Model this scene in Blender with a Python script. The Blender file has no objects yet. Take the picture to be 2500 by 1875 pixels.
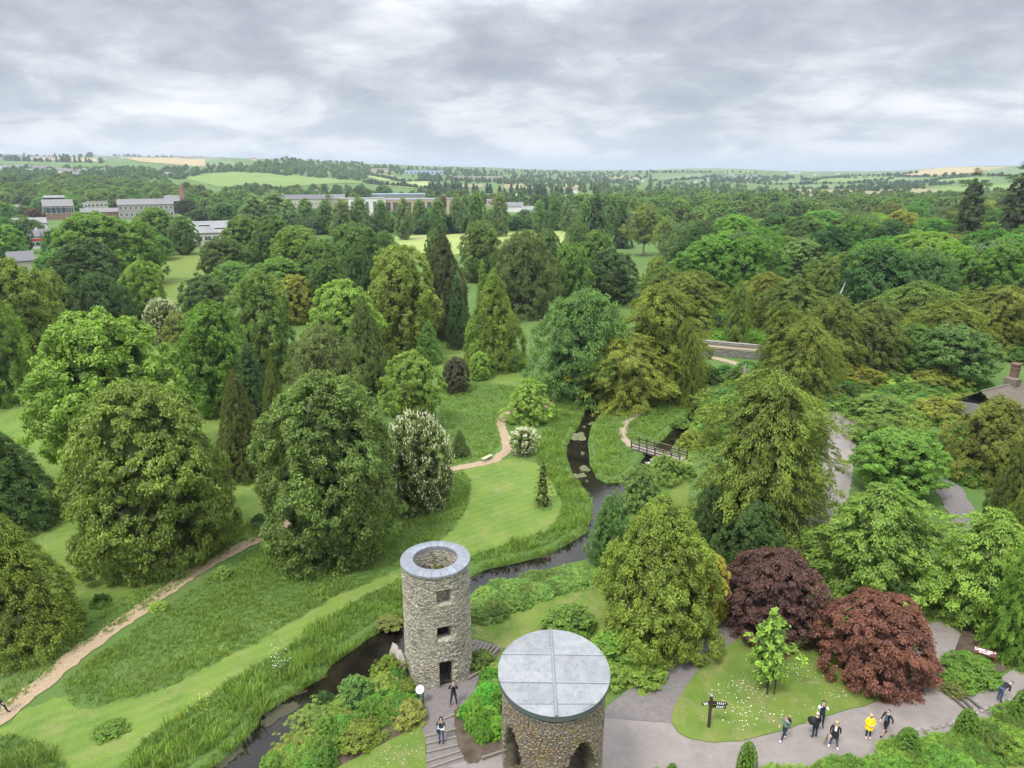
import bpy, bmesh, math, random
import numpy as np
from mathutils import Vector, Matrix, geometry
rnd = random.Random(7)
R_ = math.radians
SC = bpy.context.scene
COL = SC.collection

# ------------------------------------------------------------ camera
PITCH = R_(16.69); CAMZ = 31.0; F = 1733.0            # focal length in pixels of the 2500 px wide photograph
cam = bpy.data.cameras.new('camera'); camo = bpy.data.objects.new('camera', cam); COL.objects.link(camo)
cam.sensor_width = 36.0; cam.lens = 36.0 * F / 2500.0; cam.clip_start = 0.5; cam.clip_end = 40000
camo.location = (0, 0, CAMZ); camo.rotation_euler = (math.pi / 2 - PITCH, 0, 0)
SC.camera = camo

# ------------------------------------------------------------ sky, sun, exposure
SUN_EL, SUN_AZ = R_(58), R_(215)                        # high, behind the camera's left shoulder
world = bpy.data.worlds.new('World'); SC.world = world; world.use_nodes = True
wt = world.node_tree; wt.nodes.clear()
def N(t, typ, **kw):
    n = t.nodes.new(typ)
    for k, v in kw.items():
        if k == 'ins':
            for i, val in v.items(): n.inputs[i].default_value = val
        else: setattr(n, k, v)
    return n
def mth(t, op, a, b=None, c=None, clamp=False):
    n = t.nodes.new('ShaderNodeMath'); n.operation = op; n.use_clamp = clamp
    for i, v in enumerate((a, b, c)):
        if v is None: continue
        if isinstance(v, (int, float)): n.inputs[i].default_value = v
        else: t.links.new(v, n.inputs[i])
    return n.outputs[0]
def mixc(t, fac, a, b, blend='MIX'):
    n = t.nodes.new('ShaderNodeMix'); n.data_type = 'RGBA'; n.blend_type = blend
    for s, v in ((n.inputs[0], fac), (n.inputs[6], a), (n.inputs[7], b)):
        if isinstance(v, (int, float)): s.default_value = v
        elif isinstance(v, (tuple, list)): s.default_value = (*v[:3], 1)
        else: t.links.new(v, s)
    return n.outputs[2]
def ramp(t, fac, stops):
    n = t.nodes.new('ShaderNodeValToRGB'); e = n.color_ramp.elements
    while len(e) < len(stops): e.new(0.5)
    for i, (p, c) in enumerate(stops):
        e[i].position = p; e[i].color = (c, c, c, 1) if isinstance(c, (int, float)) else (*c[:3], 1)
    t.links.new(fac, n.inputs[0]); return n.outputs[0]
def noise(t, vec, scale, detail=4, rough=.55, dist=0, dims='3D'):
    n = t.nodes.new('ShaderNodeTexNoise'); n.noise_dimensions = dims
    n.inputs['Scale'].default_value = scale; n.inputs['Detail'].default_value = detail
    n.inputs['Roughness'].default_value = rough; n.inputs['Distortion'].default_value = dist
    if vec is not None: t.links.new(vec, n.inputs['Vector'])
    return n.outputs[0]
sky = N(wt, 'ShaderNodeTexSky'); sky.sky_type = 'NISHITA'; sky.sun_disc = False
sky.sun_elevation = SUN_EL; sky.sun_rotation = SUN_AZ; sky.altitude = 60; sky.dust_density = 2.0
tc = N(wt, 'ShaderNodeTexCoord'); sep = N(wt, 'ShaderNodeSeparateXYZ'); wt.links.new(tc.outputs['Generated'], sep.inputs[0])
X, Y, Z = sep.outputs
zc = mth(wt, 'MAXIMUM', Z, 0.0)
zz = mth(wt, 'ADD', zc, 0.26)                            # cloud deck seen in perspective
comb = N(wt, 'ShaderNodeCombineXYZ')
wt.links.new(mth(wt, 'DIVIDE', X, zz), comb.inputs[0]); wt.links.new(mth(wt, 'MULTIPLY', mth(wt, 'DIVIDE', Y, zz), 1.0), comb.inputs[1])
cv = comb.outputs[0]
big = noise(wt, cv, 0.85, 2, .5, .2)
mid = noise(wt, cv, 2.3, 10, .6, .35)
fine = noise(wt, cv, 7.5, 8, .6, .5)
m1 = mth(wt, 'ADD', mth(wt, 'MULTIPLY', big, .46), mth(wt, 'ADD', mth(wt, 'MULTIPLY', mid, .40), mth(wt, 'MULTIPLY', fine, .12)))
shade = ramp(wt, m1, [(.38, (.33, .36, .405)), (.44, (.415, .45, .50)), (.48, (.50, .535, .585)), (.52, (.64, .67, .705)), (.56, (.78, .80, .82)), (.62, (1.0, 1.0, .99))])
# brightening towards the zenith as under any overcast sky, paler and bluer haze at the horizon
cie = mth(wt, 'ADD', 1.0, mth(wt, 'MULTIPLY', mth(wt, 'MAXIMUM', mth(wt, 'SUBTRACT', zc, .18), 0.0), 4.6))
low = ramp(wt, zc, [(.0, 1.0), (.012, 1.0), (.045, .55), (.13, 0.0)])
lowc = mixc(wt, ramp(wt, mid, [(.44, 0.0), (.56, 1.0)]), (.50, .56, .64), (.80, .83, .845))
lowc = mixc(wt, ramp(wt, zc, [(.0, 1.0), (.010, 1.0), (.022, 0.0)]), lowc, (.49, .57, .66))
cl = mixc(wt, low, shade, lowc)
vm = N(wt, 'ShaderNodeVectorMath', operation='SCALE'); wt.links.new(cl, vm.inputs[0]); wt.links.new(cie, vm.inputs['Scale'])
SKYS = 0.1
vm2 = N(wt, 'ShaderNodeVectorMath', operation='SCALE'); wt.links.new(vm.outputs[0], vm2.inputs[0]); vm2.inputs['Scale'].default_value = 0.50 / SKYS
mixed = mixc(wt, 0.96, sky.outputs[0], vm2.outputs[0])    # thin breaks let a little of the blue sky through
bg = N(wt, 'ShaderNodeBackground'); bg.inputs[1].default_value = SKYS; wt.links.new(mixed, bg.inputs[0])
wo = N(wt, 'ShaderNodeOutputWorld'); wt.links.new(bg.outputs[0], wo.inputs[0])
sun = bpy.data.lights.new('sun', 'SUN'); sun.energy = 1.5; sun.angle = R_(10); sun.color = (1, .965, .9)
suno = bpy.data.objects.new('sun', sun); COL.objects.link(suno)
_sd = Vector((math.sin(SUN_AZ) * math.cos(SUN_EL), math.cos(SUN_AZ) * math.cos(SUN_EL), math.sin(SUN_EL)))
suno.rotation_euler = _sd.to_track_quat('Z', 'Y').to_euler(); suno.location = (0, 0, 60)
SC.view_settings.view_transform = 'Standard'; SC.view_settings.look = 'None'
SC.view_settings.exposure = 1.22; SC.view_settings.gamma = 1.0; SC.view_settings.use_curve_mapping = False
cy = SC.cycles; cy.max_bounces = 5; cy.diffuse_bounces = 3; cy.glossy_bounces = 2; cy.transmission_bounces = 3
cy.transparent_max_bounces = 4; cy.volume_bounces = 0; cy.use_adaptive_sampling = True; cy.adaptive_threshold = .02

# ------------------------------------------------------------ ground shape and pixel -> place
cp, sp = math.cos(PITCH), math.sin(PITCH)
def z_at(D, py):                                        # height of the line of sight through row py at distance D
    k = (937.5 - py) / F
    return CAMZ + D * (k * cp - sp) / (cp + k * sp)
def x_at(D, z, px):
    return (px - 1250) / F * (D * cp - (z - CAMZ) * sp)
_cols = [-300, 0, 300, 600, 740, 850, 950, 1100, 1400, 1700, 2000, 2300, 2800]
_tab = {750: [470, 470, 475, 490, 492, 493, 495, 495, 495, 495, 495, 495, 490],
        1000: [435, 437, 443, 462, 466, 470, 471, 472, 475.5, 475.5, 475.5, 474, 470],
        1300: [413, 415, 420, 434, 440, 448, 452, 455, 462, 463, 462, 452, 445],
        1700: [398, 400, 402, 410, 398, 420, 430, 438, 452, 452, 448, 425, 420],
        2200: [386, 388, 390, 392, 388, 402, 410, 420, 438, 435, 433, 412, 408],
        2900: [377, 378, 380, 385, 389, 394, 401, 410, 421, 411, 424, 405, 402],
        4200: [384, 384, 384, 388, 391, 396, 401, 406, 416, 415, 419, 412, 410],
        9000: [405, 405, 405, 405, 405, 406, 408, 411, 417.5, 417.5, 418, 417, 416],
        14000: [412, 412, 412, 412, 412, 412, 412, 413, 417.9, 417.9, 418, 417.9, 417]}
_D = [0, 560] + sorted(_tab)
_Zt = np.array([[0.0] * len(_cols), [0.0] * len(_cols)] + [[z_at(d, p) for p in _tab[d]] for d in sorted(_tab)])
_cx = (np.array(_cols) - 1250) / F / cp
def Hn(x, y):
    x = np.asarray(x, float); y = np.asarray(y, float)
    t = np.where(y > 50, x / np.maximum(y, 50), 0)
    di = np.clip(np.searchsorted(_D, y) - 1, 0, len(_D) - 2); Da = np.array(_D, float)
    f = np.clip((y - Da[di]) / (Da[di + 1] - Da[di]), 0, 1); f = f * f * (3 - 2 * f) * .5 + f * .5
    ci = np.clip(np.searchsorted(_cx, t) - 1, 0, len(_cx) - 2)
    g = np.clip((t - _cx[ci]) / (_cx[ci + 1] - _cx[ci]), 0, 1); g = g * g * (3 - 2 * g)
    a = _Zt[di, ci] * (1 - g) + _Zt[di, ci + 1] * g; b = _Zt[di + 1, ci] * (1 - g) + _Zt[di + 1, ci + 1] * g
    return a * (1 - f) + b * f
def H(x, y): return float(Hn(x, y))
_march = np.geomspace(8, 13500, 500)
def hit(px, py, off=0.0):
    """the place where the line of sight through pixel (px, py) of the photograph comes down to `off` above the ground"""
    k = (937.5 - py) / F
    zs = CAMZ + _march * (k * cp - sp) / (cp + k * sp)
    xs = (px - 1250) / F * (_march * cp - (zs - CAMZ) * sp)
    d = zs - (Hn(xs, _march) + off)
    i = np.argmax(d < 0)
    if d[i] >= 0: i = len(_march) - 1
    if i == 0: D = _march[0]
    else: D = _march[i - 1] + (_march[i] - _march[i - 1]) * d[i - 1] / (d[i - 1] - d[i])
    z = CAMZ + D * (k * cp - sp) / (cp + k * sp)
    return Vector((x_at(D, z, px), D, z - off))
Q = 1.1302                                              # 2212 px overview -> 2500 px photograph
def hd(x, y, off=0.0): return hit(x * Q, y * Q, off)
def flat(px, py, z=0.0):
    k = (937.5 - py) / F; D = (z - CAMZ) * (cp + k * sp) / (k * cp - sp)
    return Vector((x_at(D, z, px), D, z))
def crop(pts, s, ox, oy): return [(ox + x / s, oy + y / s) for x, y in pts]
def disp(pts): return [(x * Q, y * Q) for x, y in pts]

# ------------------------------------------------------------ objects
def tag(o, label=None, cat=None, group=None, kind=None):
    if label: o['label'] = label
    if cat: o['category'] = cat
    if group: o['group'] = group
    if kind: o['kind'] = kind
    return o
def empty(name, loc=(0, 0, 0), rz=0.0, label=None, cat=None, group=None):
    o = bpy.data.objects.new(name, None); COL.objects.link(o); o.location = loc; o.rotation_euler = (0, 0, rz)
    o.empty_display_size = .2
    return tag(o, label, cat, group)
def link(name, me, parent=None, mat=None, loc=None, rot=None, scl=None):
    o = bpy.data.objects.new(name, me); COL.objects.link(o)
    if mat is not None and len(me.materials) == 0: me.materials.append(mat)
    if parent is not None: o.parent = parent
    if loc is not None: o.location = loc
    if rot is not None: o.rotation_euler = rot
    if scl is not None: o.scale = scl
    return o
def npmesh(name, V, Fc, mat=None, attr=None, smooth=False):
    """V (n,3), Fc (m,k) with one k"""
    V = np.asarray(V, np.float32); Fc = np.asarray(Fc, np.int32)
    me = bpy.data.meshes.new(name); me.vertices.add(len(V)); me.vertices.foreach_set('co', V.ravel())
    m, k = Fc.shape
    me.loops.add(m * k); me.loops.foreach_set('vertex_index', Fc.ravel())
    me.polygons.add(m); me.polygons.foreach_set('loop_start', np.arange(0, m * k, k, dtype=np.int32))
    try: me.polygons.foreach_set('loop_total', np.full(m, k, dtype=np.int32))
    except Exception: pass
    if smooth: me.polygons.foreach_set('use_smooth', np.ones(m, bool))
    if attr:
        for an, av in attr.items():
            a = me.attributes.new(an, 'FLOAT', 'POINT'); a.data.foreach_set('value', np.asarray(av, np.float32))
    if mat: me.materials.append(mat)
    me.update(calc_edges=True)
    return me
class MB:
    def __init__(s): s.v = []; s.f = []
    def box(s, c, d, rz=0.0, M=None, taper=1.0):
        n = len(s.v); cz, sz = math.cos(rz), math.sin(rz)
        for z in (-.5, .5):
            tt = taper if z > 0 else 1
            for x, y in ((-.5, -.5), (.5, -.5), (.5, .5), (-.5, .5)):
                X, Y = x * d[0] * tt, y * d[1] * tt
                p = Vector((c[0] + X * cz - Y * sz, c[1] + X * sz + Y * cz, c[2] + z * d[2]))
                s.v.append(M @ p if M else p)
        s.f += [(n, n + 3, n + 2, n + 1), (n + 4, n + 5, n + 6, n + 7)] + [(n + i, n + (i + 1) % 4, n + 4 + (i + 1) % 4, n + 4 + i) for i in range(4)]
        return s
    def bar(s, a, b, w, h=None, k=4):
        a = Vector(a); b = Vector(b); h = h or w; d = (b - a).normalized()
        u = d.cross(Vector((0, 0, 1)));
        if u.length < 1e-3: u = Vector((1, 0, 0))
        u.normalize(); v = u.cross(d); n = len(s.v)
        for p in (a, b):
            for i in range(k):
                an = 2 * math.pi * (i + .5) / k
                s.v.append(p + u * (math.cos(an) * w * .5 * (1.414 if k == 4 else 1)) + v * (math.sin(an) * h * .5 * (1.414 if k == 4 else 1)))
        s.f += [(n + i, n + (i + 1) % k, n + k + (i + 1) % k, n + k + i) for i in range(k)]
        s.f += [tuple(n + k - 1 - i for i in range(k)), tuple(n + k + i for i in range(k))]
        return s
    def tube(s, pts, rad, k=7, cap=True):
        n = len(s.v); pts = [Vector(p) for p in pts]
        for i, p in enumerate(pts):
            d = (pts[min(i + 1, len(pts) - 1)] - pts[max(i - 1, 0)]).normalized()
            u = d.cross(Vector((.13, .97, .2))).normalized(); v = u.cross(d)
            for j in range(k):
                a = 2 * math.pi * j / k; s.v.append(p + (u * math.cos(a) + v * math.sin(a)) * rad[i])
        for i in range(len(pts) - 1):
            for j in range(k): s.f.append((n + i * k + j, n + i * k + (j + 1) % k, n + (i + 1) * k + (j + 1) % k, n + (i + 1) * k + j))
        if cap:
            s.f.append(tuple(n + k - 1 - j for j in range(k))); e = n + (len(pts) - 1) * k; s.f.append(tuple(e + j for j in range(k)))
        return s
    def lathe(s, prof, k=24, c=(0, 0, 0)):
        n = len(s.v)
        for r, z in prof:
            for j in range(k):
                a = 2 * math.pi * j / k; s.v.append(Vector((c[0] + r * math.cos(a), c[1] + r * math.sin(a), c[2] + z)))
        for i in range(len(prof) - 1):
            for j in range(k): s.f.append((n + i * k + j, n + i * k + (j + 1) % k, n + (i + 1) * k + (j + 1) % k, n + (i + 1) * k + j))
        s.f.append(tuple(n + k - 1 - j for j in range(k))); e = n + (len(prof) - 1) * k; s.f.append(tuple(e + j for j in range(k)))
        return s
    def poly(s, pts): n = len(s.v); s.v += [Vector(p) for p in pts]; s.f.append(tuple(range(n, n + len(pts)))); return s
    def prism(s, pts, dz):
        """closed outline pts (3D, anticlockwise) pushed along dz"""
        n = len(s.v); m = len(pts); dz = Vector(dz)
        s.v += [Vector(p) for p in pts] + [Vector(p) + dz for p in pts]
        s.f += [tuple(n + m - 1 - i for i in range(m)), tuple(n + m + i for i in range(m))] + [(n + i, n + (i + 1) % m, n + m + (i + 1) % m, n + m + i) for i in range(m)]
        return s
    def mesh(s, name, mat=None, smooth=False):
        me = bpy.data.meshes.new(name); me.from_pydata([tuple(v) for v in s.v], [], s.f)
        if mat: me.materials.append(mat)
        if smooth: me.polygons.foreach_set('use_smooth', [True] * len(me.polygons))
        me.update(); return me
    def build(s, name, mat, parent=None, smooth=False, loc=None, rot=None): return link(name, s.mesh(name, mat, smooth), parent, None, loc, rot)

# ------------------------------------------------------------ materials
def mat(name, col, rough=.8, var=.0, vscale=4.0, bump=0.0, bscale=20.0, metal=0.0, col2=None, spec=.3, coords='Object', cscale=None, randobj=0.0, detail=5):
    m = bpy.data.materials.new(name); m.use_nodes = True; t = m.node_tree; b = t.nodes['Principled BSDF']
    b.inputs['Roughness'].default_value = rough; b.inputs['Metallic'].default_value = metal
    b.inputs['Specular IOR Level'].default_value = spec
    tcn = N(t, 'ShaderNodeTexCoord'); v = tcn.outputs[coords]
    c = None
    if col2 is not None:
        n1 = noise(t, v, vscale, detail, .6); c = mixc(t, ramp(t, n1, [(.38, 0.0), (.62, 1.0)]), col, col2)
    if var:
        n2 = noise(t, v, vscale * 3.1, detail, .65)
        f = mth(t, 'ADD', 1 - var, mth(t, 'MULTIPLY', n2, 2 * var))
        vv = N(t, 'ShaderNodeVectorMath', operation='SCALE')
        if c is None: vv.inputs[0].default_value = col
        else: t.links.new(c, vv.inputs[0])
        t.links.new(f, vv.inputs['Scale']); c = vv.outputs[0]
    if randobj:
        oi = N(t, 'ShaderNodeObjectInfo'); f = mth(t, 'ADD', 1 - randobj, mth(t, 'MULTIPLY', oi.outputs['Random'], 2 * randobj))
        vv = N(t, 'ShaderNodeVectorMath', operation='SCALE')
        if c is None: vv.inputs[0].default_value = col
        else: t.links.new(c, vv.inputs[0])
        t.links.new(f, vv.inputs['Scale']); c = vv.outputs[0]
    if c is None: b.inputs['Base Color'].default_value = (*col, 1)
    else: t.links.new(c, b.inputs['Base Color'])
    if bump:
        bn = N(t, 'ShaderNodeBump'); bn.inputs['Strength'].default_value = min(1, bump); bn.inputs['Distance'].default_value = .05 * max(1, bump)
        t.links.new(noise(t, v, bscale, 5, .6), bn.inputs['Height']); t.links.new(bn.outputs[0], b.inputs['Normal'])
    return m
def leafmat(name, trans=.36, shift=(3.1, 3.1, 1.75), gloss=.38):
    """foliage: colour of the plant from the object, tint for older and younger leaves, innermost ones painted darker as shade"""
    m = bpy.data.materials.new(name); m.use_nodes = True; t = m.node_tree; b = t.nodes['Principled BSDF']
    oi = N(t, 'ShaderNodeObjectInfo'); at = N(t, 'ShaderNodeAttribute'); at.attribute_name = 'tint'
    ti = at.outputs['Fac']
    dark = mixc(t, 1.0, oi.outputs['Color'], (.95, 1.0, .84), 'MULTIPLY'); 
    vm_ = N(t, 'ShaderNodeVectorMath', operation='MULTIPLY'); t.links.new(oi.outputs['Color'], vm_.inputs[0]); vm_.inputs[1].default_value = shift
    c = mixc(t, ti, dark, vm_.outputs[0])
    tcn = N(t, 'ShaderNodeTexCoord'); n = noise(t, tcn.outputs['Object'], .5, 4, .65)
    f = mth(t, 'ADD', .60, mth(t, 'MULTIPLY', n, .80))
    v2 = N(t, 'ShaderNodeVectorMath', operation='SCALE'); t.links.new(c, v2.inputs[0]); t.links.new(f, v2.inputs['Scale']); c = v2.outputs[0]
    t.links.new(c, b.inputs['Base Color']); b.inputs['Roughness'].default_value = gloss + .1; b.inputs['Specular IOR Level'].default_value = .3
    tr = N(t, 'ShaderNodeBsdfTranslucent'); v3 = N(t, 'ShaderNodeVectorMath', operation='MULTIPLY'); t.links.new(c, v3.inputs[0]); v3.inputs[1].default_value = (1.3, 1.35, .6)
    t.links.new(v3.outputs[0], tr.inputs[0])
    mx = N(t, 'ShaderNodeMixShader'); mx.inputs[0].default_value = trans; t.links.new(b.outputs[0], mx.inputs[1]); t.links.new(tr.outputs[0], mx.inputs[2])
    t.links.new(mx.outputs[0], t.nodes['Material Output'].inputs[0]); return m
def stonemat(name, base, cols, moss=None, lich=None):
    """rubble: each stone its own tone (tint), plus weathering and lichen"""
    m = bpy.data.materials.new(name); m.use_nodes = True; t = m.node_tree; b = t.nodes['Principled BSDF']; b.inputs['Roughness'].default_value = .9
    b.inputs['Specular IOR Level'].default_value = .2
    at = N(t, 'ShaderNodeAttribute'); at.attribute_name = 'tint'; oi = N(t, 'ShaderNodeObjectInfo')
    f = mth(t, 'FRACT', mth(t, 'ADD', at.outputs['Fac'], mth(t, 'MULTIPLY', oi.outputs['Random'], 3.7)))
    c = ramp(t, f, [(i / (len(cols) - 1) if len(cols) > 1 else 0, c_) for i, c_ in enumerate(cols)])
    g = N(t, 'ShaderNodeNewGeometry'); p = g.outputs['Position']
    if lich:
        c = mixc(t, mth(t, 'MULTIPLY', ramp(t, noise(t, p, 2.3, 5, .7), [(.5, 0.0), (.62, 1.0)]), .75), c, lich)
    if moss:
        c = mixc(t, mth(t, 'MULTIPLY', ramp(t, noise(t, p, 1.1, 4, .7), [(.55, 0.0), (.66, 1.0)]), .6), c, moss)
    n2 = noise(t, p, 14, 5, .7); f2 = mth(t, 'ADD', .7, mth(t, 'MULTIPLY', n2, .6))
    vv = N(t, 'ShaderNodeVectorMath', operation='SCALE'); t.links.new(c, vv.inputs[0]); t.links.new(f2, vv.inputs['Scale'])
    t.links.new(vv.outputs[0], b.inputs['Base Color'])
    bn = N(t, 'ShaderNodeBump'); bn.inputs['Strength'].default_value = .6; bn.inputs['Distance'].default_value = .04
    t.links.new(noise(t, p, 22, 4, .6), bn.inputs['Height']); t.links.new(bn.outputs[0], b.inputs['Normal'])
    return m
M = {}
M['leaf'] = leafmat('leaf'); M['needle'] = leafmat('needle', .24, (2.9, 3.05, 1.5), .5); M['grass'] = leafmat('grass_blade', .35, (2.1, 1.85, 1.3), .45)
M['petal'] = mat('white_petal', (.42, .42, .26), .7, randobj=.05)
M['bark'] = mat('bark', (.10, .075, .055), .9, .3, 2, .8, 9)
M['palebark'] = mat('pale_bark', (.38, .33, .27), .85, .3, 1.2, .5, 6)

# ------------------------------------------------------------ the lie of the land
def grassmat(name, a, b2, dry, s=.35, dryamt=.5, fine_=9.0, stripe=None):
    m = bpy.data.materials.new(name); m.use_nodes = True; t = m.node_tree; b = t.nodes['Principled BSDF']; b.inputs['Roughness'].default_value = .9
    b.inputs['Specular IOR Level'].default_value = .15
    g = N(t, 'ShaderNodeNewGeometry'); p = g.outputs['Position']
    c = mixc(t, ramp(t, noise(t, p, s, 5, .6), [(.38, 0.0), (.62, 1.0)]), a, b2)
    c = mixc(t, mth(t, 'MULTIPLY', ramp(t, noise(t, p, s * 1.7, 6, .68, .4), [(.5, 0.0), (.66, 1.0)]), dryamt), c, dry)
    if stripe:
        mp = N(t, 'ShaderNodeMapping'); mp.inputs['Rotation'].default_value = (0, 0, stripe[0]); t.links.new(p, mp.inputs[0])
        w = N(t, 'ShaderNodeTexWave'); w.inputs['Scale'].default_value = stripe[1]; w.inputs['Distortion'].default_value = 2.5; w.inputs['Detail'].default_value = 2
        w.inputs['Detail Scale'].default_value = .4
        t.links.new(mp.outputs[0], w.inputs[0]); c = mixc(t, mth(t, 'MULTIPLY', w.outputs[1], .16), c, tuple(min(1, q * 1.5) for q in b2))
    f2 = mth(t, 'ADD', .52, mth(t, 'MULTIPLY', noise(t, p, fine_, 6, .8), .96))
    vv = N(t, 'ShaderNodeVectorMath', operation='SCALE'); t.links.new(c, vv.inputs[0]); t.links.new(f2, vv.inputs['Scale'])
    t.links.new(vv.outputs[0], b.inputs['Base Color'])
    bn = N(t, 'ShaderNodeBump'); bn.inputs['Strength'].default_value = .7; bn.inputs['Distance'].default_value = .08
    t.links.new(noise(t, p, fine_, 5, .7), bn.inputs['Height']); t.links.new(bn.outputs[0], b.inputs['Normal'])
    return m
M['ground'] = grassmat('rough_ground', (.072, .128, .030), (.092, .155, .036), (.12, .125, .05), .10, .4, 7.0)
M['lawn'] = grassmat('mown_lawn', (.090, .152, .028), (.128, .184, .036), (.20, .195, .08), .28, .55, 8, (R_(55), .35))
M['lawn2'] = grassmat('garden_lawn', (.095, .150, .026), (.135, .180, .036), (.21, .185, .085), .45, .6, 9)
M['field'] = grassmat('pasture', (.12, .19, .045), (.155, .22, .055), (.17, .21, .07), .012, .3, .12)
M['hay'] = grassmat('hayfield', (.21, .27, .075), (.26, .30, .10), (.30, .29, .13), .02, .5, .2)
M['stubble'] = grassmat('stubble', (.34, .27, .13), (.30, .23, .13), (.26, .21, .12), .01, .5, .1)
M['crop'] = grassmat('ripe_crop', (.24, .22, .10), (.22, .18, .10), (.19, .17, .09), .01, .5, .1)
M['fgreen'] = grassmat('far_pasture', (.10, .16, .06), (.13, .185, .07), (.15, .19, .07), .006, .4, .05)
M['soil'] = mat('soil', (.055, .038, .028), .95, .35, 1.5, .9, 9, col2=(.10, .075, .055), coords='Object')
M['gravel'] = mat('gravel', (.165, .145, .14), .95, .25, 3.0, .5, 30, col2=(.14, .124, .12))
M['paving'] = mat('asphalt_path', (.222, .194, .178), .9, .16, .9, .3, 40, col2=(.19, .165, .152))
M['chips'] = mat('woodchip', (.31, .225, .14), .95, .5, 2.2, .9, 12, col2=(.30, .23, .15))
M['dust'] = mat('dirt_track', (.28, .235, .16), .95, .3, 2.2, .6, 12, col2=(.28, .22, .15))
M['mud'] = mat('mud', (.055, .045, .032), .7, .35, 2, .8, 9, col2=(.085, .07, .045))
M['rockm'] = mat('river_rock', (.12, .105, .07), .9, .35, 2.5, .9, 7, col2=(.12, .15, .045))
M['boulder'] = mat('boulder', (.30, .26, .235), .9, .3, 2.5, .9, 7, col2=(.19, .165, .15))
M['slab'] = mat('pale_slab', (.32, .33, .32), .8, .2, 2.5, .4, 7)
def watermat():
    m = bpy.data.materials.new('river_water'); m.use_nodes = True; t = m.node_tree; b = t.nodes['Principled BSDF']
    g = N(t, 'ShaderNodeNewGeometry'); p = g.outputs['Position']
    c = mixc(t, ramp(t, noise(t, p, .5, 4, .6), [(.4, 0.0), (.65, 1.0)]), (.006, .005, .004), (.018, .014, .009))
    t.links.new(c, b.inputs['Base Color']); b.inputs['Roughness'].default_value = .06; b.inputs['IOR'].default_value = 1.33
    b.inputs['Specular IOR Level'].default_value = .9
    bn = N(t, 'ShaderNodeBump'); bn.inputs['Strength'].default_value = .22; bn.inputs['Distance'].default_value = .03
    t.links.new(noise(t, p, 3.0, 4, .6, .6), bn.inputs['Height']); t.links.new(bn.outputs[0], b.inputs['Normal']); return m
M['water'] = watermat()

# river outline, traced on the photograph at the water's edge (main river, then the mill stream)
WZ = -.42
c4, c6, c8 = (2.6543, 900, 1250), (3.017, 1200, 800), (2.212, 0, 1200)
LB = crop([(1000, 1600), (1100, 1500), (1150, 1470), (1260, 1380), (1350, 1290), (1380, 1210), (1480, 1150), (1570, 1090), (1740, 990), (1780, 920), (1850, 880), (1960, 800), (2100, 710), (2180, 670)], *c8) \
   + crop([(460, 500), (680, 400), (750, 360), (900, 330), (1150, 270), (1280, 200), (1430, 110)], *c4) \
   + crop([(700, 1470), (730, 1400), (745, 1300), (700, 1200), (600, 1090), (550, 950), (545, 870), (630, 730), (690, 600), (730, 500), (790, 420), (830, 350)], *c6)
RB = crop([(1500, 1600), (1440, 1490), (1500, 1420), (1560, 1350), (1620, 1290), (1700, 1200), (1760, 1140), (1900, 1050), (2090, 950), (2140, 900), (2290, 820)], *c8) \
   + crop([(690, 500), (800, 460), (950, 430), (1100, 390), (1250, 345), (1400, 310), (1500, 262)], *c4) \
   + [(1500, 1325), (1520, 1280), (1545, 1230), (1580, 1180)] + crop([(1200, 1045), (1260, 960), (1320, 890), (1400, 800), (1470, 712), (1560, 632), (1620, 570)], *c6)
MS = crop([(1540, 520), (1490, 575), (1400, 675), (1315, 755), (1222, 845), (1150, 920), (1095, 970), (1050, 1060), (950, 1130), (850, 1135), (780, 1100), (730, 1000), (715, 830), (740, 720), (800, 640), (840, 500), (900, 420), (930, 350)], *c6)
RIV = [flat(x, y, -.28) for x, y in LB] + [flat(x, y, -.28) for x, y in reversed(MS)] + [flat(x, y, -.28) for x, y in reversed(RB)]
RIVN = np.array([(p.x, p.y) for p in RIV])
def inside(P, poly):
    x, y = P[:, 0], P[:, 1]; c = np.zeros(len(P), bool); n = len(poly)
    for i in range(n):
        x1, y1 = poly[i]; x2, y2 = poly[(i + 1) % n]
        if y1 == y2: continue
        m = ((y1 > y) != (y2 > y)) & (x < (x2 - x1) * (y - y1) / (y2 - y1) + x1)
        c ^= m
    return c
def edgedist(P, poly, closed=True):
    d = np.full(len(P), 1e9); n = len(poly)
    for i in range(n if closed else n - 1):
        a = np.array(poly[i]); b = np.array(poly[(i + 1) % n]); ab = b - a; L = (ab ** 2).sum() + 1e-9
        t = np.clip(((P - a) @ ab) / L, 0, 1); d = np.minimum(d, np.hypot(*(P - (a + t[:, None] * ab)).T))
    return d
def axis(lo, a, b, hi, step, g):
    v = list(np.arange(a, b, step)); s = step; x = b
    while x < hi: v.append(x); s *= g; x += s
    v.append(hi); s = step; x = a - step; pre = []
    while x > lo: pre.append(x); s *= g; x -= s
    pre.append(lo); return np.array(pre[::-1] + v)
gx = axis(-9500, -52, 62, 9500, .62, 1.11); gy = axis(-400, 12, 122, 13800, .62, 1.075)
GX, GY = np.meshgrid(gx, gy); P = np.stack([GX.ravel(), GY.ravel()], 1)
GZ = Hn(P[:, 0], P[:, 1])
nearm = (P[:, 0] > RIVN[:, 0].min() - 4) & (P[:, 0] < RIVN[:, 0].max() + 4) & (P[:, 1] > RIVN[:, 1].min() - 4) & (P[:, 1] < RIVN[:, 1].max() + 4)
idx = np.where(nearm)[0]; dd = edgedist(P[idx], RIVN); ins = inside(P[idx], RIVN)
sd = np.where(ins, dd, -dd); GZ[idx] += np.where(sd > -1.0, -.30 - np.clip(sd, -1.0, 1.2) * 1.2, 0) * np.clip((sd + 1.0) / .5, 0, 1)
GZ[idx] = np.minimum(GZ[idx], 0)
nx, ny = len(gx), len(gy)
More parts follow.
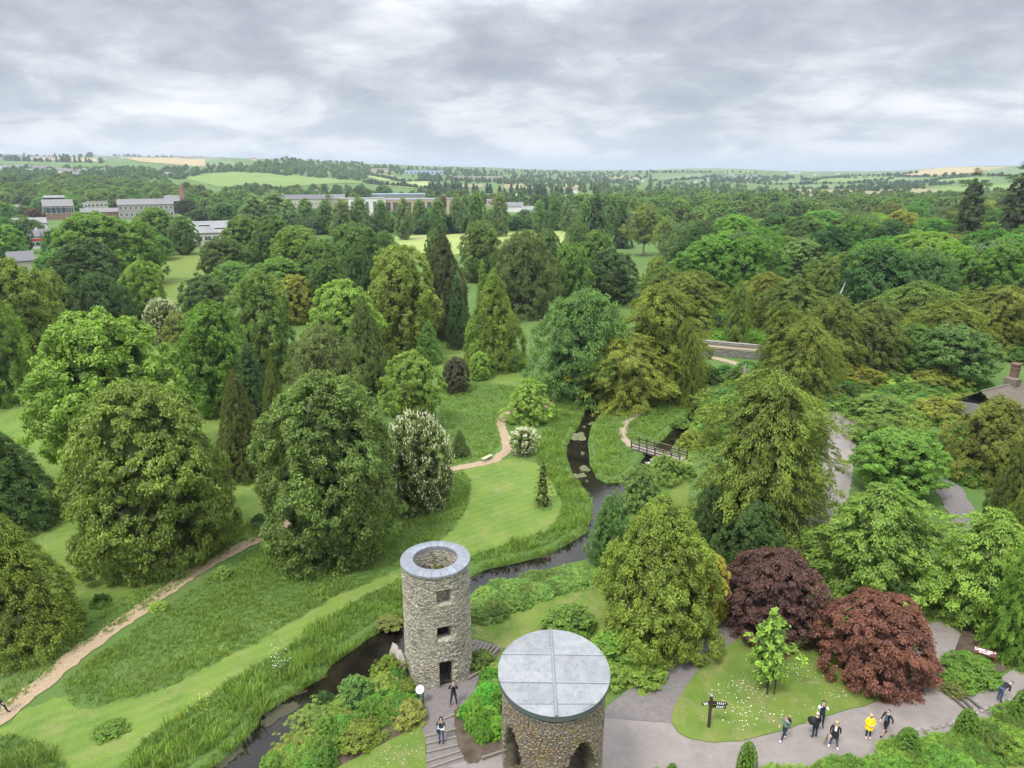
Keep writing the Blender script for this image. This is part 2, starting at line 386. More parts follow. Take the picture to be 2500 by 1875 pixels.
ii = (np.arange(ny - 1)[:, None] * nx + np.arange(nx - 1)[None, :]).ravel()
gm = npmesh('ground', np.stack([P[:, 0], P[:, 1], GZ], 1), np.stack([ii, ii + 1, ii + nx + 1, ii + nx], 1), M['ground'], smooth=True)
tag(link('ground', gm), kind='structure')
w = MB(); a0, b0 = RIVN.min(0) - 3, RIVN.max(0) + 3
w.poly([(a0[0], a0[1], WZ), (b0[0], a0[1], WZ), (b0[0], b0[1], WZ), (a0[0], b0[1], WZ)])
tag(w.build('river', M['water']), kind='structure')

def patch(name, pts, matn, z=.02, jit=.22, step=.35, kind='structure', flatz=True, skirt=0.0):
    """a sheet of ground cover with a slightly ragged rim; pts in photograph pixels"""
    W = [flat(x, y, 0) for x, y in pts]; out = []
    r = random.Random(len(pts) * 31 + int(pts[0][0]))
    for i, p in enumerate(W):
        q = W[(i + 1) % len(W)]; L = (q - p).length; n = max(1, min(90, int(L / step)))
        for j in range(n):
            o = p.lerp(q, j / n); out.append(Vector((o.x + r.uniform(-jit, jit), o.y + r.uniform(-jit, jit), z)))
    tris = geometry.tessellate_polygon([out]); me = bpy.data.meshes.new(name)
    V = [tuple(v) for v in out]; Fc = [tuple(t) for t in tris]; n = len(V)
    if skirt:
        V += [(v[0], v[1], v[2] - skirt) for v in V]; Fc += [(i, (i + 1) % n, n + (i + 1) % n, n + i) for i in range(n)]
    me.from_pydata(V, [], Fc); me.materials.append(M[matn])
    me.update(); 
    bm = bmesh.new(); bm.from_mesh(me); bmesh.ops.recalc_face_normals(bm, faces=bm.faces)
    if sum(f.normal.z for f in bm.faces) < 0: bmesh.ops.reverse_faces(bm, faces=bm.faces)
    bm.to_mesh(me); bm.free()
    return tag(link(name, me), kind=kind)
def strip(name, pts, width, matn, z=.04, jit=.12, step=.4):
    W = [flat(x, y, 0) for x, y in pts]
    # Catmull-Rom through the traced points
    C_ = []
    for i in range(len(W) - 1):
        p0, p1, p2, p3 = W[max(i - 1, 0)], W[i], W[i + 1], W[min(i + 2, len(W) - 1)]
        n = max(2, int((p2 - p1).length / step))
        for j in range(n):
            t = j / n; C_.append(.5 * ((2 * p1) + (p2 - p0) * t + (2 * p0 - 5 * p1 + 4 * p2 - p3) * t * t + (3 * p1 - p0 - 3 * p2 + p3) * t ** 3))
    C_.append(W[-1]); V = []; Fc = []; r = random.Random(5)
    for i, c in enumerate(C_):
        d = (C_[min(i + 1, len(C_) - 1)] - C_[max(i - 1, 0)]).normalized(); nrm = Vector((-d.y, d.x, 0))
        wv = width[0] + (width[1] - width[0]) * i / len(C_) if isinstance(width, tuple) else width
        for s in (-1, 0, 1): V.append(c + nrm * (s * (wv / 2 + (r.uniform(-jit, jit) if s else 0))) + Vector((0, 0, z + (.015 if s == 0 else 0))))
    for i in range(len(C_) - 1):
        for s in (0, 1): a = i * 3 + s; Fc.append((a, a + 3, a + 4, a + 1))
    me = bpy.data.meshes.new(name); me.from_pydata([tuple(v) for v in V], [], Fc); me.materials.append(M[matn]); me.update()
    bm = bmesh.new(); bm.from_mesh(me)
    if sum(f.normal.z for f in bm.faces) < 0: bmesh.ops.reverse_faces(bm, faces=bm.faces)
    bm.to_mesh(me); bm.free()
    return tag(link(name, me), kind='structure')
def drape(name, top, bot, matn, lift=.5, nu=40, nv=7):
    """a far field between two traced edges (photograph pixels, left to right), laid on the terrain"""
    def samp(line, u):
        xs = [p[0] for p in line]; x = xs[0] + (xs[-1] - xs[0]) * u; return x, float(np.interp(x, xs, [p[1] for p in line]))
    V = []; lastD = [None] * (nu + 1)
    for j in range(nv, -1, -1):
        for i in range(nu + 1):
            a = samp(top, i / nu); b = samp(bot, i / nu); t = j / nv
            p = hit(a[0] + (b[0] - a[0]) * t, a[1] + (b[1] - a[1]) * t)
            if lastD[i] and p.y > lastD[i][1] * 1.12: q_ = lastD[i]; yy = q_[1] * 1.02; p = Vector((q_[0] * 1.02, yy, H(q_[0] * 1.02, yy)))
            lastD[i] = (p.x, p.y); V.append((p.x, p.y, p.z + lift))
    Fc = [(j * (nu + 1) + i, j * (nu + 1) + i + 1, (j + 1) * (nu + 1) + i + 1, (j + 1) * (nu + 1) + i) for j in range(nv) for i in range(nu)]
    Fc = [f for f in Fc if abs(sum(V[q][2] for q in f) / 4 - lift - H(sum(V[q][0] for q in f) / 4, sum(V[q][1] for q in f) / 4)) < 1.0]
    me = bpy.data.meshes.new(name); me.from_pydata(V, [], Fc); me.materials.append(M[matn]); me.update()
    return tag(link(name, me), kind='structure')
HAZE = True
# ------------------------------------------------------------ lawns, paths and beds
patch('mown_lawn', disp([(-260, 1560), (-200, 1500), (0, 1440), (0, 1575), (60, 1530), (130, 1505)]) + [(160, 1700), (175, 1727), (225, 1728), (330, 1705), (430, 1670), (520, 1620), (640, 1565), (760, 1490), (830, 1450), (900, 1425), (985, 1380), (1060, 1330), (1110, 1290), (1140, 1240), (1150, 1180), (1130, 1150), (1200, 1128), (1260, 1118), (1310, 1130), (1350, 1180), (1375, 1235), (1350, 1290), (1250, 1325), (1150, 1360), (1060, 1390), (985, 1415), (900, 1450), (800, 1510), (700, 1585), (600, 1640), (540, 1680), (450, 1740), (350, 1810), (300, 1870), (200, 1960), (150, 1850), (60, 1800), (-80, 1790), (-200, 1830)], 'lawn', .02)
patch('park_lawn', disp([(-500, 800), (-100, 770), (60, 762), (140, 740), (200, 700), (330, 690), (420, 760), (560, 850), (600, 1000), (640, 1090), (600, 1128), (560, 1150), (480, 1190), (400, 1225), (300, 1290), (180, 1350), (60, 1420), (-60, 1470), (-260, 1300)]), 'lawn', .03)
patch('far_lawn', disp([(925, 760), (935, 728), (965, 738), (1000, 755), (1040, 790), (1100, 805), (1150, 812), (1140, 838), (1080, 830), (1010, 822), (950, 800)]), 'lawn', .02)
patch('clearing', disp([(300, 552), (318, 538), (350, 531), (425, 536), (470, 560), (490, 600), (430, 640), (390, 665), (330, 660), (300, 610)]), 'lawn2', .03)
patch('glade', disp([(90, 665), (150, 660), (200, 700), (180, 740), (120, 720)]), 'lawn2', .05)
patch('tower_lawn', crop([(670, 745), (800, 665), (900, 615), (1050, 560), (1250, 490), (1420, 440), (1600, 440), (1620, 640), (1500, 900), (1100, 900), (900, 880), (860, 880), (800, 850), (690, 825)], *c4), 'lawn2', .02)
patch('signpost_lawn', disp([(1449, 1562), (1452, 1535), (1462, 1518), (1478, 1490), (1500, 1460), (1530, 1428), (1560, 1404), (1610, 1370), (1750, 1380), (1860, 1420), (1935, 1470), (1930, 1500), (1880, 1522), (1820, 1538), (1750, 1560), (1690, 1578), (1640, 1594), (1590, 1604), (1540, 1606), (1495, 1600), (1465, 1585)]), 'lawn2', .10, jit=.05, skirt=.1)
patch('corner_lawn', [(790, 1960), (817, 1875), (850, 1862), (907, 1833), (945, 1814), (983, 1793), (1017, 1771), (1028, 1761), (1032, 1788), (1038, 1799), (1040, 1845), (1042, 1880), (1042, 1980)], 'lawn2', .05, jit=.05)
patch('shady_lawn', disp([(1740, 1150), (1860, 1170), (1900, 1290), (1800, 1330), (1750, 1290)]), 'lawn2', .03)
patch('bank_lawn', disp([(1455, 985), (1500, 985), (1480, 1120), (1440, 1180), (1430, 1100), (1455, 1040)]), 'lawn2', .03)
patch('terrace_lawn', disp([(2090, 1700), (2150, 1640), (2260, 1590), (2330, 1640), (2250, 1760)]), 'lawn2', .30)
patch('paved_path', disp([(1240, 1720), (1270, 1545), (1300, 1547), (1370, 1555), (1449, 1560), (1600, 1600), (1900, 1510), (1930, 1480), (1980, 1430), (1985, 1350), (2070, 1340), (2075, 1400), (2050, 1450), (2045, 1490), (2110, 1500), (2200, 1440), (2320, 1400), (2330, 1520), (2000, 1700), (1600, 1800)]), 'paving', .05, jit=.03)
patch('gravel_path', disp([(1270, 1548), (1300, 1540), (1345, 1500), (1400, 1460), (1440, 1435), (1500, 1400), (1540, 1350), (1570, 1290), (1640, 1290), (1640, 1380), (1610, 1420), (1560, 1450), (1500, 1500), (1470, 1564), (1370, 1558)]), 'gravel', .07, jit=.03)
patch('paved_path', [(1150, 1975), (1130, 1878), (1090, 1872), (1140, 1860), (1200, 1833), (1240, 1822), (1320, 1800), (1500, 1810), (1500, 1975)], 'paving', .04, jit=.03)
patch('tower_gravel', crop([(215, 1060), (300, 1230), (345, 1265), (345, 1450), (372, 1500), (370, 1800), (640, 1800), (640, 1650), (600, 1560), (560, 1450), (558, 1330), (575, 1290), (640, 1240), (720, 1190), (770, 1090), (760, 1030), (860, 905), (860, 880), (690, 825), (640, 850), (400, 1000)], *c4), 'gravel', .035, jit=.04)
patch('soil_bed', crop([(560, 1290), (640, 1245), (870, 1245), (900, 1560), (735, 1600), (700, 1625), (640, 1640), (600, 1560), (560, 1450)], *c4), 'soil', .05, jit=.08)
patch('soil_bed', crop([(600, 1659), (820, 1659), (1000, 1600), (1300, 1440), (1500, 1340), (1700, 1230), (1880, 1110), (1950, 1050), (1930, 860), (1800, 660), (1650, 540), (1500, 700), (1200, 900), (900, 1150), (500, 1500)], 5.2675, 660, 1560), 'soil', .02, jit=.1)
patch('soil_bed', crop([(650, 1080), (690, 1060), (790, 1000), (860, 900), (820, 870), (680, 930)], *c4), 'soil', .05, jit=.05)
patch('soil_bed', disp([(2040, 1480), (2060, 1420), (2080, 1350), (2300, 1330), (2300, 1420), (2180, 1442), (2120, 1480), (2060, 1490)]), 'soil', .07, jit=.08)
strip('woodchip_path', disp([(-60, 1605), (10, 1540), (60, 1502), (110, 1462), (170, 1412), (240, 1362), (300, 1320), (400, 1250), (480, 1203), (560, 1163), (610, 1137), (700, 1100), (800, 1055), (880, 1030), (975, 1014)]) + crop([(0, 985), (60, 945), (110, 905), (110, 850), (85, 770), (70, 700), (90, 650), (160, 610), (260, 590), (360, 590), (430, 560), (470, 510), (495, 465), (560, 430)], *c6), (1.45, 1.0), 'chips', .05)
strip('dirt_track', crop([(1040, 880), (1000, 845), (972, 810), (970, 750), (1005, 690), (1060, 655), (1120, 625), (1150, 600), (1145, 560), (1120, 500)], *c6), .95, 'dust', .05)
strip('wall_path', crop([(1550, 215), (1640, 225), (1750, 250), (1850, 280), (1960, 300)], *c6), 1.8, 'dust', .05)
strip('garden_path', disp([(1545, 1310), (1590, 1250), (1640, 1210), (1740, 1150), (1790, 1070), (1812, 980), (1818, 920), (1812, 880), (1800, 850)]), 3.4, 'paving', .05)
strip('garden_path', disp([(1600, 1010), (1640, 940), (1670, 880), (1695, 830), (1720, 800), (1740, 770)]), 3.0, 'paving', .06)
strip('garden_path', disp([(1990, 1000), (2035, 1040), (2062, 1080), (2085, 1120), (2110, 1180)]), 2.6, 'gravel', .06)
strip('chipped_path', disp([(-40, 775), (60, 755), (110, 745), (140, 738)]), 2.5, 'gravel', .07)
patch('gravel_terrace', disp([(1262, 612), (1300, 603), (1345, 600), (1345, 625), (1350, 640), (1262, 640)]), 'gravel', .05)
# hayfield and the far fields
drape('hayfield', [(950, 580), (1000, 576), (1100, 572), (1240, 569), (1400, 563)], [(950, 615), (1100, 622), (1250, 615), (1330, 605), (1400, 585)], 'hay', .10)
drape('pasture', [(441, 433), (497, 425), (588, 421), (678, 425), (768, 434), (890, 443)], [(441, 434), (531, 456), (610, 460), (723, 456), (790, 450), (890, 447)], 'field', .8)
drape('stubble_field', [(0, 386), (130, 385), (260, 388)], [(0, 389), (130, 393), (250, 396)], 'stubble', 1.2)
drape('stubble_field', [(296, 385), (400, 386), (500, 390), (560, 394), (580, 400)], [(340, 395), (420, 402), (480, 407), (530, 404), (580, 402)], 'stubble', 1.2)
drape('pasture', [(500, 388), (540, 390), (575, 399)], [(500, 401), (540, 402), (575, 401)], 'fgreen', 1.6)
drape('hayfield', [(897, 426), (930, 425), (960, 430), (985, 440)], [(897, 432), (925, 440), (950, 443), (985, 443)], 'hay', 1.0)
drape('hayfield', [(915, 447), (980, 444), (1046, 443)], [(925, 452), (1000, 460), (1046, 461)], 'hay', .8)
drape('hayfield', [(1230, 448), (1330, 448), (1420, 452)], [(1230, 462), (1330, 462), (1420, 460)], 'crop', .8)
drape('hayfield', [(1126, 452), (1180, 450)], [(1126, 458), (1180, 458)], 'crop', .8)
drape('playing_field', [(1260, 497), (1420, 497), (1610, 492)], [(1260, 503), (1420, 504), (1610, 500)], 'field', .5)
drape('ripe_field', [(2200, 430), (2265, 411), (2330, 409), (2460, 408)], [(2200, 430), (2275, 431), (2340, 427), (2400, 421)], 'stubble', 1.5)
drape('hill_field', [(2420, 413), (2480, 407), (2560, 406)], [(2380, 427), (2450, 428), (2560, 428)], 'fgreen', 1.5)
drape('hill_field', [(2090, 426), (2150, 421), (2230, 414), (2262, 412)], [(2100, 428), (2160, 426), (2200, 425), (2240, 422)], 'fgreen', 1.5)
drape('hill_field', [(1870, 446), (1900, 438), (1960, 433), (2000, 433)], [(1870, 450), (1900, 450), (1950, 447), (2000, 440)], 'fgreen', 1.4)
drape('hill_field', [(1960, 443), (2020, 437), (2110, 432), (2170, 432)], [(1965, 449), (2030, 446), (2080, 447), (2170, 438)], 'field', 1.4)
drape('hill_field', [(2120, 440), (2200, 436), (2280, 438)], [(2125, 446), (2200, 448), (2250, 446)], 'fgreen', 1.3)
drape('hill_field', [(2290, 440), (2360, 434), (2420, 436)], [(2290, 446), (2350, 447), (2420, 446)], 'field', 1.3)
drape('hill_field', [(1925, 454), (2000, 452), (2080, 453)], [(1925, 459), (2000, 461), (2080, 460)], 'fgreen', 1.0)
drape('hill_field', [(2280, 460), (2400, 452), (2560, 450)], [(2300, 470), (2400, 468), (2560, 465)], 'field', 1.0)
drape('marsh', [(1850, 460), (2000, 464), (2200, 462), (2290, 462)], [(1800, 478), (1950, 482), (2150, 480), (2290, 478)], 'crop', .8)
drape('hill_field', [(1590, 416), (1650, 412), (1740, 413), (1830, 417)], [(1600, 420), (1680, 421), (1760, 422), (1830, 422)], 'fgreen', 1.6)
drape('hill_field', [(1595, 435), (1640, 428), (1700, 424), (1716, 424)], [(1595, 441), (1640, 441), (1690, 438), (1716, 434)], 'fgreen', 1.5)
drape('hill_field', [(1740, 420), (1800, 418), (1850, 420)], [(1745, 424), (1800, 426), (1840, 424)], 'field', 1.8)
drape('stubble_field', [(1488, 432), (1530, 431), (1565, 436)], [(1488, 435), (1530, 438), (1562, 440)], 'stubble', 1.5)

# ------------------------------------------------------------ foliage
PROF = {
 'round': [(.06, .25), (.16, .62), (.28, .88), (.45, 1), (.65, .96), (.82, .76), (.92, .55), (.98, .3), (1, .12)],
 'skirt': [(0, .72), (.06, .86), (.18, .97), (.36, 1), (.56, .95), (.75, .79), (.9, .56), (.97, .34), (1, .12)],
 'egg': [(.03, .45), (.12, .8), (.28, .98), (.42, 1), (.6, .97), (.78, .83), (.9, .62), (.97, .4), (1, .15)],
 'cone': [(0, .86), (.06, 1), (.2, .97), (.45, .76), (.7, .47), (.88, .22), (1, .02)],
 'spire': [(0, .8), (.08, 1), (.35, .82), (.6, .58), (.82, .3), (1, .02)],
 'poplar': [(.06, .55), (.18, .95), (.4, 1), (.65, .9), (.85, .62), (.96, .3), (1, .1)],
 'mound': [(0, .88), (.15, 1), (.4, .97), (.65, .8), (.85, .5), (1, .12)],
 'flat': [(.30, .3), (.38, .75), (.5, 1), (.68, .98), (.82, .8), (.93, .5), (1, .1)],
 'dome': [(0, .92), (.3, 1), (.6, .93), (.8, .72), (.93, .42), (1, .05)],
}
def crown(name, prof, R, Hh, nc, nl, cr, ls, asp=.55, flat=.7, elong=0.0, droop=0.0, up=.5, lump=.14, quant=0, inner=.3, seed=1, mtl='leaf', spiky=0.0, hang=0.0, core=3.5):
    g = np.random.default_rng(seed); pr = PROF[prof] if isinstance(prof, str) else prof
    pz = np.array([p[0] for p in pr]); pv = np.array([p[1] for p in pr])
    zz_ = np.linspace(pz[0], 1, 200); rr = np.interp(zz_, pz, pv); wgt = rr * R + .12 * R
    slope = np.gradient(rr * R, zz_ * Hh); wgt = wgt * np.sqrt(1 + slope ** 2); cdf = np.cumsum(wgt); cdf /= cdf[-1]
    z = np.interp((np.arange(nc) + g.random(nc)) / nc, cdf, zz_)
    th = np.arange(nc) * 2.399963 + g.random(nc) * .8
    if quant: z = np.clip((np.round(z * quant + g.normal(0, .18, nc)) ) / quant, pz[0], 1)
    ph = g.random(12) * 6.28
    f = np.sin(2 * th + ph[0] + 3 * z * 3) * .5 + np.sin(3 * th + ph[1] - 9 * z) * .6 + np.sin(5 * th + ph[2] + 13 * z) * .5 + np.sin(8 * th + ph[3] - 19 * z) * .35 + np.sin(17 * z + ph[4] + 2 * th) * .4
    f /= 1.3
    deep = g.random(nc) < inner
    dent = (np.sin(4 * th + ph[6] + 6 * z) + np.sin(7 * th + ph[7] - 15 * z) + np.sin(23 * z + ph[8] + th)) < -1.45
    fac = np.where(deep, g.uniform(.45, .9, nc), 1 + spiky * g.random(nc) ** 3) * np.where(dent & (lump > .1), .72, 1.0)
    rz_ = np.interp(z, pz, pv); rad = np.maximum(rz_ * R * (1 + lump * f) * fac - cr * .35, 0)
    zq = z * Hh * (1 - .05 * deep) + lump * .25 * R * np.sin(ph[5] + 3 * th + 4 * z)
    zq = np.where(z < .12, np.maximum(zq, cr * .2), zq)
    C_ = np.stack([rad * np.cos(th), rad * np.sin(th), zq - cr * .3], 1)
    sl = np.interp(z, zz_, slope); nz = np.clip(-sl, -.6, 3)
    O = np.stack([np.cos(th), np.sin(th), nz], 1); O /= np.linalg.norm(O, axis=1)[:, None]
    crs = cr * g.uniform(.7, 1.35, nc); ct = np.clip(g.normal(.5, .2, nc), 0, 1)
    n = nc * nl; I = np.repeat(np.arange(nc), nl)
    d = g.normal(size=(n, 3)); d /= np.linalg.norm(d, axis=1)[:, None]
    d = d + O[I] * .75 + np.array([0, 0, up]) * .6; d /= np.linalg.norm(d, axis=1)[:, None]
    u = g.random(n) ** .45
    off = d * (crs[I] * u)[:, None]; off[:, 2] *= flat
    Oh = O[I].copy(); Oh[:, 2] = 0; Oh /= (np.linalg.norm(Oh, axis=1)[:, None] + 1e-6)
    e = g.random(n)
    if elong: off += Oh * ((e - .45) * elong * crs[I])[:, None]
    off[:, 2] -= droop * (e ** 2) * crs[I]
    if hang: off[:, 2] -= hang * crs[I] * g.random(n) ** 1.5
    Pp = C_[I] + off; Pp[:, 2] = np.maximum(Pp[:, 2], .02)
    nn = d * .75 + g.normal(size=(n, 3)) * .5 + np.array([0, 0, up]); nn /= np.linalg.norm(nn, axis=1)[:, None]
    ax = np.cross(nn, g.normal(size=(n, 3)))
    if elong or droop: ax = ax * .35 + Oh + np.array([0, 0, -.4 * droop])
    if hang: ax = ax * .3 + np.array([0, 0, -1.0])
    ax -= nn * (ax * nn).sum(1)[:, None]; ax /= (np.linalg.norm(ax, axis=1)[:, None] + 1e-6)
    bx = np.cross(nn, ax); L = ls * g.uniform(.65, 1.35, n)[:, None] * .5; W = L * asp
    fold = nn * (W * .35)
    V = np.stack([Pp - ax * L, Pp + bx * W + fold, Pp + ax * L, Pp - bx * W + fold], 1).reshape(-1, 3)
    V0 = V
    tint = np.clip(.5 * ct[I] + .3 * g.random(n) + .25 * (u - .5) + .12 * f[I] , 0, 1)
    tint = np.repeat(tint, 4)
    if core:                                               # leaves deep inside that close the crown, shade painted in by darkest tint
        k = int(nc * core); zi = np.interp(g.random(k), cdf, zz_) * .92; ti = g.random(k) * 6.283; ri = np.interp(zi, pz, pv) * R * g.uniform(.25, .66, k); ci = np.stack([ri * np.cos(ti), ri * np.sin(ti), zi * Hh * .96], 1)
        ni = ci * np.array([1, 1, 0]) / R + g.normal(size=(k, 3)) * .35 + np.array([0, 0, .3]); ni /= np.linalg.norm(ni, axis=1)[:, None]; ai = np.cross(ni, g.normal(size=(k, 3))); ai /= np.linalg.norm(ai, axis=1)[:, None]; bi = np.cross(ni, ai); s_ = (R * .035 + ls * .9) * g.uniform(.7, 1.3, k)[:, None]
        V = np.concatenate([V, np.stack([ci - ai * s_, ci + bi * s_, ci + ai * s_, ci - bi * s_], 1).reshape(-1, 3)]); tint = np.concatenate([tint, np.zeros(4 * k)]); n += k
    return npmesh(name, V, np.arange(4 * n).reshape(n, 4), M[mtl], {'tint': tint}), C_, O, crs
def leafcol(col):
    m = M['leaf'].copy(); m.name = 'leaf_mass'; t = m.node_tree
    for nd in list(t.nodes):
        if nd.type == 'OBJECT_INFO':
            rgb = N(t, 'ShaderNodeRGB'); rgb.outputs[0].default_value = (*col, 1); sc_ = N(t, 'ShaderNodeVectorMath', operation='SCALE'); t.links.new(rgb.outputs[0], sc_.inputs[0])
            f = mth(t, 'ADD', .68, mth(t, 'MULTIPLY', nd.outputs['Random'], .64)); t.links.new(f, sc_.inputs['Scale'])
            hs = N(t, 'ShaderNodeHueSaturation'); t.links.new(mth(t, 'ADD', .475, mth(t, 'MULTIPLY', mth(t, 'FRACT', mth(t, 'MULTIPLY', nd.outputs['Random'], 7.3)), .045)), hs.inputs['Hue']); t.links.new(sc_.outputs[0], hs.inputs['Color'])
            for l in list(nd.outputs['Color'].links): t.links.new(hs.outputs[0], l.to_socket)
    return m
def scatter_gn(name, pts, meshes, scl, zscl, col, label, seed=0, matr=None):
    """a mass nobody could count: small plants set on points by geometry nodes, one object"""
    r = np.random.default_rng(seed + 9); n = len(pts); m = matr or leafcol(col)
    me = bpy.data.meshes.new(name); me.from_pydata([tuple(map(float, p)) for p in pts], [], [])
    s = r.uniform(*scl, n); sv = np.stack([s, s, s * r.uniform(*zscl, n)], 1).astype(np.float32); rot = np.zeros((n, 3), np.float32); rot[:, 2] = r.random(n) * 6.283
    a = me.attributes.new('psize', 'FLOAT_VECTOR', 'POINT'); a.data.foreach_set('vector', sv.ravel()); a = me.attributes.new('pturn', 'FLOAT_VECTOR', 'POINT'); a.data.foreach_set('vector', rot.ravel())
    a = me.attributes.new('pick', 'INT', 'POINT'); a.data.foreach_set('value', r.integers(0, len(meshes), n).astype(np.int32))
    me.materials.append(m)
    o = link(name, me); tag(o, label, None, None, 'stuff')
    ng = bpy.data.node_groups.new(name, 'GeometryNodeTree'); ng.interface.new_socket('Geometry', in_out='INPUT', socket_type='NodeSocketGeometry'); ng.interface.new_socket('Geometry', in_out='OUTPUT', socket_type='NodeSocketGeometry')
    gi = ng.nodes.new('NodeGroupInput'); go = ng.nodes.new('NodeGroupOutput'); jn = ng.nodes.new('GeometryNodeJoinGeometry')
    def att(nm, ty):
        q = ng.nodes.new('GeometryNodeInputNamedAttribute'); q.data_type = ty; q.inputs[0].default_value = nm; return q.outputs['Attribute']
    for i, sm in enumerate(meshes):
        c = sm.copy(); c.materials.clear(); c.materials.append(m); so = bpy.data.objects.new(name + '_plant', c)
        oi = ng.nodes.new('GeometryNodeObjectInfo'); oi.inputs['Object'].default_value = so; oi.inputs['As Instance'].default_value = True
        ip = ng.nodes.new('GeometryNodeInstanceOnPoints'); ng.links.new(gi.outputs[0], ip.inputs['Points']); ng.links.new(oi.outputs['Geometry'], ip.inputs['Instance'])
        cm = ng.nodes.new('FunctionNodeCompare'); cm.data_type = 'INT'; cm.operation = 'EQUAL'; ng.links.new(att('pick', 'INT'), cm.inputs[2]); cm.inputs[3].default_value = i
        ng.links.new(cm.outputs[0], ip.inputs['Selection']); ng.links.new(att('psize', 'FLOAT_VECTOR'), ip.inputs['Scale']); ng.links.new(att('pturn', 'FLOAT_VECTOR'), ip.inputs['Rotation'])
        ng.links.new(ip.outputs[0], jn.inputs[0])
    ng.links.new(jn.outputs[0], go.inputs[0]); md = o.modifiers.new('plants', 'NODES'); md.node_group = ng; return o
CR = {}   # name -> (mesh, R, H)
PETAL = {}
def reg(key, R, Hh, *a, **k):
    me, C_, O, crs = crown(key, a[0], R, Hh, *a[1:], **k); CR[key] = (me, R, Hh); return C_, O, crs
def petals(key, C_, O, crs, n, size, seed=3, tall=2.2):
    """small upright white clusters on the outside of a crown"""
    g = np.random.default_rng(seed); V = []; Fc = []
    for i in range(n):
        j = g.integers(len(C_)); p = C_[j] + (O[j] * .9 + np.array([0, 0, .35]) + g.normal(0, .35, 3)) * crs[j]; s = size * g.uniform(.6, 1.3)
        b = len(V); a = g.random() * 6.28
        for q in range(3): V.append(p + np.array([math.cos(a + q * 2.094) * s * .5, math.sin(a + q * 2.094) * s * .5, -s * .2]))
        V.append(p + np.array([0, 0, s * tall * .5]) + O[j] * s * .3)
        Fc += [(b, b + 1, b + 3), (b + 1, b + 2, b + 3), (b + 2, b, b + 3)]
    PETAL[key] = npmesh('blossom', V, Fc, M['petal'])
reg('broadA', 5, 11, 'round', 760, 70, .60, .26, seed=1, lump=.23, inner=.34)
reg('broadB', 5, 12, 'egg', 760, 70, .62, .27, seed=2, lump=.25, inner=.34, flat=.8)
reg('willow', 5, 10, 'skirt', 760, 70, .64, .25, asp=.34, seed=9, lump=.25, inner=.35, hang=.5)
reg('skirtA', 5, 12, 'skirt', 1000, 75, .50, .22, seed=3, lump=.13, inner=.25, hang=.35, asp=.5)
x_ = reg('skirtB', 5, 12, [(0, .66), (.08, .82), (.25, .95), (.45, 1), (.65, .97), (.8, .8), (.91, .55), (.97, .33), (1, .12)], 1100, 70, .52, .20, seed=4, lump=.15, inner=.22)
x_ = reg('blossomtree', 3, 6.5, [(0, .7), (.2, .95), (.5, 1), (.72, .9), (.87, .68), (.96, .42), (1, .2)], 520, 60, .36, .17, seed=31, lump=.05, inner=.2); petals('blossomtree', *x_, 1700, .10, tall=2.8)
x_ = reg('dogwood', 1.6, 2.6, [(.1, .3), (.35, .8), (.6, 1), (.8, .8), (1, .2)], 110, 40, .3, .15, seed=33, quant=6, flat=.3); petals('dogwood', *x_, 900, .16, tall=.6)
reg('conifer', 4, 12, 'cone', 900, 64, .42, .20, asp=.3, elong=1.2, droop=.7, seed=5, lump=.07, up=.3, inner=.2, mtl='needle', spiky=.15)
reg('goldcone', 4, 11, 'cone', 900, 70, .42, .20, asp=.34, flat=1.1, seed=6, lump=.16, up=.5, inner=.15, mtl='needle', elong=.4)
reg('spruce', 2, 12, 'spire', 560, 46, .34, .17, asp=.3, elong=1.6, droop=.9, seed=7, lump=.05, quant=26, up=.3, inner=.15, mtl='needle', spiky=.2)
reg('weepspire', 1.4, 12, 'spire', 320, 50, .34, .20, asp=.3, hang=1.8, seed=8, lump=.15, inner=.2, mtl='needle')
reg('yew', 5, 9, 'flat', 760, 75, .62, .25, asp=.34, flat=.34, elong=1.3, droop=.45, seed=10, lump=.28, up=.8, inner=.45, mtl='needle')
reg('yewskirt', 5, 11, 'skirt', 1000, 70, .52, .23, asp=.34, flat=.42, elong=1.9, droop=.8, seed=11, lump=.36, up=.6, inner=.38, spiky=.12, mtl='needle')
reg('layer', 5, 8, 'mound', 760, 75, .60, .23, asp=.5, flat=.32, elong=1.2, droop=.45, seed=12, lump=.30, up=1.0, inner=.35)
reg('maple', 4, 6, 'dome', 820, 75, .40, .19, asp=.5, flat=.5, elong=.7, droop=.5, seed=13, lump=.15, up=.6, inner=.25)
reg('holly', 5, 10, [(0, .75), (.12, .95), (.3, 1), (.5, .9), (.7, .66), (.86, .42), (.95, .26), (1, .1)], 950, 70, .50, .21, asp=.5, flat=.9, seed=14, lump=.24, inner=.25, up=.6)
reg('roundsmall', 3, 6, 'egg', 420, 70, .42, .2, asp=.55, seed=15, lump=.07, inner=.25)
reg('sparse', 1.2, 4.2, [(.18, .3), (.35, .9), (.5, 1), (.7, .7), (.88, .4), (1, .05)], 70, 42, .30, .19, asp=.5, flat=.5, elong=.9, droop=.4, seed=16, lump=.3, inner=.3)
reg('sapling', .9, 4, 'spire', 60, 26, .2, .13, asp=.35, elong=1.2, seed=17, lump=.2)
reg('poplar', 2.4, 12, 'poplar', 330, 60, .52, .27, asp=.5, flat=1.1, seed=18, lump=.22, inner=.3)
reg('opentree', 5, 12, 'flat', 260, 70, .8, .25, asp=.35, seed=19, lump=.3, inner=.3, up=.6)
reg('pine', 4, 13, [(.35, .3), (.45, .9), (.6, 1), (.75, .8), (.9, .5), (1, .1)], 150, 80, .8, .28, asp=.25, flat=.3, elong=1.6, seed=20, lump=.35, quant=9, up=.7, inner=.3, mtl='needle')
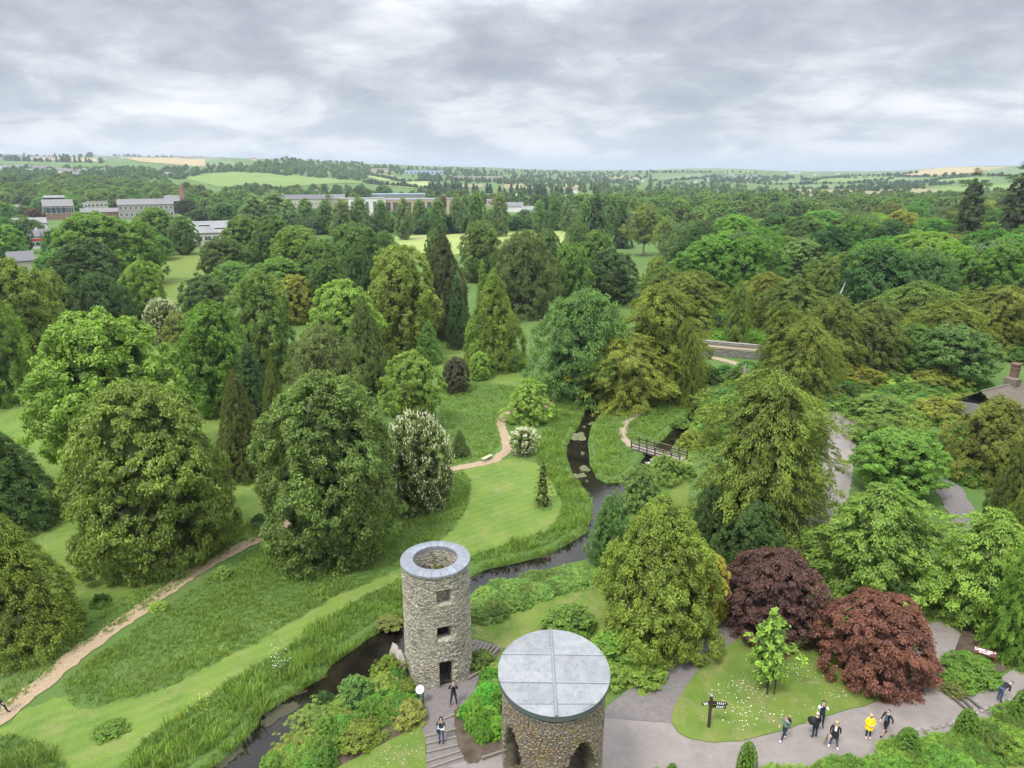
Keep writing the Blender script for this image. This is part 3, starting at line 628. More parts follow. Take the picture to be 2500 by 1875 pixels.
reg('farA', 5, 10, 'round', 330, 24, .85, .55, seed=21, lump=.18, inner=.2)
reg('farB', 5, 11, 'egg', 330, 24, .85, .55, seed=22, lump=.2, inner=.2)
reg('farcone', 3, 11, 'cone', 200, 24, .6, .42, asp=.35, seed=23, lump=.1, inner=.1, mtl='needle', elong=.8, droop=.6)
reg('shrubA', 1, 1.1, 'mound', 170, 40, .20, .12, seed=24, lump=.13, inner=.2)
reg('shrubB', 1, 1.2, 'mound', 170, 36, .22, .15, asp=.4, seed=25, lump=.2, inner=.2, spiky=.2)
reg('fern', 1, .8, 'mound', 60, 40, .34, .30, asp=.28, seed=26, lump=.2, elong=1.6, droop=.8, up=.8)
reg('bigleaf', 1, .9, 'mound', 60, 12, .3, .42, asp=.8, seed=27, lump=.2, up=1.4)
reg('topiary', 1, 2.3, 'dome', 420, 46, .12, .085, asp=.35, seed=28, lump=.015, inner=.1, mtl='needle', up=.7)
reg('juniper', 1, .8, 'mound', 200, 60, .17, .10, asp=.3, seed=29, lump=.16, inner=.15, up=.8, mtl='needle', spiky=.25)
reg('rosette', 1, 1.3, 'mound', 130, 40, .24, .19, asp=.32, seed=30, lump=.14, up=.9)
reg('thick', 3, 3, 'mound', 420, 55, .36, .20, asp=.32, seed=61, lump=.28, inner=.3, spiky=.25, up=.7)
reg('yucca', 1, .8, 'mound', 40, 60, .4, .5, asp=.12, seed=34, up=.8, hang=.2)
TR = {}
def trunkmesh(key, R, Hh, r0, nb, seed, upto=.8, spread=.55, pale=False, start=.3):
    r = random.Random(seed); m = MB(); pts = [(0, 0, -.3)]; x = y = 0
    for i in range(1, 6):
        x += r.uniform(-.12, .12) * r0 * 2; y += r.uniform(-.12, .12) * r0 * 2; pts.append((x, y, Hh * upto * i / 5))
    m.tube(pts, [r0 * 1.35] + [r0 * (1 - .17 * i) for i in range(1, 6)], 8)
    for b in range(nb):
        z = Hh * upto * (start + (.95 - start) * b / nb); a = b * 2.4 + r.random(); L = R * spread * r.uniform(.8, 1.2)
        p0 = Vector((x * .5, y * .5, z)); p1 = p0 + Vector((math.cos(a) * L * .5, math.sin(a) * L * .5, L * .35)); p2 = p0 + Vector((math.cos(a) * L, math.sin(a) * L, L * .8))
        m.tube([p0, p1, p2], [r0 * .4, r0 * .28, r0 * .1], 5)
    TR[key] = m.mesh('trunk', M['palebark' if pale else 'bark'], True)
trunkmesh('t', 5, 11, .30, 8, 1, .7, .45); trunkmesh('tc', 2, 12, .3, 0, 2, .9); trunkmesh('ts', 1, 4, .045, 5, 3, .9, .8); trunkmesh('tb', 1, 1, .06, 5, 4, .7, .6)
trunkmesh('tp', 5, 12, .30, 11, 5, .85, .8, True, .25); trunkmesh('tyew', 5, 9, .34, 12, 6, .62, .5, False, .2)
TRUNKFOR = {'conifer': 'tc', 'goldcone': 'tc', 'spruce': 'tc', 'weepspire': 'tc', 'farcone': 'tc', 'poplar': 'tc', 'sparse': 'ts', 'sapling': 'ts', 'opentree': 'tp', 'pine': 'tyew', 'yew': 'tyew', 'yewskirt': 'tyew', 'layer': 'tyew',
            'shrubA': 'tb', 'shrubB': 'tb', 'rosette': 'tb', 'topiary': 'tb', 'juniper': 'tb', 'dogwood': 'tb', 'fern': None, 'bigleaf': None, 'yucca': None}
tr_rnd = random.Random(99)
def plant(name, kind, loc, R, Hh, col, label, cat, group=None, jit=.0, trunk=True):
    me, r0, h0 = CR[kind]
    root = empty(name, loc, tr_rnd.random() * 6.28, label, cat, group)
    s = (R / r0 * tr_rnd.uniform(.97, 1.03), R / r0 * tr_rnd.uniform(.97, 1.03), Hh / h0)
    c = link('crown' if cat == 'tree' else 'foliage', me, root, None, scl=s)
    k = [1 + tr_rnd.uniform(-jit, jit) for _ in range(3)]; b = 1 + tr_rnd.uniform(-jit, jit)
    c.color = (col[0] * k[0] * b, col[1] * b, col[2] * k[2] * b, 1)
    tk = TRUNKFOR.get(kind, 't')
    if trunk and tk:
        base = {'t': (5, 11), 'tc': (2, 12), 'ts': (1, 4), 'tb': (1, 1), 'tp': (5, 12), 'tyew': (5, 9)}[tk]
        link('trunk' if cat == 'tree' else 'stem', TR[tk], root, None, scl=(R / base[0] * .9 if tk != 'tc' else max(.6, R / 3.2), R / base[0] * .9 if tk != 'tc' else max(.6, R / 3.2), Hh / base[1]))
    if kind in PETAL:
        p = link('blossom', PETAL[kind], root, None, scl=s); p['kind'] = 'stuff'
    return root
G = dict(mid=(.050, .112, .024), dark=(.028, .066, .024), bright=(.085, .20, .022), yell=(.088, .150, .032), grey=(.072, .118, .052), olive=(.080, .112, .028),
         lime=(.090, .165, .030), blue=(.026, .072, .045), dgrey=(.055, .085, .045), gold=(.17, .19, .028), purple=(.075, .036, .044), red=(.15, .06, .052), black=(.022, .012, .022),
         vivid=(.115, .22, .018), tan=(.13, .115, .035), deep=(.022, .048, .020), silver=(.13, .17, .10), brown=(.075, .065, .035), rust=(.20, .13, .05))
WIDE = ('broadA', 'broadB', 'willow', 'holly', 'opentree', 'yew', 'yewskirt', 'layer')
SKIRTED = ('skirtA', 'skirtB', 'maple', 'conifer', 'goldcone', 'spruce', 'blossomtree', 'yewskirt', 'layer')
def tree(kind, cx, top, w_, col, label, base=None, h=None, name='broadleaf_tree', cat='tree', group=None, jit=.06, scalew=1.0):
    """cx, top, base, w_ measured on the 2212 px overview of the photograph; the base row fixes the place, or the height does"""
    if base is not None:
        p = hd(cx, base); dep = p.y * cp + CAMZ * sp * .7; R = w_ * Q / F * dep * .5 * scalew * (.84 if kind in WIDE else .95)
        D = p.y + R * (.75 if kind in SKIRTED else .4); h = max(.3, z_at(D, top * Q) - p.z); p = Vector((x_at(D, p.z + h * .4, cx * Q), D, p.z))   # the traced base is the near rim of the crown
    else:
        p = hd(cx, top, h); p.z = H(p.x, p.y)
        dep = p.y * cp - (p.z + h * .5 - CAMZ) * sp; R = w_ * Q / F * dep * .5 * scalew * (.84 if kind in WIDE else .95)
    c = G[col] if isinstance(col, str) else col
    if c[1] > c[0] * 1.2: c = (max(c[0] * 1.12, c[1] * .58), c[1] * (.86 if c[1] > .15 else 1.0), max(c[2] * .92, c[1] * .23))
    return plant(name, kind, p, R, h, c, label, cat, group, jit)
# ------------------------------------------------------------ the trees one can tell apart (columns: centre, top, width in overview pixels)
T = tree
# left bank, front to back
T('conifer', 28, 1105, 250, 'olive', 'drooping olive yew-like conifer cut by the lower left edge of the view', base=1440, name='conifer', scalew=1.05)
T('conifer', 12, 925, 215, 'dark', 'dark green conifer behind the drooping one, at the left edge', base=1165, name='conifer')
T('skirtA', 322, 828, 365, (.072, .112, .032), 'huge lime tree with yellowish young tips, foliage down to the grass beside the woodchip path', base=1262, name='lime_tree')
T('skirtB', 708, 812, 318, (.062, .105, .040), 'huge dense grey-green tree at the end of the woodchip path, left of the open tower', base=1250)
T('blossomtree', 900, 905, 164, (.055, .085, .035), 'rounded tree covered in creamy white blossom candles', base=1115, name='blossom_tree')
T('conifer', 517, 795, 112, (.045, .062, .022), 'dark pointed conifer with bare trunk foot, between the two huge trees', base=1045, name='conifer')
T('conifer', 583, 770, 74, (.055, .072, .022), 'slim dark conifer close behind the pointed one', h=12, name='conifer')
T('spruce', 530, 730, 90, (.028, .06, .028), 'deep green fir hidden behind the dark conifers', h=11.5, name='fir_tree')
T('broadA', 238, 682, 352, 'yell', 'broad yellow-green tree behind the huge lime tree', base=1050)
T('broadB', 445, 658, 168, (.062, .118, .024), 'mid green tree right of the broad yellow-green one', h=14.5)
T('broadB', 552, 593, 150, (.078, .125, .05), 'tall chestnut with pale drooping leaf clusters', h=16.5, name='chestnut_tree')
T('willow', 690, 705, 182, (.062, .092, .045), 'grey-green feathery tree rising behind the huge dense tree', h=12.5)
T('goldcone', 782, 640, 112, (.050, .080, .032), 'dark cypress with pale flecked tips between bright trees', h=14.5, name='cypress', scalew=1.05)
T('broadA', 735, 611, 172, 'bright', 'bright green chestnut with a flat fringe around the dark cypress', h=14.5, name='chestnut_tree')
T('broadB', 868, 536, 172, (.098, .16, .036), 'tallest pale lime-green tree near the middle of the park', base=775, name='lime_tree')
T('broadA', 890, 764, 148, (.082, .18, .04), 'round fresh green tree right above the blossom tree', base=935, name='maple_tree')
T('roundsmall', 633, 596, 88, (.105, .13, .03), 'olive tree with a smooth egg-shaped crown', h=10, name='hornbeam')
T('broadA', 436, 600, 135, (.035, .075, .03), 'dark glossy round tree above the clearing edge', h=11)
T('broadB', 302, 566, 98, (.085, .15, .035), 'light green tree at the left rim of the clearing', h=13)
T('blossomtree', 345, 650, 78, (.06, .09, .035), 'small tree with cream blossom behind the broad yellow-green one', h=8, name='blossom_tree')
T('broadA', 380, 678, 80, (.085, .11, .04), 'small olive tree next to the cream blossom', h=9)
T('broadA', 200, 462, 205, (.062, .135, .028), 'large spreading light green tree left of the clearing', h=20)
T('broadB', 295, 482, 100, (.075, .14, .035), 'paler crown leaning over the clearing from the large spreading tree', h=17)
T('broadA', 175, 520, 160, (.03, .062, .026), 'dark round tree below the large spreading one', h=15)
T('willow', 205, 590, 150, (.028, .060, .026), 'low dark tree with shadowed branches above the left lawn', h=12)
T('broadA', 150, 625, 85, (.035, .078, .03), 'dark bushy tree at the far edge of the left lawn', h=9)
T('broadA', 42, 566, 175, (.09, .155, .035), 'yellowish lime tree at the left edge beyond the lawn', base=800, name='lime_tree')
T('broadB', 100, 585, 80, (.10, .17, .05), 'pale willow-like tree beside the lime tree at the left edge', h=13)
T('willow', -40, 640, 150, (.075, .13, .03), 'half hidden lime tree outside the left lawn', h=15, name='lime_tree')
T('goldcone', 958, 494, 118, (.045, .050, .026), 'brownish dark cypress behind the slim blue-green spruce', base=735, name='cypress', scalew=1.05)
T('broadB', 940, 498, 60, (.05, .095, .04), 'narrow grey-green tree rising out of the brownish cypress', h=16)
T('spruce', 990, 588, 50, (.026, .068, .036), 'slim blue-green spruce with tiered branches', base=755, name='spruce')
T('weepspire', 1041, 555, 44, (.075, .13, .028), 'weeping spire-shaped cypress with hanging yellow-green branches', h=17.5, name='weeping_cypress')
T('goldcone', 1068, 582, 146, (.085, .13, .025), 'broad golden-green conifer pyramid at the lawn edge', base=808, name='thuja')
T('willow', 1135, 500, 158, (.052, .082, .038), 'large grey-green weeping beech behind the golden conifer', h=18.5, name='beech_tree')
T('broadB', 1040, 480, 110, (.058, .098, .038), 'grey-green tree at the near edge of the hayfield', h=17)
T('broadB', 1235, 528, 96, (.06, .12, .04), 'chestnut with drooping fronds beside the gravel terrace', h=15, name='chestnut_tree')
T('spruce', 925, 690, 58, (.075, .14, .045), 'small pale larch in front of the tallest lime tree', base=790, name='larch')
T('willow', 1262, 630, 265, (.062, .118, .050), 'spreading grey-green ash tree by the river bend', base=865, name='ash_tree')
T('yewskirt', 1352, 722, 215, (.095, .125, .032), 'yew with golden fan-like branches above the river island', base=890, name='yew_tree')
T('yewskirt', 1432, 618, 220, (.080, .105, .026), 'tall olive yew behind the golden fan-branched one', h=15.5, name='yew_tree')
T('yewskirt', 1488, 690, 70, (.075, .10, .026), 'olive yew nearest the stone wall path', h=12, name='yew_tree')
T('roundsmall', 1036, 761, 48, 'vivid', 'small ball-shaped bright green maple on the lawn', base=822, name='maple_tree')
T('roundsmall', 985, 773, 60, (.06, .055, .045), 'small grey-brown beech with a bare stem on the lawn', base=850, name='beech_tree')
T('layer', 1143, 818, 108, 'vivid', 'brilliant yellow-green tree beside the woodchip path bend', base=922, name='maple_tree')
T('dogwood', 1131, 930, 68, (.07, .11, .04), 'small dogwood covered in flat white flowers', base=986, name='dogwood')
T('goldcone', 993, 928, 42, (.055, .085, .035), 'small dark cypress bush in the meadow', base=990, name='cypress')
T('sapling', 1173, 980, 44, (.07, .10, .04), 'thin young larch standing alone on the mown lawn', base=1097, name='larch')
# beyond the park: middle distance
for a in [(525, 470, 110, .062, .112, .03, 16, 'round maple at the left end of the row behind the clearing'), (585, 468, 110, .045, .092, .03, 17, 'round dark chestnut in the row behind the clearing'),
          (640, 490, 130, .075, .13, .035, 15, 'light green chestnut in front of the row behind the clearing'), (480, 515, 120, .045, .078, .028, 13, 'flat-topped dark oak on the right rim of the clearing'),
          (760, 486, 150, .048, .098, .035, 17, 'broad dark green chestnut below the school'), (690, 520, 120, .055, .10, .035, 15, 'mid green tree behind the bright chestnut'),
          (600, 560, 160, .065, .13, .035, 11, 'soft green thicket-like tree along the clearing'), (500, 565, 100, .075, .15, .05, 8, 'pale low tree at the clearing corner'),
          (700, 560, 110, .042, .085, .03, 13, 'dark tree between the hornbeam and the tall lime'), (770, 530, 100, .035, .072, .032, 15, 'deep green tree left of the tall lime tree'),
          (830, 500, 90, .05, .10, .035, 15, 'green tree touching the left end of the hayfield'), (1100, 520, 100, .055, .09, .04, 16, 'grey tree in the hayfield foreground'),
          (1180, 500, 90, .05, .088, .04, 16, 'rounded grey tree just before the hayfield corner'), (1290, 500, 90, .065, .115, .04, 15, 'pale green tree right of the hayfield'),
          (1320, 540, 130, .032, .068, .03, 13, 'dark spreading sycamore over the gravel terrace'), (1250, 480, 80, .05, .09, .04, 15, 'dark grey tree at the far hayfield corner'),
          (1520, 480, 150, .03, .062, .025, 17, 'large dark oak right of the pale-trunked gum tree'), (1590, 500, 100, .05, .105, .03, 15, 'green oak beside the large dark one'),
          (1470, 505, 80, .09, .16, .05, 13, 'pale yellowish tree behind the gum tree'), (1650, 500, 110, .06, .09, .035, 14, 'rounded olive oak in the right-hand wood'),
          (1740, 470, 120, .045, .08, .03, 16, 'dark oak rising from the right-hand wood'), (1760, 505, 90, .028, .062, .04, 12, 'blue-green pine-like dome in the right-hand wood'),
          (1950, 455, 90, .12, .15, .045, 16, 'yellowish flowering lime in the right-hand wood'), (2120, 430, 130, .12, .15, .05, 17, 'cream-topped chestnut under the right skyline pines'),
          (1440, 575, 120, .062, .10, .03, 12, 'olive yew behind the gravel terrace'), (1550, 540, 130, .09, .15, .07, 10, 'silvery willow in the hollow above the stone wall'),
          (1600, 560, 100, .075, .13, .055, 9, 'grey-green willow beside the silvery one'), (1500, 585, 150, .075, .095, .022, 12, 'rust-tipped olive yew with a smooth dome'),
          (1420, 555, 60, .10, .15, .05, 11, 'small pale tree beside the terrace'), (330, 450, 110, .06, .12, .035, 17, 'tall green tree before the mill'), (390, 470, 70, .05, .10, .03, 14, 'mid green tree beside the workshop roof')]:
    T(['broadA', 'broadB', 'willow'][int(a[0] * 7) % 3] if 'yew' not in a[7] else 'yew', a[0], a[1], a[2], (a[3], a[4], a[5]), a[7], h=a[6], name='yew_tree' if 'yew' in a[7] else 'broadleaf_tree')
T('opentree', 1395, 442, 100, (.115, .135, .045), 'tall gum tree with a pale forked trunk showing through thin foliage', h=19, name='gum_tree')
T('opentree', 1440, 470, 60, (.09, .14, .05), 'thin pale-stemmed tree beside the gum tree', h=16, name='gum_tree')
# ridge of yews on the right
YW = [(1700, 512, 175, 'olive yew with bare grey twigs at the top of the slope'), (1800, 560, 130, 'yew behind the dead branch on the slope'), (1660, 590, 120, 'open-branched yew above the stone wall'),
      (1720, 600, 150, 'yew with pale dead stems in the middle of the slope'), (1850, 545, 160, 'wide layered yew on the slope crest'), (1810, 640, 150, 'yellow-tipped yew above the dark purple maple'),
      (1940, 560, 170, 'broad yew in the middle of the slope crest'), (2050, 508, 200, 'rust-topped spreading yew on the crest'), (2130, 560, 190, 'great yew below the rust-topped one'),
      (1990, 610, 190, 'wide low yew in the centre of the slope'), (2180, 620, 190, 'dark yew at the right edge of the slope'), (1900, 650, 150, 'yew standing over the fern garden'),
      (2060, 650, 180, 'yew behind the grey-green round tree'), (1700, 655, 110, 'yew with a leaning trunk at the end of the stone wall'), (1750, 690, 160, 'low dark yew over the paved path arch'),
      (2200, 540, 160, 'tall yew at the right edge under the pines'), (1600, 610, 60, 'slender olive yew left of the leaning one')]
for i, (a, b, c_, lb) in enumerate(YW):
    T('yewskirt' if i % 3 else 'yew', a, b, c_, [(.078, .108, .026), (.066, .098, .027), (.092, .116, .024), (.056, .084, .027)][i % 4] if 'rust' not in lb else (.13, .115, .028), lb, h=[12, 13, 11.5, 12][i % 4], name='yew_tree', group='yews on the slope', jit=.1)
T('pine', 2088, 368, 84, (.035, .06, .03), 'ragged dark pine on the right skyline, left of the taller one', base=590, name='pine_tree')
T('pine', 2185, 354, 96, (.035, .055, .032), 'tallest ragged pine on the right skyline', base=600, name='pine_tree')
T('yew', 2085, 440, 120, (.05, .065, .03), 'dark flat-topped cedar under the left skyline pine', h=16, name='cedar')
T('farcone', 1290, 412, 64, (.030, .060, .035), 'broad dark pine in the far row behind the hayfield', h=24, name='pine_tree')
T('farcone', 1345, 430, 50, (.032, .065, .035), 'narrow dark pine right of the broad far one', h=20, name='pine_tree')
T('broadA', 2075, 706, 190, (.062, .115, .052), 'round grey-green tree behind the slate roof', h=9)
T('broadA', 1982, 703, 110, (.062, .118, .040), 'mid green tree leaning left of the round grey-green one', h=8.5)
T('maple', 1898, 745, 82, 'black', 'nearly black purple maple at the foot of the slope', h=5, name='japanese_maple')
T('layer', 1840, 742, 120, (.05, .13, .03), 'fresh green spreading bush left of the black maple', h=5, name='maple_tree')
# right foreground
T('yewskirt', 1650, 806, 345, (.074, .106, .030), 'great layered yew in the middle of the garden with light gaps in its crown', base=1215, name='yew_tree', scalew=1.0)
T('yewskirt', 1735, 905, 140, (.066, .088, .028), 'darker arm-like yew joined to the right of the great layered yew', h=9.5, name='yew_tree')
T('holly', 1545, 1050, 120, (.026, .058, .022), 'dark glossy laurel under the great layered yew', h=7, name='laurel')
T('holly', 1640, 1090, 190, (.028, .060, .022), 'dark holly mass at the foot of the great yew', h=7, name='holly_tree')
T('holly', 1425, 1088, 320, (.088, .130, .030), 'broad golden variegated holly beside the gravel path', base=1410, name='holly_tree')
T('broadB', 1538, 1200, 95, (.19, .24, .02), 'acid yellow bush on the right flank of the golden holly', h=5.5, name='golden_shrub')
T('holly', 1325, 1072, 110, (.055, .11, .045), 'glossy laurel bush by the river left of the golden holly', h=6, name='laurel')
T('thick', 1388, 1012, 96, (.085, .135, .06), 'pale grey-green willow bush below the footbridge', h=4, name='willow_bush')
T('thick', 1437, 985, 84, (.09, .15, .055), 'pale willow bush touching the footbridge railing', h=2.6, name='willow_bush')
T('layer', 1900, 1052, 330, (.058, .165, .022), 'bright green dogwood with wide layered branches', base=1320, name='dogwood')
T('broadA', 1955, 935, 215, (.050, .145, .022), 'round bright green tree behind the layered dogwood', h=6.5)
T('holly', 1965, 1090, 110, (.032, .075, .03), 'dark green bush between layered dogwood and gravel path', h=5.5, name='laurel')
T('maple', 1672, 1192, 245, (.062, .033, .040), 'large dark purple japanese maple behind the young tree', base=1400, name='japanese_maple')
T('maple', 1895, 1285, 258, (.100, .045, .050), 'dense red-brown japanese maple dome on the lawn corner', base=1508, name='japanese_maple')
T('layer', 2135, 1105, 290, (.10, .21, .02), 'lime green layered tree over the dark sign', base=1385, name='maple_tree', scalew=.95)
T('layer', 2245, 1160, 120, (.05, .14, .022), 'darker green layered tree at the right edge beside the lime green one', h=9, name='maple_tree')
T('sparse', 1664, 1312, 96, (.105, .24, .03), 'young bright green tree tied to short stakes on the signpost lawn', base=1502, name='young_tree')
T('holly', 2165, 862, 215, (.080, .105, .032), 'great olive holly dotted with pale flowers at the right edge', h=8.5, name='holly_tree')
T('holly', 2212, 960, 110, (.058, .082, .026), 'dark olive holly below the flowered one at the right edge', h=9, name='holly_tree')
T('holly', 2218, 1060, 84, (.075, .115, .028), 'yellow-flecked holly beside the gravel garden path', h=6, name='holly_tree')
T('holly', 1930, 1235, 110, (.03, .068, .028), 'dark bush in the shade below the layered dogwood', h=3, name='laurel')
# garden shrubs: (kind, x, top, width, height, colour, label, name)
SH = [('rosette', 1795, 765, 60, 2.5, (.06, .14, .03), 'green shrub left of the fern garden path', 'shrub'), ('rosette', 1862, 790, 95, 3, (.12, .16, .04), 'yellow-green tree fern clump in the fern garden', 'tree_fern'),
      ('shrubB', 1925, 800, 60, 2.2, (.07, .11, .035), 'olive shrub behind the yellow-green ferns', 'shrub'), ('rosette', 2020, 800, 120, 3, (.11, .16, .04), 'golden bamboo-like thicket in front of the slate roof', 'bamboo'),
      ('bigleaf', 1945, 815, 80, 1.6, (.11, .21, .03), 'patch of huge light green leaves in the fern garden', 'gunnera'), ('fern', 1800, 850, 70, 1.5, (.05, .13, .05), 'dark fern cluster by the first garden bend', 'fern'),
      ('shrubA', 1840, 830, 60, 2.2, (.035, .075, .03), 'dark rounded shrub in the fern garden', 'shrub'), ('willow', 1905, 855, 150, 3.2, (.085, .14, .045), 'feathery grey-green bamboo clump above the grey plaza', 'bamboo'),
      ('willow', 1920, 905, 150, 3, (.075, .125, .04), 'lower feathery bamboo clump beside the plaza', 'bamboo'), ('rosette', 2030, 860, 110, 3, (.12, .17, .03), 'golden shrub right of the feathery bamboo', 'shrub'),
      ('shrubB', 1965, 880, 70, 2.2, (.10, .15, .03), 'light bamboo tuft between the bamboo clumps', 'bamboo'), ('bigleaf', 1790, 865, 50, 1.2, (.05, .15, .07), 'blue-green giant leaves by the plaza', 'gunnera'),
      ('rosette', 1780, 820, 45, 1.8, (.08, .19, .03), 'bright conifer-like shrub in the fern garden', 'shrub'), ('shrubA', 1990, 835, 80, 2, (.07, .13, .04), 'mid green shrub before the slate roof', 'shrub'),
      ('shrubA', 1530, 790, 60, 2.5, (.035, .09, .035), 'dark green shrub under the wall', 'shrub'), ('fern', 1480, 800, 70, 1.5, (.04, .11, .045), 'fern bank by the upper mill stream', 'fern'),
      ('shrubB', 1500, 840, 60, 2, (.05, .12, .04), 'green bush over the upper mill stream', 'shrub'), ('bigleaf', 1560, 752, 30, 1, (.06, .14, .07), 'giant leaves against the wall foot', 'gunnera'),
      ('shrubA', 1600, 795, 60, 2.2, (.03, .085, .03), 'dark shrub between wall path and dead stump', 'shrub'), ('shrubB', 1500, 930, 60, 2, (.11, .15, .035), 'yellow-leaved pieris beside the mill stream', 'pieris'),
      ('shrubA', 1470, 900, 40, 1.2, (.05, .13, .04), 'green bush at the bridge landing', 'shrub'), ('shrubB', 1545, 870, 70, 2.5, (.07, .11, .03), 'olive shrub left of the great layered yew', 'shrub'),
      ('rosette', 2100, 850, 80, 2.6, (.12, .15, .03), 'golden shrub under the slate roof eaves', 'shrub'), ('rosette', 1960, 965, 46, 1.8, (.11, .15, .03), 'fern-like golden shrub beside the orange post', 'shrub'),
      ('rosette', 1230, 1315, 110, 1.6, (.05, .125, .035), 'glossy rhododendron left of the golden holly', 'rhododendron'), ('rosette', 1340, 1375, 130, 1.8, (.055, .15, .035), 'bright rhododendron behind the leaded turret', 'rhododendron'),
      ('rosette', 1390, 1430, 100, 1.2, (.065, .17, .035), 'low rhododendron right of the leaded turret roof', 'rhododendron'), ('rosette', 1200, 1370, 60, 1.2, (.06, .14, .04), 'small rhododendron at the lawn corner', 'rhododendron'),
      ('rosette', 1320, 1440, 70, 1.2, (.075, .18, .03), 'leafy bush half hidden by the leaded turret', 'rhododendron'), ('shrubA', 1040, 1410, 60, .9, (.055, .09, .03), 'low dark shrub with yellow roses beside the open tower', 'rose_bush'),
      ('shrubB', 1075, 1440, 60, .8, (.08, .19, .03), 'fresh green bush on the timber-edged bed', 'shrub'), ('shrubB', 1070, 1480, 80, 1.0, (.085, .20, .03), 'bright green bush inside the timber-edged bed', 'shrub'),
      ('fern', 1080, 1505, 60, .8, (.06, .16, .05), 'feathery green plant by the leaded turret wall', 'shrub'), ('shrubB', 1055, 1520, 70, .6, (.075, .20, .03), 'low green plants at the near end of the timber-edged bed', 'shrub'),
      ('rosette', 765, 1465, 80, 2.0, (.05, .13, .05), 'blue-green bush leaning over the river', 'shrub'), ('rosette', 828, 1460, 70, 1.4, (.11, .20, .02), 'acid green bush beside the boulder', 'shrub'),
      ('willow', 845, 1420, 80, 1.6, (.085, .13, .035), 'grassy broom bush against the boulder', 'broom_bush'), ('shrubA', 872, 1475, 60, 1.0, (.075, .11, .025), 'olive bush next to the round white sign', 'shrub'),
      ('rosette', 805, 1520, 58, .9, (.11, .12, .04), 'pieris with coral red young tips', 'pieris'), ('shrubB', 830, 1540, 38, .55, (.065, .13, .02), 'small dome of green heath', 'heath'),
      ('rosette', 878, 1520, 78, 1.1, (.14, .15, .05), 'pieris with yellow variegated leaves below the round sign', 'pieris'), ('shrubA', 770, 1570, 95, .9, (.085, .12, .022), 'olive heath mound above the corner lawn', 'heath'),
      ('shrubB', 720, 1545, 60, 1.0, (.085, .17, .03), 'yellow-green shrub on the river slope', 'shrub'), ('willow', 680, 1540, 110, 1.1, (.10, .17, .05), 'pale spreading shrub on the river slope', 'shrub'),
      ('willow', 640, 1600, 110, 1.2, (.10, .155, .045), 'pale spreading shrub at the lower end of the river slope', 'shrub'), ('rosette', 730, 1515, 50, .9, (.10, .18, .045), 'light green shrub over the water', 'shrub'),
      ('shrubB', 832, 1580, 22, .35, (.09, .16, .02), 'tiny heath dome nearest the variegated pieris', 'heath'), ('shrubB', 805, 1597, 22, .35, (.09, .16, .02), 'tiny heath dome by the white stone', 'heath'),
      ('yucca', 700, 1505, 50, .9, (.05, .13, .06), 'clump of blue-green iris leaves at the water', 'iris_clump'), ('fern', 680, 1625, 60, .8, (.07, .16, .04), 'fern at the lower edge of the river slope', 'fern'),
      ('shrubB', 752, 1540, 40, .7, (.17, .11, .035), 'orange-tipped shrub amid the green ones', 'pieris'), ('shrubA', 590, 1630, 60, 1.0, (.07, .15, .04), 'green bush where the slope meets the river', 'shrub'),
      ('rosette', 2105, 1425, 110, 1.2, (.045, .12, .03), 'dense laurel mound in front of the dark sign', 'laurel'), ('rosette', 2065, 1480, 50, .6, (.09, .10, .04), 'low mottled plant beside the steps', 'shrub'),
      ('rosette', 2075, 1455, 70, .9, (.055, .14, .03), 'left flank of the laurel mound', 'laurel'), ('shrubA', 2180, 1390, 90, .7, (.04, .10, .03), 'shaded ground-cover bush at the right edge', 'shrub'),
      ('shrubB', 235, 1565, 62, .55, (.055, .13, .035), 'isolated tuft of tall grass on the mown lawn', 'grass_tuft'), ('yucca', 560, 1118, 42, .6, (.05, .10, .05), 'blue-grey grass clump beside the path end', 'grass_tuft'),
      ('yucca', 215, 1290, 40, .6, (.06, .12, .03), 'dark rush clump near the drooping conifer', 'grass_tuft'), ('rosette', 480, 1225, 36, .9, (.08, .18, .03), 'tiny sapling bush right below the woodchip path', 'shrub'),
      ('rosette', 340, 1302, 38, .5, (.12, .22, .02), 'yellow-green young fern beside the woodchip path', 'fern'), ('shrubB', 608, 1428, 42, .9, (.075, .13, .05), 'cow parsley clump on the river bank', 'cow_parsley'),
      ('shrubA', 100, 815, 60, 1.6, (.05, .13, .035), 'low green bush at the left foot of the yellow-green tree', 'shrub'), ('shrubA', 1485, 1005, 40, 1.2, (.08, .16, .04), 'hedge bush right of the pale willows', 'shrub'),
      ('rosette', 840, 1335, 55, .5, (.09, .10, .04), 'mossy islet plant in the river beside the tower', 'islet_plant')]
for k_, a, b, w_, hh, c_, lb, nm in SH: T('thick' if (k_ == 'willow' or (w_ >= 75 and k_ in ('rosette', 'shrubA', 'shrubB') and b < 1300)) else k_, a, b, w_, c_, lb, h=hh, name=nm, cat={'fern': 'fern', 'bamboo': 'bamboo', 'grass_tuft': 'grass tuft'}.get(nm, 'shrub'))
# clipped cones on the terrace, bottom right
for a, b, w_, hh, lb in [(1620, 1603, 46, 2.6, 'clipped yew cone nearest the fork of the paved path'), (1969, 1574, 54, 2.2, 'clipped yew cone in the middle of the juniper bank'), (2098, 1532, 46, 2.2, 'clipped yew cone next to the dark steps'), (2222, 1490, 50, 2.6, 'clipped yew cone cut by the right edge'), (1454, 1650, 36, 2.0, 'clipped yew tip at the bottom edge')]:
    T('topiary', a, b, w_, (.060, .125, .022), lb, h=hh, name='clipped_yew', cat='topiary', group='clipped yew cones on the terrace')

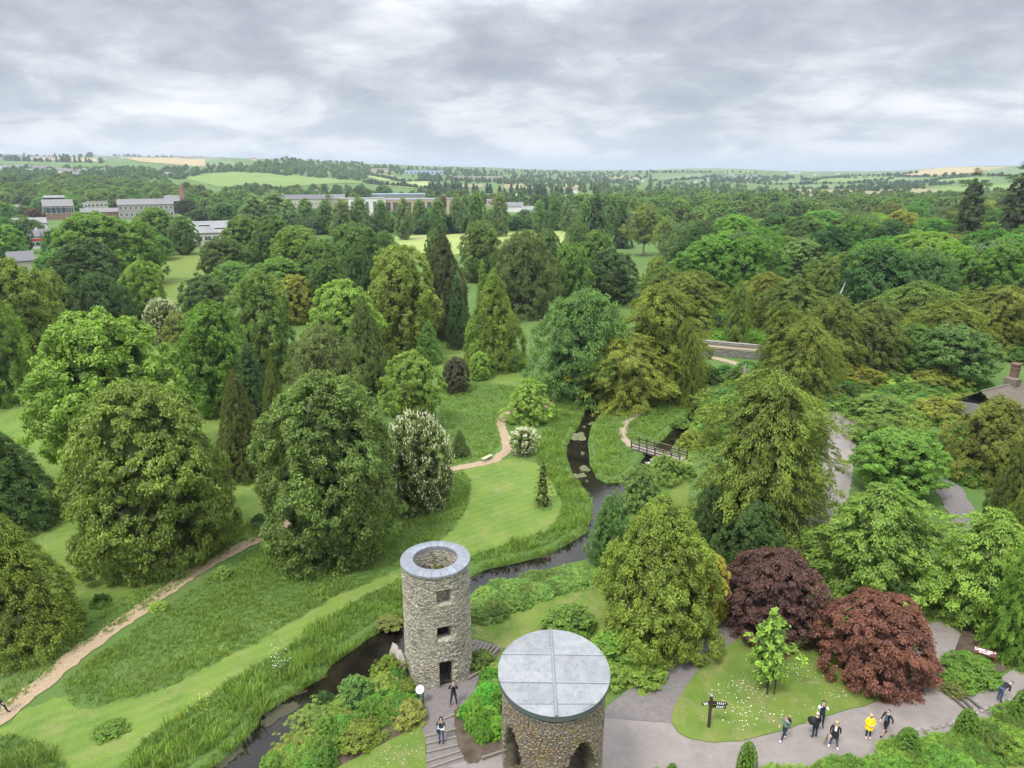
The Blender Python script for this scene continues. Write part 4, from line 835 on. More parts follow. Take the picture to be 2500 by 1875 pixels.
# ------------------------------------------------------------ the wooded background, tree by tree as far as one can tell them apart
ALLT = []
def fill(poly, n, hr, spacing, kinds, cols, label, group, w=(8, 13), name='broadleaf_tree', seed=1, avoid=(), maxn=400, ground=False):
    r = random.Random(seed); xs = [p[0] for p in poly]; ys = [p[1] for p in poly]; k = 0; P_ = np.array(poly, float); placed = []
    for _ in range(n):
        x = r.uniform(min(xs), max(xs)); y = r.uniform(min(ys), max(ys)); q = np.array([[x, y]])
        if not inside(q, P_)[0]: continue
        if any(a[0] < x < a[2] and a[1] < y < a[3] for a in avoid): continue
        h = r.uniform(*hr); p = hd(x, y, 0 if ground else h)
        if any((p.x - o[0]) ** 2 + (p.y - o[1]) ** 2 < (spacing * (.5 + .5 * r.random())) ** 2 for o in placed): continue
        placed.append((p.x, p.y)); p.z = H(p.x, p.y); c_ = G[r.choice(cols)]; kd = r.choice(kinds); R = r.uniform(*w) / 2
        if kd in ('farcone', 'poplar'): R *= .6
        ALLT.append((p.x, p.y, R)); k += 1
        root = plant({'farcone': 'conifer', 'poplar': 'poplar_tree'}.get(kd, name), kd, p, R, h, c_, label, 'tree', group, .14, trunk=p.y < 260)
        if k >= maxn: break
    return k
cols_mix = ['mid', 'mid', 'dark', 'olive', 'grey', 'lime', 'mid', 'dgrey']
tot = 0
tot += fill([(1480, 470), (1560, 455), (1700, 445), (1850, 440), (2000, 430), (2260, 405), (2260, 560), (1900, 540), (1640, 520), (1480, 520)], 1500, (11, 17), 9.5, ['broadA', 'broadA', 'broadB', 'willow'], cols_mix + ['lime', 'mid'], 'rounded tree of the dense wood behind the slope of yews', 'trees of the right-hand wood', w=(13, 19), seed=1, maxn=95)
tot += fill([(560, 486), (700, 486), (1000, 484), (1300, 480), (1300, 494), (1200, 498), (1000, 504), (840, 510), (700, 512), (560, 515)], 1500, (6.5, 10), 8.5, ['farA', 'farB', 'broadA'], ['dark', 'mid', 'dgrey', 'dark', 'grey'], 'dark green tree in the belt between school and hayfield', 'tree belt behind the hayfield', w=(8, 12), seed=2, maxn=80, ground=True)
tot += fill([(-20, 425), (60, 440), (200, 470), (330, 450), (350, 470), (320, 520), (130, 540), (-20, 520)], 500, (9, 13), 11, ['farA', 'farB', 'broadA'], cols_mix + ['lime'], 'garden tree among the village roofs', 'trees of the near village', w=(9, 14), seed=3, avoid=((65, 430, 250, 470), (30, 480, 110, 535), (255, 425, 400, 470)), maxn=32)
for i, (x, y, w_, h) in enumerate([(545, 418, 62, 21), (590, 412, 66, 22), (622, 430, 45, 19), (658, 428, 40, 17), (700, 432, 40, 17), (737, 430, 50, 19), (775, 424, 44, 20), (822, 432, 36, 17), (870, 428, 38, 19), (905, 430, 34, 17), (945, 428, 38, 18), (985, 418, 34, 20), (1003, 420, 30, 18), (1028, 412, 38, 22), (1080, 416, 36, 21), (1165, 432, 30, 17), (1200, 424, 32, 18), (1225, 430, 26, 17), (1265, 430, 30, 18), (1325, 424, 30, 19), (1370, 426, 34, 19)]):
    T('poplar', x, y, w_, [(.070, .135, .060), (.062, .118, .048), (.085, .155, .078)][i % 3] if x > 640 else (.095, .175, .095), 'silvery balsam poplar %s' % ['at the left end of the poplar row', 'second from the left in the poplar row', 'third from the left in the poplar row', 'left of the brick school corner', 'before the purple tree at the school', 'in front of the white school block', 'right of the white school block', 'before the brick hall of the school', 'in front of the tall school windows', 'between two school window bays', 'before the long brick wing', 'beside the end wall of the school', 'touching the school end poplar on its right', 'tallest right of the school', 'left of the phone mast', 'right of the phone mast', 'before the playing field, left', 'before the playing field, middle', 'before the playing field, right', 'left of the gum tree crown', 'just behind the gum tree'][i], h=h, name='poplar_tree', group='row of poplars before the school')
tot += fill([(-20, 392), (120, 380), (260, 385), (390, 395), (450, 412), (520, 432), (500, 450), (390, 425), (260, 425), (120, 430), (-20, 425)], 1500, (9, 13), 13, ['farA', 'farB'], cols_mix, 'round tree of the wood climbing behind the mill chimney', 'trees of the wood behind the village', w=(12, 16), seed=4, maxn=45)
tot += fill([(480, 400), (560, 392), (640, 398), (760, 392), (840, 400), (900, 408), (1100, 412), (1240, 415), (1240, 432), (900, 424), (660, 424), (560, 418)], 900, (8, 12), 13, ['farA', 'farB', 'farcone'], ['dark', 'olive', 'mid', 'dgrey', 'brown'], 'tree of the dark belt between green field and school', 'trees behind the school', w=(10, 15), seed=5, maxn=45)
#tot += fill([(1250, 425), (1480, 425), (1700, 428), (1850, 430), (1850, 445), (1560, 452), (1480, 468), (1380, 455), (1250, 440)], 900, (9, 14), 12, ['farA', 'farB'], cols_mix, 'tree of the flat valley wood left of the marsh', 'trees of the valley wood', w=(12, 17), seed=6, maxn=80)
for i, (x, y, w_, h, c_) in enumerate([(72, 452, 46, 9, 'purple'), (390, 478, 26, 7, 'purple'), (470, 435, 20, 8, 'purple'), (685, 452, 20, 7, 'purple'), (742, 452, 20, 7, 'purple'), (118, 405, 40, 10, (.09, .085, .05)), (150, 420, 24, 8, (.17, .2, .15)), (220, 408, 66, 13, 'lime'), (400, 430, 50, 12, (.03, .05, .028)), (430, 452, 60, 8, 'dark'), (480, 460, 60, 7, 'dark')]):
    T('broadA', x, y, w_, c_, 'small %s tree %s' % (['dark purple', 'purple', 'maroon', 'plum-coloured', 'wine-red', 'brownish', 'silver-grey', 'large lime-green round', 'blackish round', 'dark hedge-like', 'dark clipped'][i], ['below the red brick works', 'beside the workshop roof', 'among the terraces', 'left of the white school block', 'against the school corner', 'above the brick works', 'by the village flat roofs', 'left of the mill', 'right of the mill chimney', 'behind the workshop', 'in the hedge row by the workshop'][i]), h=h, name='broadleaf_tree')
print('filled', tot)

# far woods, hedgerows and thickets: nobody could count these
def tinytree(key, n, rr, hh, seed, cone=False):
    me, *_ = crown(key, 'cone' if cone else 'round', rr, hh, 34, 11, rr * .30, rr * .32, seed=seed, lump=.2, inner=.1, asp=.8); return me
MIDC = [crown('mid_crown', 'round', 5, 9.5, 130, 16, .95, .75, seed=51, lump=.2, inner=.1, asp=.7)[0], crown('mid_crown', 'egg', 4.6, 10, 130, 16, .95, .75, seed=52, lump=.2, inner=.1, asp=.7)[0]]
TINY = [tinytree('tiny_crown', 0, 5, 9, 41), tinytree('tiny_crown', 0, 4.5, 8, 42), tinytree('tiny_crown', 0, 3, 11, 43, True)]
def woods(name, pts, meshes, label, smin, smax, col):
    return scatter_gn(name, pts, meshes, (smin, smax), (.8, 1.15), col, label, len(pts))
def scatter_px(poly, n, seed, off=4, disp_=True):
    r = random.Random(seed); xs = [p[0] for p in poly]; ys = [p[1] for p in poly]; P_ = np.array(poly, float); out = []
    for _ in range(n * 30):
        x = r.uniform(min(xs), max(xs)); y = r.uniform(min(ys), max(ys))
        if not inside(np.array([[x, y]]), P_)[0]: continue
        p = hit(x, y, off)
        if p.y > 4600: continue
        out.append((p.x, p.y, H(p.x, p.y)))
        if len(out) >= n: break
    return out
def along_px(lines, step, seed, off=0, jit=2.0):
    r = random.Random(seed); out = []
    for ln in lines:
        W = [hit(x, y, off) for x, y in ln]
        for a, b in zip(W, W[1:]):
            L = (b - a).length; n = max(1, int(L / step))
            if max(a.y, b.y) > 4700 or max(a.y, b.y) > 1.25 * min(a.y, b.y): continue
            n = min(n, 30)
            for i in range(n):
                t = (i + r.random()) / n; p = a.lerp(b, t); x = p.x + r.uniform(-jit, jit); y = p.y + r.uniform(-jit, jit); out.append((x, y, H(x, y)))
    return out
B_ = [TINY[0], TINY[1]]
woods('hill_wood', scatter_px([(700, 383), (770, 379), (850, 383), (895, 395), (905, 425), (880, 438), (760, 428), (660, 420), (560, 415), (500, 412), (500, 402), (620, 402)], 420, 1), B_, 'rounded wood on the hill behind the green field', .8, 1.15, (.064, .11, .032))
woods('village_wood', scatter_px(disp([(-30, 392), (120, 382), (260, 385), (390, 392), (460, 412), (560, 420), (520, 440), (390, 432), (260, 428), (120, 430), (-30, 432)]), 330, 22, 9), MIDC, 'wood climbing behind the mill and the village', .95, 1.4, (.066, .112, .032))
woods('valley_wood', scatter_px(disp([(1240, 420), (1480, 425), (1700, 428), (2000, 428), (2250, 420), (2250, 440), (1850, 445), (1560, 455), (1480, 470), (1380, 462), (1250, 450)]), 330, 23, 9), MIDC, 'dense valley wood beyond the park', .95, 1.45, (.066, .112, .034))
woods('school_wood', scatter_px(disp([(480, 404), (640, 400), (860, 404), (1000, 415), (1240, 418), (1240, 436), (1000, 428), (700, 430), (560, 428)]), 150, 24, 8), MIDC, 'dark thickets behind the school', .8, 1.2, (.055, .092, .032))
woods('field_edge_wood', scatter_px([(0, 402), (200, 404), (440, 404), (520, 412), (440, 428), (250, 436), (0, 436)], 330, 2, 7), B_, 'trees between the stubble field and the village houses', .8, 1.1, (.05, .098, .032))
woods('ridge_trees', along_px([[(0, 385), (100, 385), (230, 383)], [(270, 380), (340, 381)]], 12, 3, 0, 5) + along_px([[(340, 381), (500, 384), (560, 386), (720, 388)], [(0, 392), (250, 398)], [(585, 398), (700, 386)]], 14, 4, 0, 6), [TINY[0], TINY[2]], 'line of dark trees along the left skyline', .9, 1.6, (.032, .060, .035))
woods('far_woods', scatter_px([(880, 400), (960, 404), (1100, 410), (1300, 414), (1490, 424), (1490, 470), (1230, 445), (1050, 440), (985, 425), (905, 418)], 560, 5) , B_ + [TINY[2]], 'distant woods and hedges behind the school', .7, 1.2, (.056, .095, .034))
woods('valley_scrub', scatter_px([(1490, 440), (1560, 446), (1700, 442), (1850, 452), (1900, 462), (2300, 470), (2500, 462), (2500, 500), (2200, 500), (1800, 500), (1500, 490)], 700, 6), B_, 'scrub and woods in the flat valley towards the hills', .5, 1.05, (.062, .104, .034))
woods('hill_hedges', along_px([[(1585, 414), (1650, 410), (1740, 411), (1850, 417)], [(1590, 422), (1700, 421), (1850, 424)], [(1590, 442), (1640, 442), (1716, 436), (1760, 430)], [(1850, 420), (2060, 420)], [(1860, 451), (1960, 451), (2000, 440), (2090, 430), (2240, 424)], [(1960, 442), (2020, 436), (2180, 431), (2270, 432)], [(1960, 450), (2080, 449), (2180, 438)], [(2110, 449), (2260, 447), (2290, 440), (2380, 430)], [(2080, 426), (2150, 418), (2262, 410), (2330, 407), (2500, 406)], [(2270, 433), (2350, 429), (2420, 414), (2470, 407)], [(2280, 449), (2420, 448)], [(1920, 461), (2090, 462)], [(2190, 426), (2270, 410)], [(2380, 430), (2500, 430)], [(910, 430), (980, 445), (1050, 442)], [(885, 445), (930, 452), (1050, 462)], [(1050, 442), (1230, 446), (1430, 446)]], 9, 7, 0, 3), B_, 'dark hedgerows between the far fields', .45, .95, (.034, .066, .032))
woods('hill_woods', scatter_px([(1720, 424), (1790, 427), (1900, 428), (1960, 432), (1860, 446), (1720, 442)], 170, 8) + scatter_px([(2090, 450), (2230, 446), (2280, 452), (2230, 464), (2060, 460)], 90, 9) + scatter_px([(1400, 418), (1590, 416), (1590, 446), (1480, 444), (1400, 432)], 130, 10), B_, 'small woods on the far hillsides', .5, 1.0, (.04, .078, .036))
woods('hedge', along_px([[(425, 431), (500, 423), (590, 418), (650, 422), (700, 430)]], 7, 11, 0, 2), B_, 'hedge along the top of the green field', .6, .85, (.045, .08, .035))
woods('conifer_belt', along_px([[(1100, 470), (1260, 474)], [(1262, 476), (1400, 482)], [(1270, 470), (1400, 474)]], 9, 12, 0, 2) + along_px([[(1046, 470), (1110, 474)], [(1046, 466), (1110, 470)], [(1050, 462), (1130, 466)]], 7, 13, 0, 2), [TINY[2]], 'belt of tall conifers behind the school', .95, 1.35, (.038, .068, .036))

# ------------------------------------------------------------ tall grass, reeds and meadow
def grass(name, polys, dens, hgt, wid, col, label, seed, blades=6, lean=.35, excl=None, kind='stuff', z0=None):
    g = np.random.default_rng(seed); Vs = []; Ts = []
    for poly in polys:
        W = np.array([(p.x, p.y) for p in (flat(x, y, 0) for x, y in poly)]); lo, hi = W.min(0), W.max(0)
        n = int((hi - lo).prod() * dens); Pn = lo + g.random((n, 2)) * (hi - lo); Pn = Pn[inside(Pn, W)]
        Pn = Pn[~(inside(Pn, RIVN) & (edgedist(Pn, RIVN) > .38))]
        if excl is not None:
            for e in excl: Pn = Pn[~inside(Pn, e)]
        if not len(Pn): continue
        hN = .55 + .45 * np.sin(Pn[:, 0] * .9 + np.sin(Pn[:, 1] * .7) * 2) * np.cos(Pn[:, 1] * .8) + g.normal(0, .15, len(Pn)); hN = np.clip(hN, .3, 1.2)
        m = len(Pn) * blades; I = np.repeat(np.arange(len(Pn)), blades); a = g.random(m) * 6.283; r0 = g.random(m) * .16
        base = np.stack([Pn[I, 0] + np.cos(a) * r0, Pn[I, 1] + np.sin(a) * r0, np.zeros(m)], 1)
        dr = edgedist(base[:, :2], RIVN); base[:, 2] = np.where(dr < .6, -.25, 0) - .02
        h_ = hgt * hN[I] * g.uniform(.6, 1.2, m); ln = h_ * g.uniform(.1, 1, m) * lean * 1.6
        d = np.stack([np.cos(a), np.sin(a), np.zeros(m)], 1); s = np.stack([-np.sin(a), np.cos(a), np.zeros(m)], 1) * (wid * g.uniform(.6, 1.3, m) * .5)[:, None]
        mid_ = base + d * (ln * .35)[:, None] + np.array([0, 0, 1]) * (h_ * .6)[:, None]; tip = base + d * ln[:, None] + np.array([0, 0, 1]) * h_[:, None] * .93
        Vs.append(np.stack([base - s * .6, mid_ - s, tip, mid_ + s], 1).reshape(-1, 3)); Ts.append(np.repeat(np.clip(g.random(m) * .6 + .4 * np.clip(hN[I], 0, 1) - .1, 0, 1), 4))
    V = np.concatenate(Vs); n = len(V) // 4
    me = npmesh(name, V, np.arange(4 * n).reshape(n, 4), M['grass'], {'tint': np.concatenate(Ts)}); o = link(name, me); o.color = (*col, 1)
    return tag(o, label, None, None, kind)
LBs = [(x, y) for x, y in LB]
lowbank = [(300, 1870), (350, 1810), (450, 1740), (540, 1680), (600, 1640), (700, 1585), (800, 1510), (900, 1450), (990, 1413)] + [(990, 1503)] + [(x + 6, y + 16) for x, y in (LBs[13:14] + LBs[12::-1])]
grass('bank_reeds', [lowbank + [(330, 1960)]], 36, .8, .055, (.132, .212, .054), 'tall reeds and grass on the left river bank', 1, 6)
midbank = [(985, 1413), (1060, 1390), (1150, 1360), (1250, 1325), (1350, 1290), (1375, 1235), (1350, 1180), (1310, 1130), (1330, 1060), (1360, 1010), (1385, 960), (1420, 930)] + LBs[::-1][2:][:19]
grass('bank_reeds', [midbank], 24, .75, .065, (.132, .212, .054), 'tall grass and reeds around the river bend', 2, 6)
grass('meadow_grass', [[(150, 1680), (175, 1722), (225, 1732), (330, 1705), (430, 1670), (520, 1620), (640, 1565), (760, 1490), (830, 1450), (900, 1425), (990, 1380), (1060, 1330), (1110, 1290), (1140, 1240), (1150, 1175), (1130, 1150), (1050, 1170), (960, 1240), (760, 1300), (700, 1295), (650, 1322), (560, 1378), (470, 1438), (400, 1488), (315, 1548), (240, 1600), (190, 1640), (160, 1662)]], 34, .42, .05, (.130, .200, .054), 'unmown meadow between woodchip path and mown strip', 3, 6)
grass('meadow_grass', [[(0, 1690), (60, 1630), (150, 1570), (260, 1490), (330, 1440), (430, 1370), (540, 1300), (640, 1250), (700, 1262), (680, 1280), (560, 1350), (430, 1438), (300, 1526), (200, 1585), (120, 1650), (60, 1700), (0, 1745)], disp([(540, 1130), (600, 1100), (625, 1120), (610, 1138), (560, 1165), (480, 1205), (440, 1215), (490, 1170)])], 24, .34, .055, (.130, .200, .054), 'rough grass on the far side of the woodchip path', 4, 5)
grass('meadow_grass', [disp([(945, 830), (1010, 828), (1080, 832), (1140, 838), (1180, 850), (1178, 868), (1130, 880), (1090, 892), (1078, 925), (1085, 955), (1062, 978), (1010, 1000), (975, 1008), (960, 960), (950, 900)])], 14, .40, .07, (.130, .210, .054), 'meadow grass inside the loop of the woodchip path', 5, 5)
grass('island_grass', [MS_ for MS_ in [[flat_ for flat_ in crop([(835, 500), (900, 420), (1120, 480), (1130, 600), (1060, 645), (990, 700), (955, 770), (965, 830), (1020, 890), (1085, 960), (1050, 1050), (950, 1125), (850, 1130), (780, 1095), (735, 1000), (720, 830), (745, 720), (800, 640)], *c6)]]] + [crop([(1150, 480), (1560, 400), (1570, 530), (1420, 680), (1340, 765), (1240, 850), (1100, 830), (1030, 840), (985, 800), (985, 750), (1015, 700), (1070, 665), (1130, 630)], *c6)], 15, .55, .075, (.132, .212, .054), 'lush grass on the tongue of land between river and mill stream', 6, 6)
grass('path_side_grass', [crop([(430, 600), (500, 470), (600, 430), (720, 480), (680, 600), (620, 720), (545, 860), (545, 940), (500, 960), (340, 950), (200, 960), (240, 880), (440, 740)], *c6)], 14, .45, .075, (.128, .204, .054), 'rough grass between the path bend and the river', 7, 6)
grass('corner_grass', [[(-40, 1790), (60, 1800), (150, 1850), (210, 1960), (-60, 1960)]], 24, .7, .06, (.115, .175, .052), 'dark tall grass in the lower left corner', 8, 6)
o = CR['shrubB'][0]
hb = crop([(685, 530), (750, 470), (850, 435), (1000, 405), (1200, 365), (1400, 325), (1440, 330), (1440, 420), (1300, 455), (1150, 500), (1000, 560), (900, 605), (800, 665), (700, 735)], *c4)
def thicket(name, poly, n, s, hh, protos, col, label, seed, offz=.0, tz=.5):
    """low continuous planting: leafy mounds side by side that nobody could count"""
    g = random.Random(seed); A = np.array([(p.x, p.y) for p in (flat(x, y, tz) for x, y in poly)]); lo, hi = A.min(0), A.max(0); pts = []
    while len(pts) < n:
        x, y = g.uniform(lo[0], hi[0]), g.uniform(lo[1], hi[1])
        if not inside(np.array([[x, y]]), A)[0] or edgedist(np.array([[x, y]]), A)[0] < s * hh * .38: continue
        pts.append((x, y, offz))
    return scatter_gn(name, pts, [CR[k][0] for k in protos], (s * .7, s * 1.3), (hh / s * .75, hh / s * 1.2), col, label, seed)
thicket('bank_undergrowth', hb, 120, .75, .5, ['shrubA', 'shrubB'], (.085, .14, .045), 'dense bramble-like undergrowth on the right bank by the tower lawn', 1, tz=.6)
jun = crop([(-100, 1330), (80, 1285), (330, 1283), (480, 1300), (640, 1285), (720, 1245), (860, 1215), (960, 1190), (1040, 1172), (1130, 1158), (1240, 1150), (1340, 1130), (1430, 1085), (1480, 1060), (1560, 1052), (1700, 1052), (1850, 995), (1960, 940), (2060, 915), (2150, 875), (2290, 820), (2330, 1100), (2150, 1180), (2000, 1290), (1900, 1450), (-100, 1450)], 2.458, 1600, 1350)
thicket('juniper_bank', jun, 150, 1.0, 1.1, ['juniper'], (.080, .140, .032), 'juniper ground cover rolling over the terrace along the paved path', 2, tz=1.5)
thicket('bed_plants', crop([(560, 1270), (640, 1235), (700, 1200), (760, 1100), (800, 1000), (860, 960), (870, 1400), (700, 1440), (640, 1330)], *c4), 26, .55, .75, ['shrubB', 'rosette'], (.075, .18, .032), 'bright green bedding plants around the timber edging', 3)
thicket('river_slope_plants', crop([(90, 1659), (230, 1420), (500, 1170), (770, 990), (960, 930), (1300, 680), (1530, 420), (1640, 420), (1660, 620), (1800, 700), (1850, 780), (1640, 900), (1350, 900), (1150, 1050), (1000, 1200), (800, 1350), (600, 1659)], 5.2675, 660, 1560), 70, .6, .8, ['shrubB', 'shrubA'], (.075, .145, .035), 'mixed low plants on the river slope left of the tower', 4, tz=.8)
thicket('garden_undergrowth', disp([(1500, 960), (1530, 800), (1700, 760), (1900, 760), (2100, 780), (2200, 900), (2230, 1200), (2135, 1200), (2120, 1120), (2075, 1030), (2010, 985), (1950, 985), (1850, 990), (1850, 900), (1790, 880), (1740, 880), (1700, 900), (1620, 1000), (1560, 1000)]), 230, 1.5, 1.1, ['shrubA', 'shrubB', 'rosette'], (.060, .125, .032), 'mixed undergrowth of the fern garden', 5)
thicket('bracken', disp([(1530, 640), (1600, 640), (1670, 670), (1680, 730), (1600, 738), (1525, 725)]), 90, 2.0, 1.1, ['shrubB'], (.085, .175, .035), 'bracken on the bank above the stone wall', 6)
thicket('woodland_floor', disp([(1240, 640), (1420, 560), (1600, 560), (2000, 600), (2300, 700), (2300, 800), (2000, 780), (1700, 740), (1500, 690)]), 200, 3.6, 1.6, ['shrubA'], (.045, .085, .028), 'shaded undergrowth below the yews', 7)
# daisies and clover
def specks(name, poly, n, col, size, seed, label, z=.13):
    g = random.Random(seed); A = np.array([(p.x, p.y) for p in (flat(x, y, 0) for x, y in poly)]); lo, hi = A.min(0), A.max(0); m = MB(); k = 0; cs = [(g.uniform(lo[0], hi[0]), g.uniform(lo[1], hi[1])) for _ in range(9)]
    while k < n:
        c = g.choice(cs); x = g.gauss(c[0], .7); y = g.gauss(c[1], .7)
        if not inside(np.array([[x, y]]), A)[0]:
            if g.random() < .98: continue
            else: cs.append((g.uniform(lo[0], hi[0]), g.uniform(lo[1], hi[1]))); continue
        s = size * g.uniform(.6, 1.4); m.poly([(x + s * math.cos(q * 1.2566), y + s * math.sin(q * 1.2566), z + g.uniform(0, .03)) for q in range(5)]); k += 1
    return tag(m.build(name, col), label, None, None, 'stuff')
M['daisy'] = mat('daisy', (.75, .76, .68), .7); M['butter'] = mat('buttercup', (.62, .50, .03), .7)
specks('daisies', disp([(1530, 1500), (1600, 1430), (1800, 1440), (1900, 1480), (1800, 1530), (1600, 1590), (1500, 1580)]), 260, M['daisy'], .028, 3, 'white daisies scattered over the signpost lawn', .12)
specks('daisies', [(900, 1850), (1000, 1790), (1030, 1780), (1035, 1870), (900, 1880)], 90, M['daisy'], .016, 4, 'white daisies on the corner lawn', .07)
specks('buttercups', [(700, 1500), (800, 1440), (840, 1460), (600, 1600), (350, 1690), (330, 1660), (600, 1520)], 50, M['butter'], .026, 5, 'yellow buttercups in the meadow', .42)
specks('buttercups', [(420, 1770), (520, 1690), (560, 1700), (420, 1860)], 40, M['butter'], .026, 6, 'yellow buttercups along the river bank grass', .7)
specks('cow_parsley_heads', [(655, 1600), (700, 1590), (720, 1640), (670, 1660)], 40, M['daisy'], .028, 7, 'white flower heads on the river bank', .95)
def sidepts(sgn, n, seed):
    r = random.Random(seed); out = []
    while len(out) < n:
        D = 50 * (12 ** r.random()); x = sgn * (D * r.uniform(.78, 1.12) + 22); out.append((x, D, H(x, D)))
    return out
woods('park_wood', sidepts(1, 230, 5), [CR['broadA'][0], CR['broadB'][0]], 'woods continuing to the right of the garden', 1.0, 1.5, (.060, .108, .032))
woods('park_wood', sidepts(-1, 150, 6), [CR['broadA'][0], CR['broadB'][0]], 'woods continuing to the left of the park', 1.0, 1.5, (.062, .115, .032))
# ------------------------------------------------------------ stone towers
STONES = []
def stone_mesh(i):
    r = random.Random(i + 40); v = []
    for z in (-.5, .5):
        for x, y in ((-.5, -.5), (.5, -.5), (.5, .5), (-.5, .5)):
            k = .82 if y > 0 else 1
            v.append((x * k * r.uniform(.9, 1.05), y * r.uniform(.85, 1.1), z * k * r.uniform(.85, 1.05)))
    Fc = [(0, 3, 2, 1), (4, 5, 6, 7), (0, 1, 5, 4), (1, 2, 6, 5), (2, 3, 7, 6), (3, 0, 4, 7)]
    return np.array(v), Fc
SV = [stone_mesh(i) for i in range(8)]
def stonework(parent, matr, Rr, z0, z1, ch, ln, holes, seed, center, inside_=False, nobj=300, pick=None, depth=.14, proud=.02, batter=0.0):
    """courses of separate stones round a wall; the ones facing the view as parts, the rest joined"""
    g = random.Random(seed); L = []; z = z0
    while z < z1 - .03:
        hc = g.uniform(*ch); hc = min(hc, z1 - z); a = g.random(); Rz = Rr + batter * (z1 - z)
        while a < 2 * math.pi + g.random() * 0:
            l = g.uniform(*ln); da = l / Rz; am = a + da / 2; zc_ = z + hc / 2 + g.uniform(-.012, .012)
            if not any(hf(am, zc_, da / 2, hc / 2) for hf in holes): L.append((am, zc_, l * .95, hc * .90, Rz + g.uniform(-.02, .03) + proud, g.uniform(-.07, .07)))
            a += da
            if a >= 2 * math.pi + L[0][0] * 0: break
        z += hc
    def place(s):
        am, zc_, l, hc, rz, tl = s; sgn = -1 if inside_ else 1
        r = rz - depth / 2 * sgn; return Matrix.Translation((r * math.cos(am), r * math.sin(am), zc_)) @ Matrix.Rotation(am - math.pi / 2 + (math.pi if inside_ else 0), 4, 'Z') @ Matrix.Rotation(tl, 4, 'Y') @ Matrix.Diagonal((l, depth, hc, 1))
    if pick: L.sort(key=pick)
    MS_ = []
    if nobj:
        for i in range(8):
            v, Fc = SV[i]; me = bpy.data.meshes.new('stone'); me.from_pydata([tuple(p) for p in v], [], Fc); me.materials.append(matr)
            at = me.attributes.new('tint', 'FLOAT', 'POINT'); at.data.foreach_set('value', [i * .61 % 1] * 8); me.update(); MS_.append(me)
    for i, s in enumerate(L[:nobj]):
        o = bpy.data.objects.new('stone', MS_[i % 8]); COL.objects.link(o); o.parent = parent; o.matrix_basis = place(s)
    V = []; Fa = []; Tt = []
    for i, s in enumerate(L[nobj:]):
        Mx = np.array(place(s)); v, Fc = SV[i % 8]; b = len(V) * 8
        V.append(v @ Mx[:3, :3].T + Mx[:3, 3]); Fa += [tuple(b + q for q in f) for f in Fc]; Tt += [g.random()] * 8
    if V:
        me = npmesh('stonework', np.concatenate(V), np.array(Fa), matr, {'tint': Tt}); tag(link('inner_stonework' if inside_ else 'stonework', me, parent), kind='stuff')
def shell(name, parent, matr, R0, R1, z0, z1, na, dz, holes, batter=0.0):
    """a round wall with real openings"""
    nz = int(round((z1 - z0) / dz)); keep = np.ones((nz, na), bool)
    for k in range(nz):
        for a in range(na):
            if any(hf((a + .5) * 2 * math.pi / na, z0 + (k + .5) * dz, 0, 0) for hf in holes): keep[k, a] = False
    V = []
    for k in range(nz + 1):
        for Rr in (R0, R1):
            for a in range(na):
                t = a * 2 * math.pi / na; rr = Rr + (batter * (z1 - z0 - k * dz) if Rr == R1 else 0); V.append((rr * math.cos(t), rr * math.sin(t), z0 + k * dz))
    def vi(k, s, a): return (k * 2 + s) * na + a % na
    Fc = []
    for k in range(nz):
        for a in range(na):
            if not keep[k, a]: continue
            Fc.append((vi(k, 1, a), vi(k, 1, a + 1), vi(k + 1, 1, a + 1), vi(k + 1, 1, a))); Fc.append((vi(k, 0, a + 1), vi(k, 0, a), vi(k + 1, 0, a), vi(k + 1, 0, a + 1)))
            if k == 0 or not keep[k - 1, a]: Fc.append((vi(k, 0, a), vi(k, 0, a + 1), vi(k, 1, a + 1), vi(k, 1, a)))
            if k == nz - 1 or not keep[k + 1, a]: Fc.append((vi(k + 1, 1, a), vi(k + 1, 1, a + 1), vi(k + 1, 0, a + 1), vi(k + 1, 0, a)))
            if not keep[k, a - 1]: Fc.append((vi(k, 0, a), vi(k, 1, a), vi(k + 1, 1, a), vi(k + 1, 0, a)))
            if not keep[k, (a + 1) % na]: Fc.append((vi(k, 1, a + 1), vi(k, 0, a + 1), vi(k + 1, 0, a + 1), vi(k + 1, 1, a + 1)))
    me = npmesh(name, V, np.array(Fc), matr, {'tint': np.full(len(V), .35)}); return link(name, me, parent)
def adiff(a, b): return (a - b + math.pi) % (2 * math.pi) - math.pi
M['stone1'] = stonemat('grey_rubble', None, [(.14, .125, .10), (.38, .35, .28), (.26, .24, .19), (.46, .43, .35), (.31, .275, .21), (.40, .37, .31), (.19, .175, .145)], moss=(.10, .11, .035))
M['stone2'] = stonemat('lichened_rubble', None, [(.14, .115, .085), (.21, .165, .11), (.17, .155, .135), (.25, .225, .175), (.16, .105, .075), (.22, .21, .18), (.18, .145, .10)], lich=(.24, .17, .07))
M['mortar1'] = mat('lime_mortar', (.36, .33, .27), .95, .25, 3, .6, 20, col2=(.24, .22, .17)); M['mortar2'] = mat('brown_mortar', (.15, .125, .095), .95, .3, 3, .6, 20, col2=(.10, .08, .06))
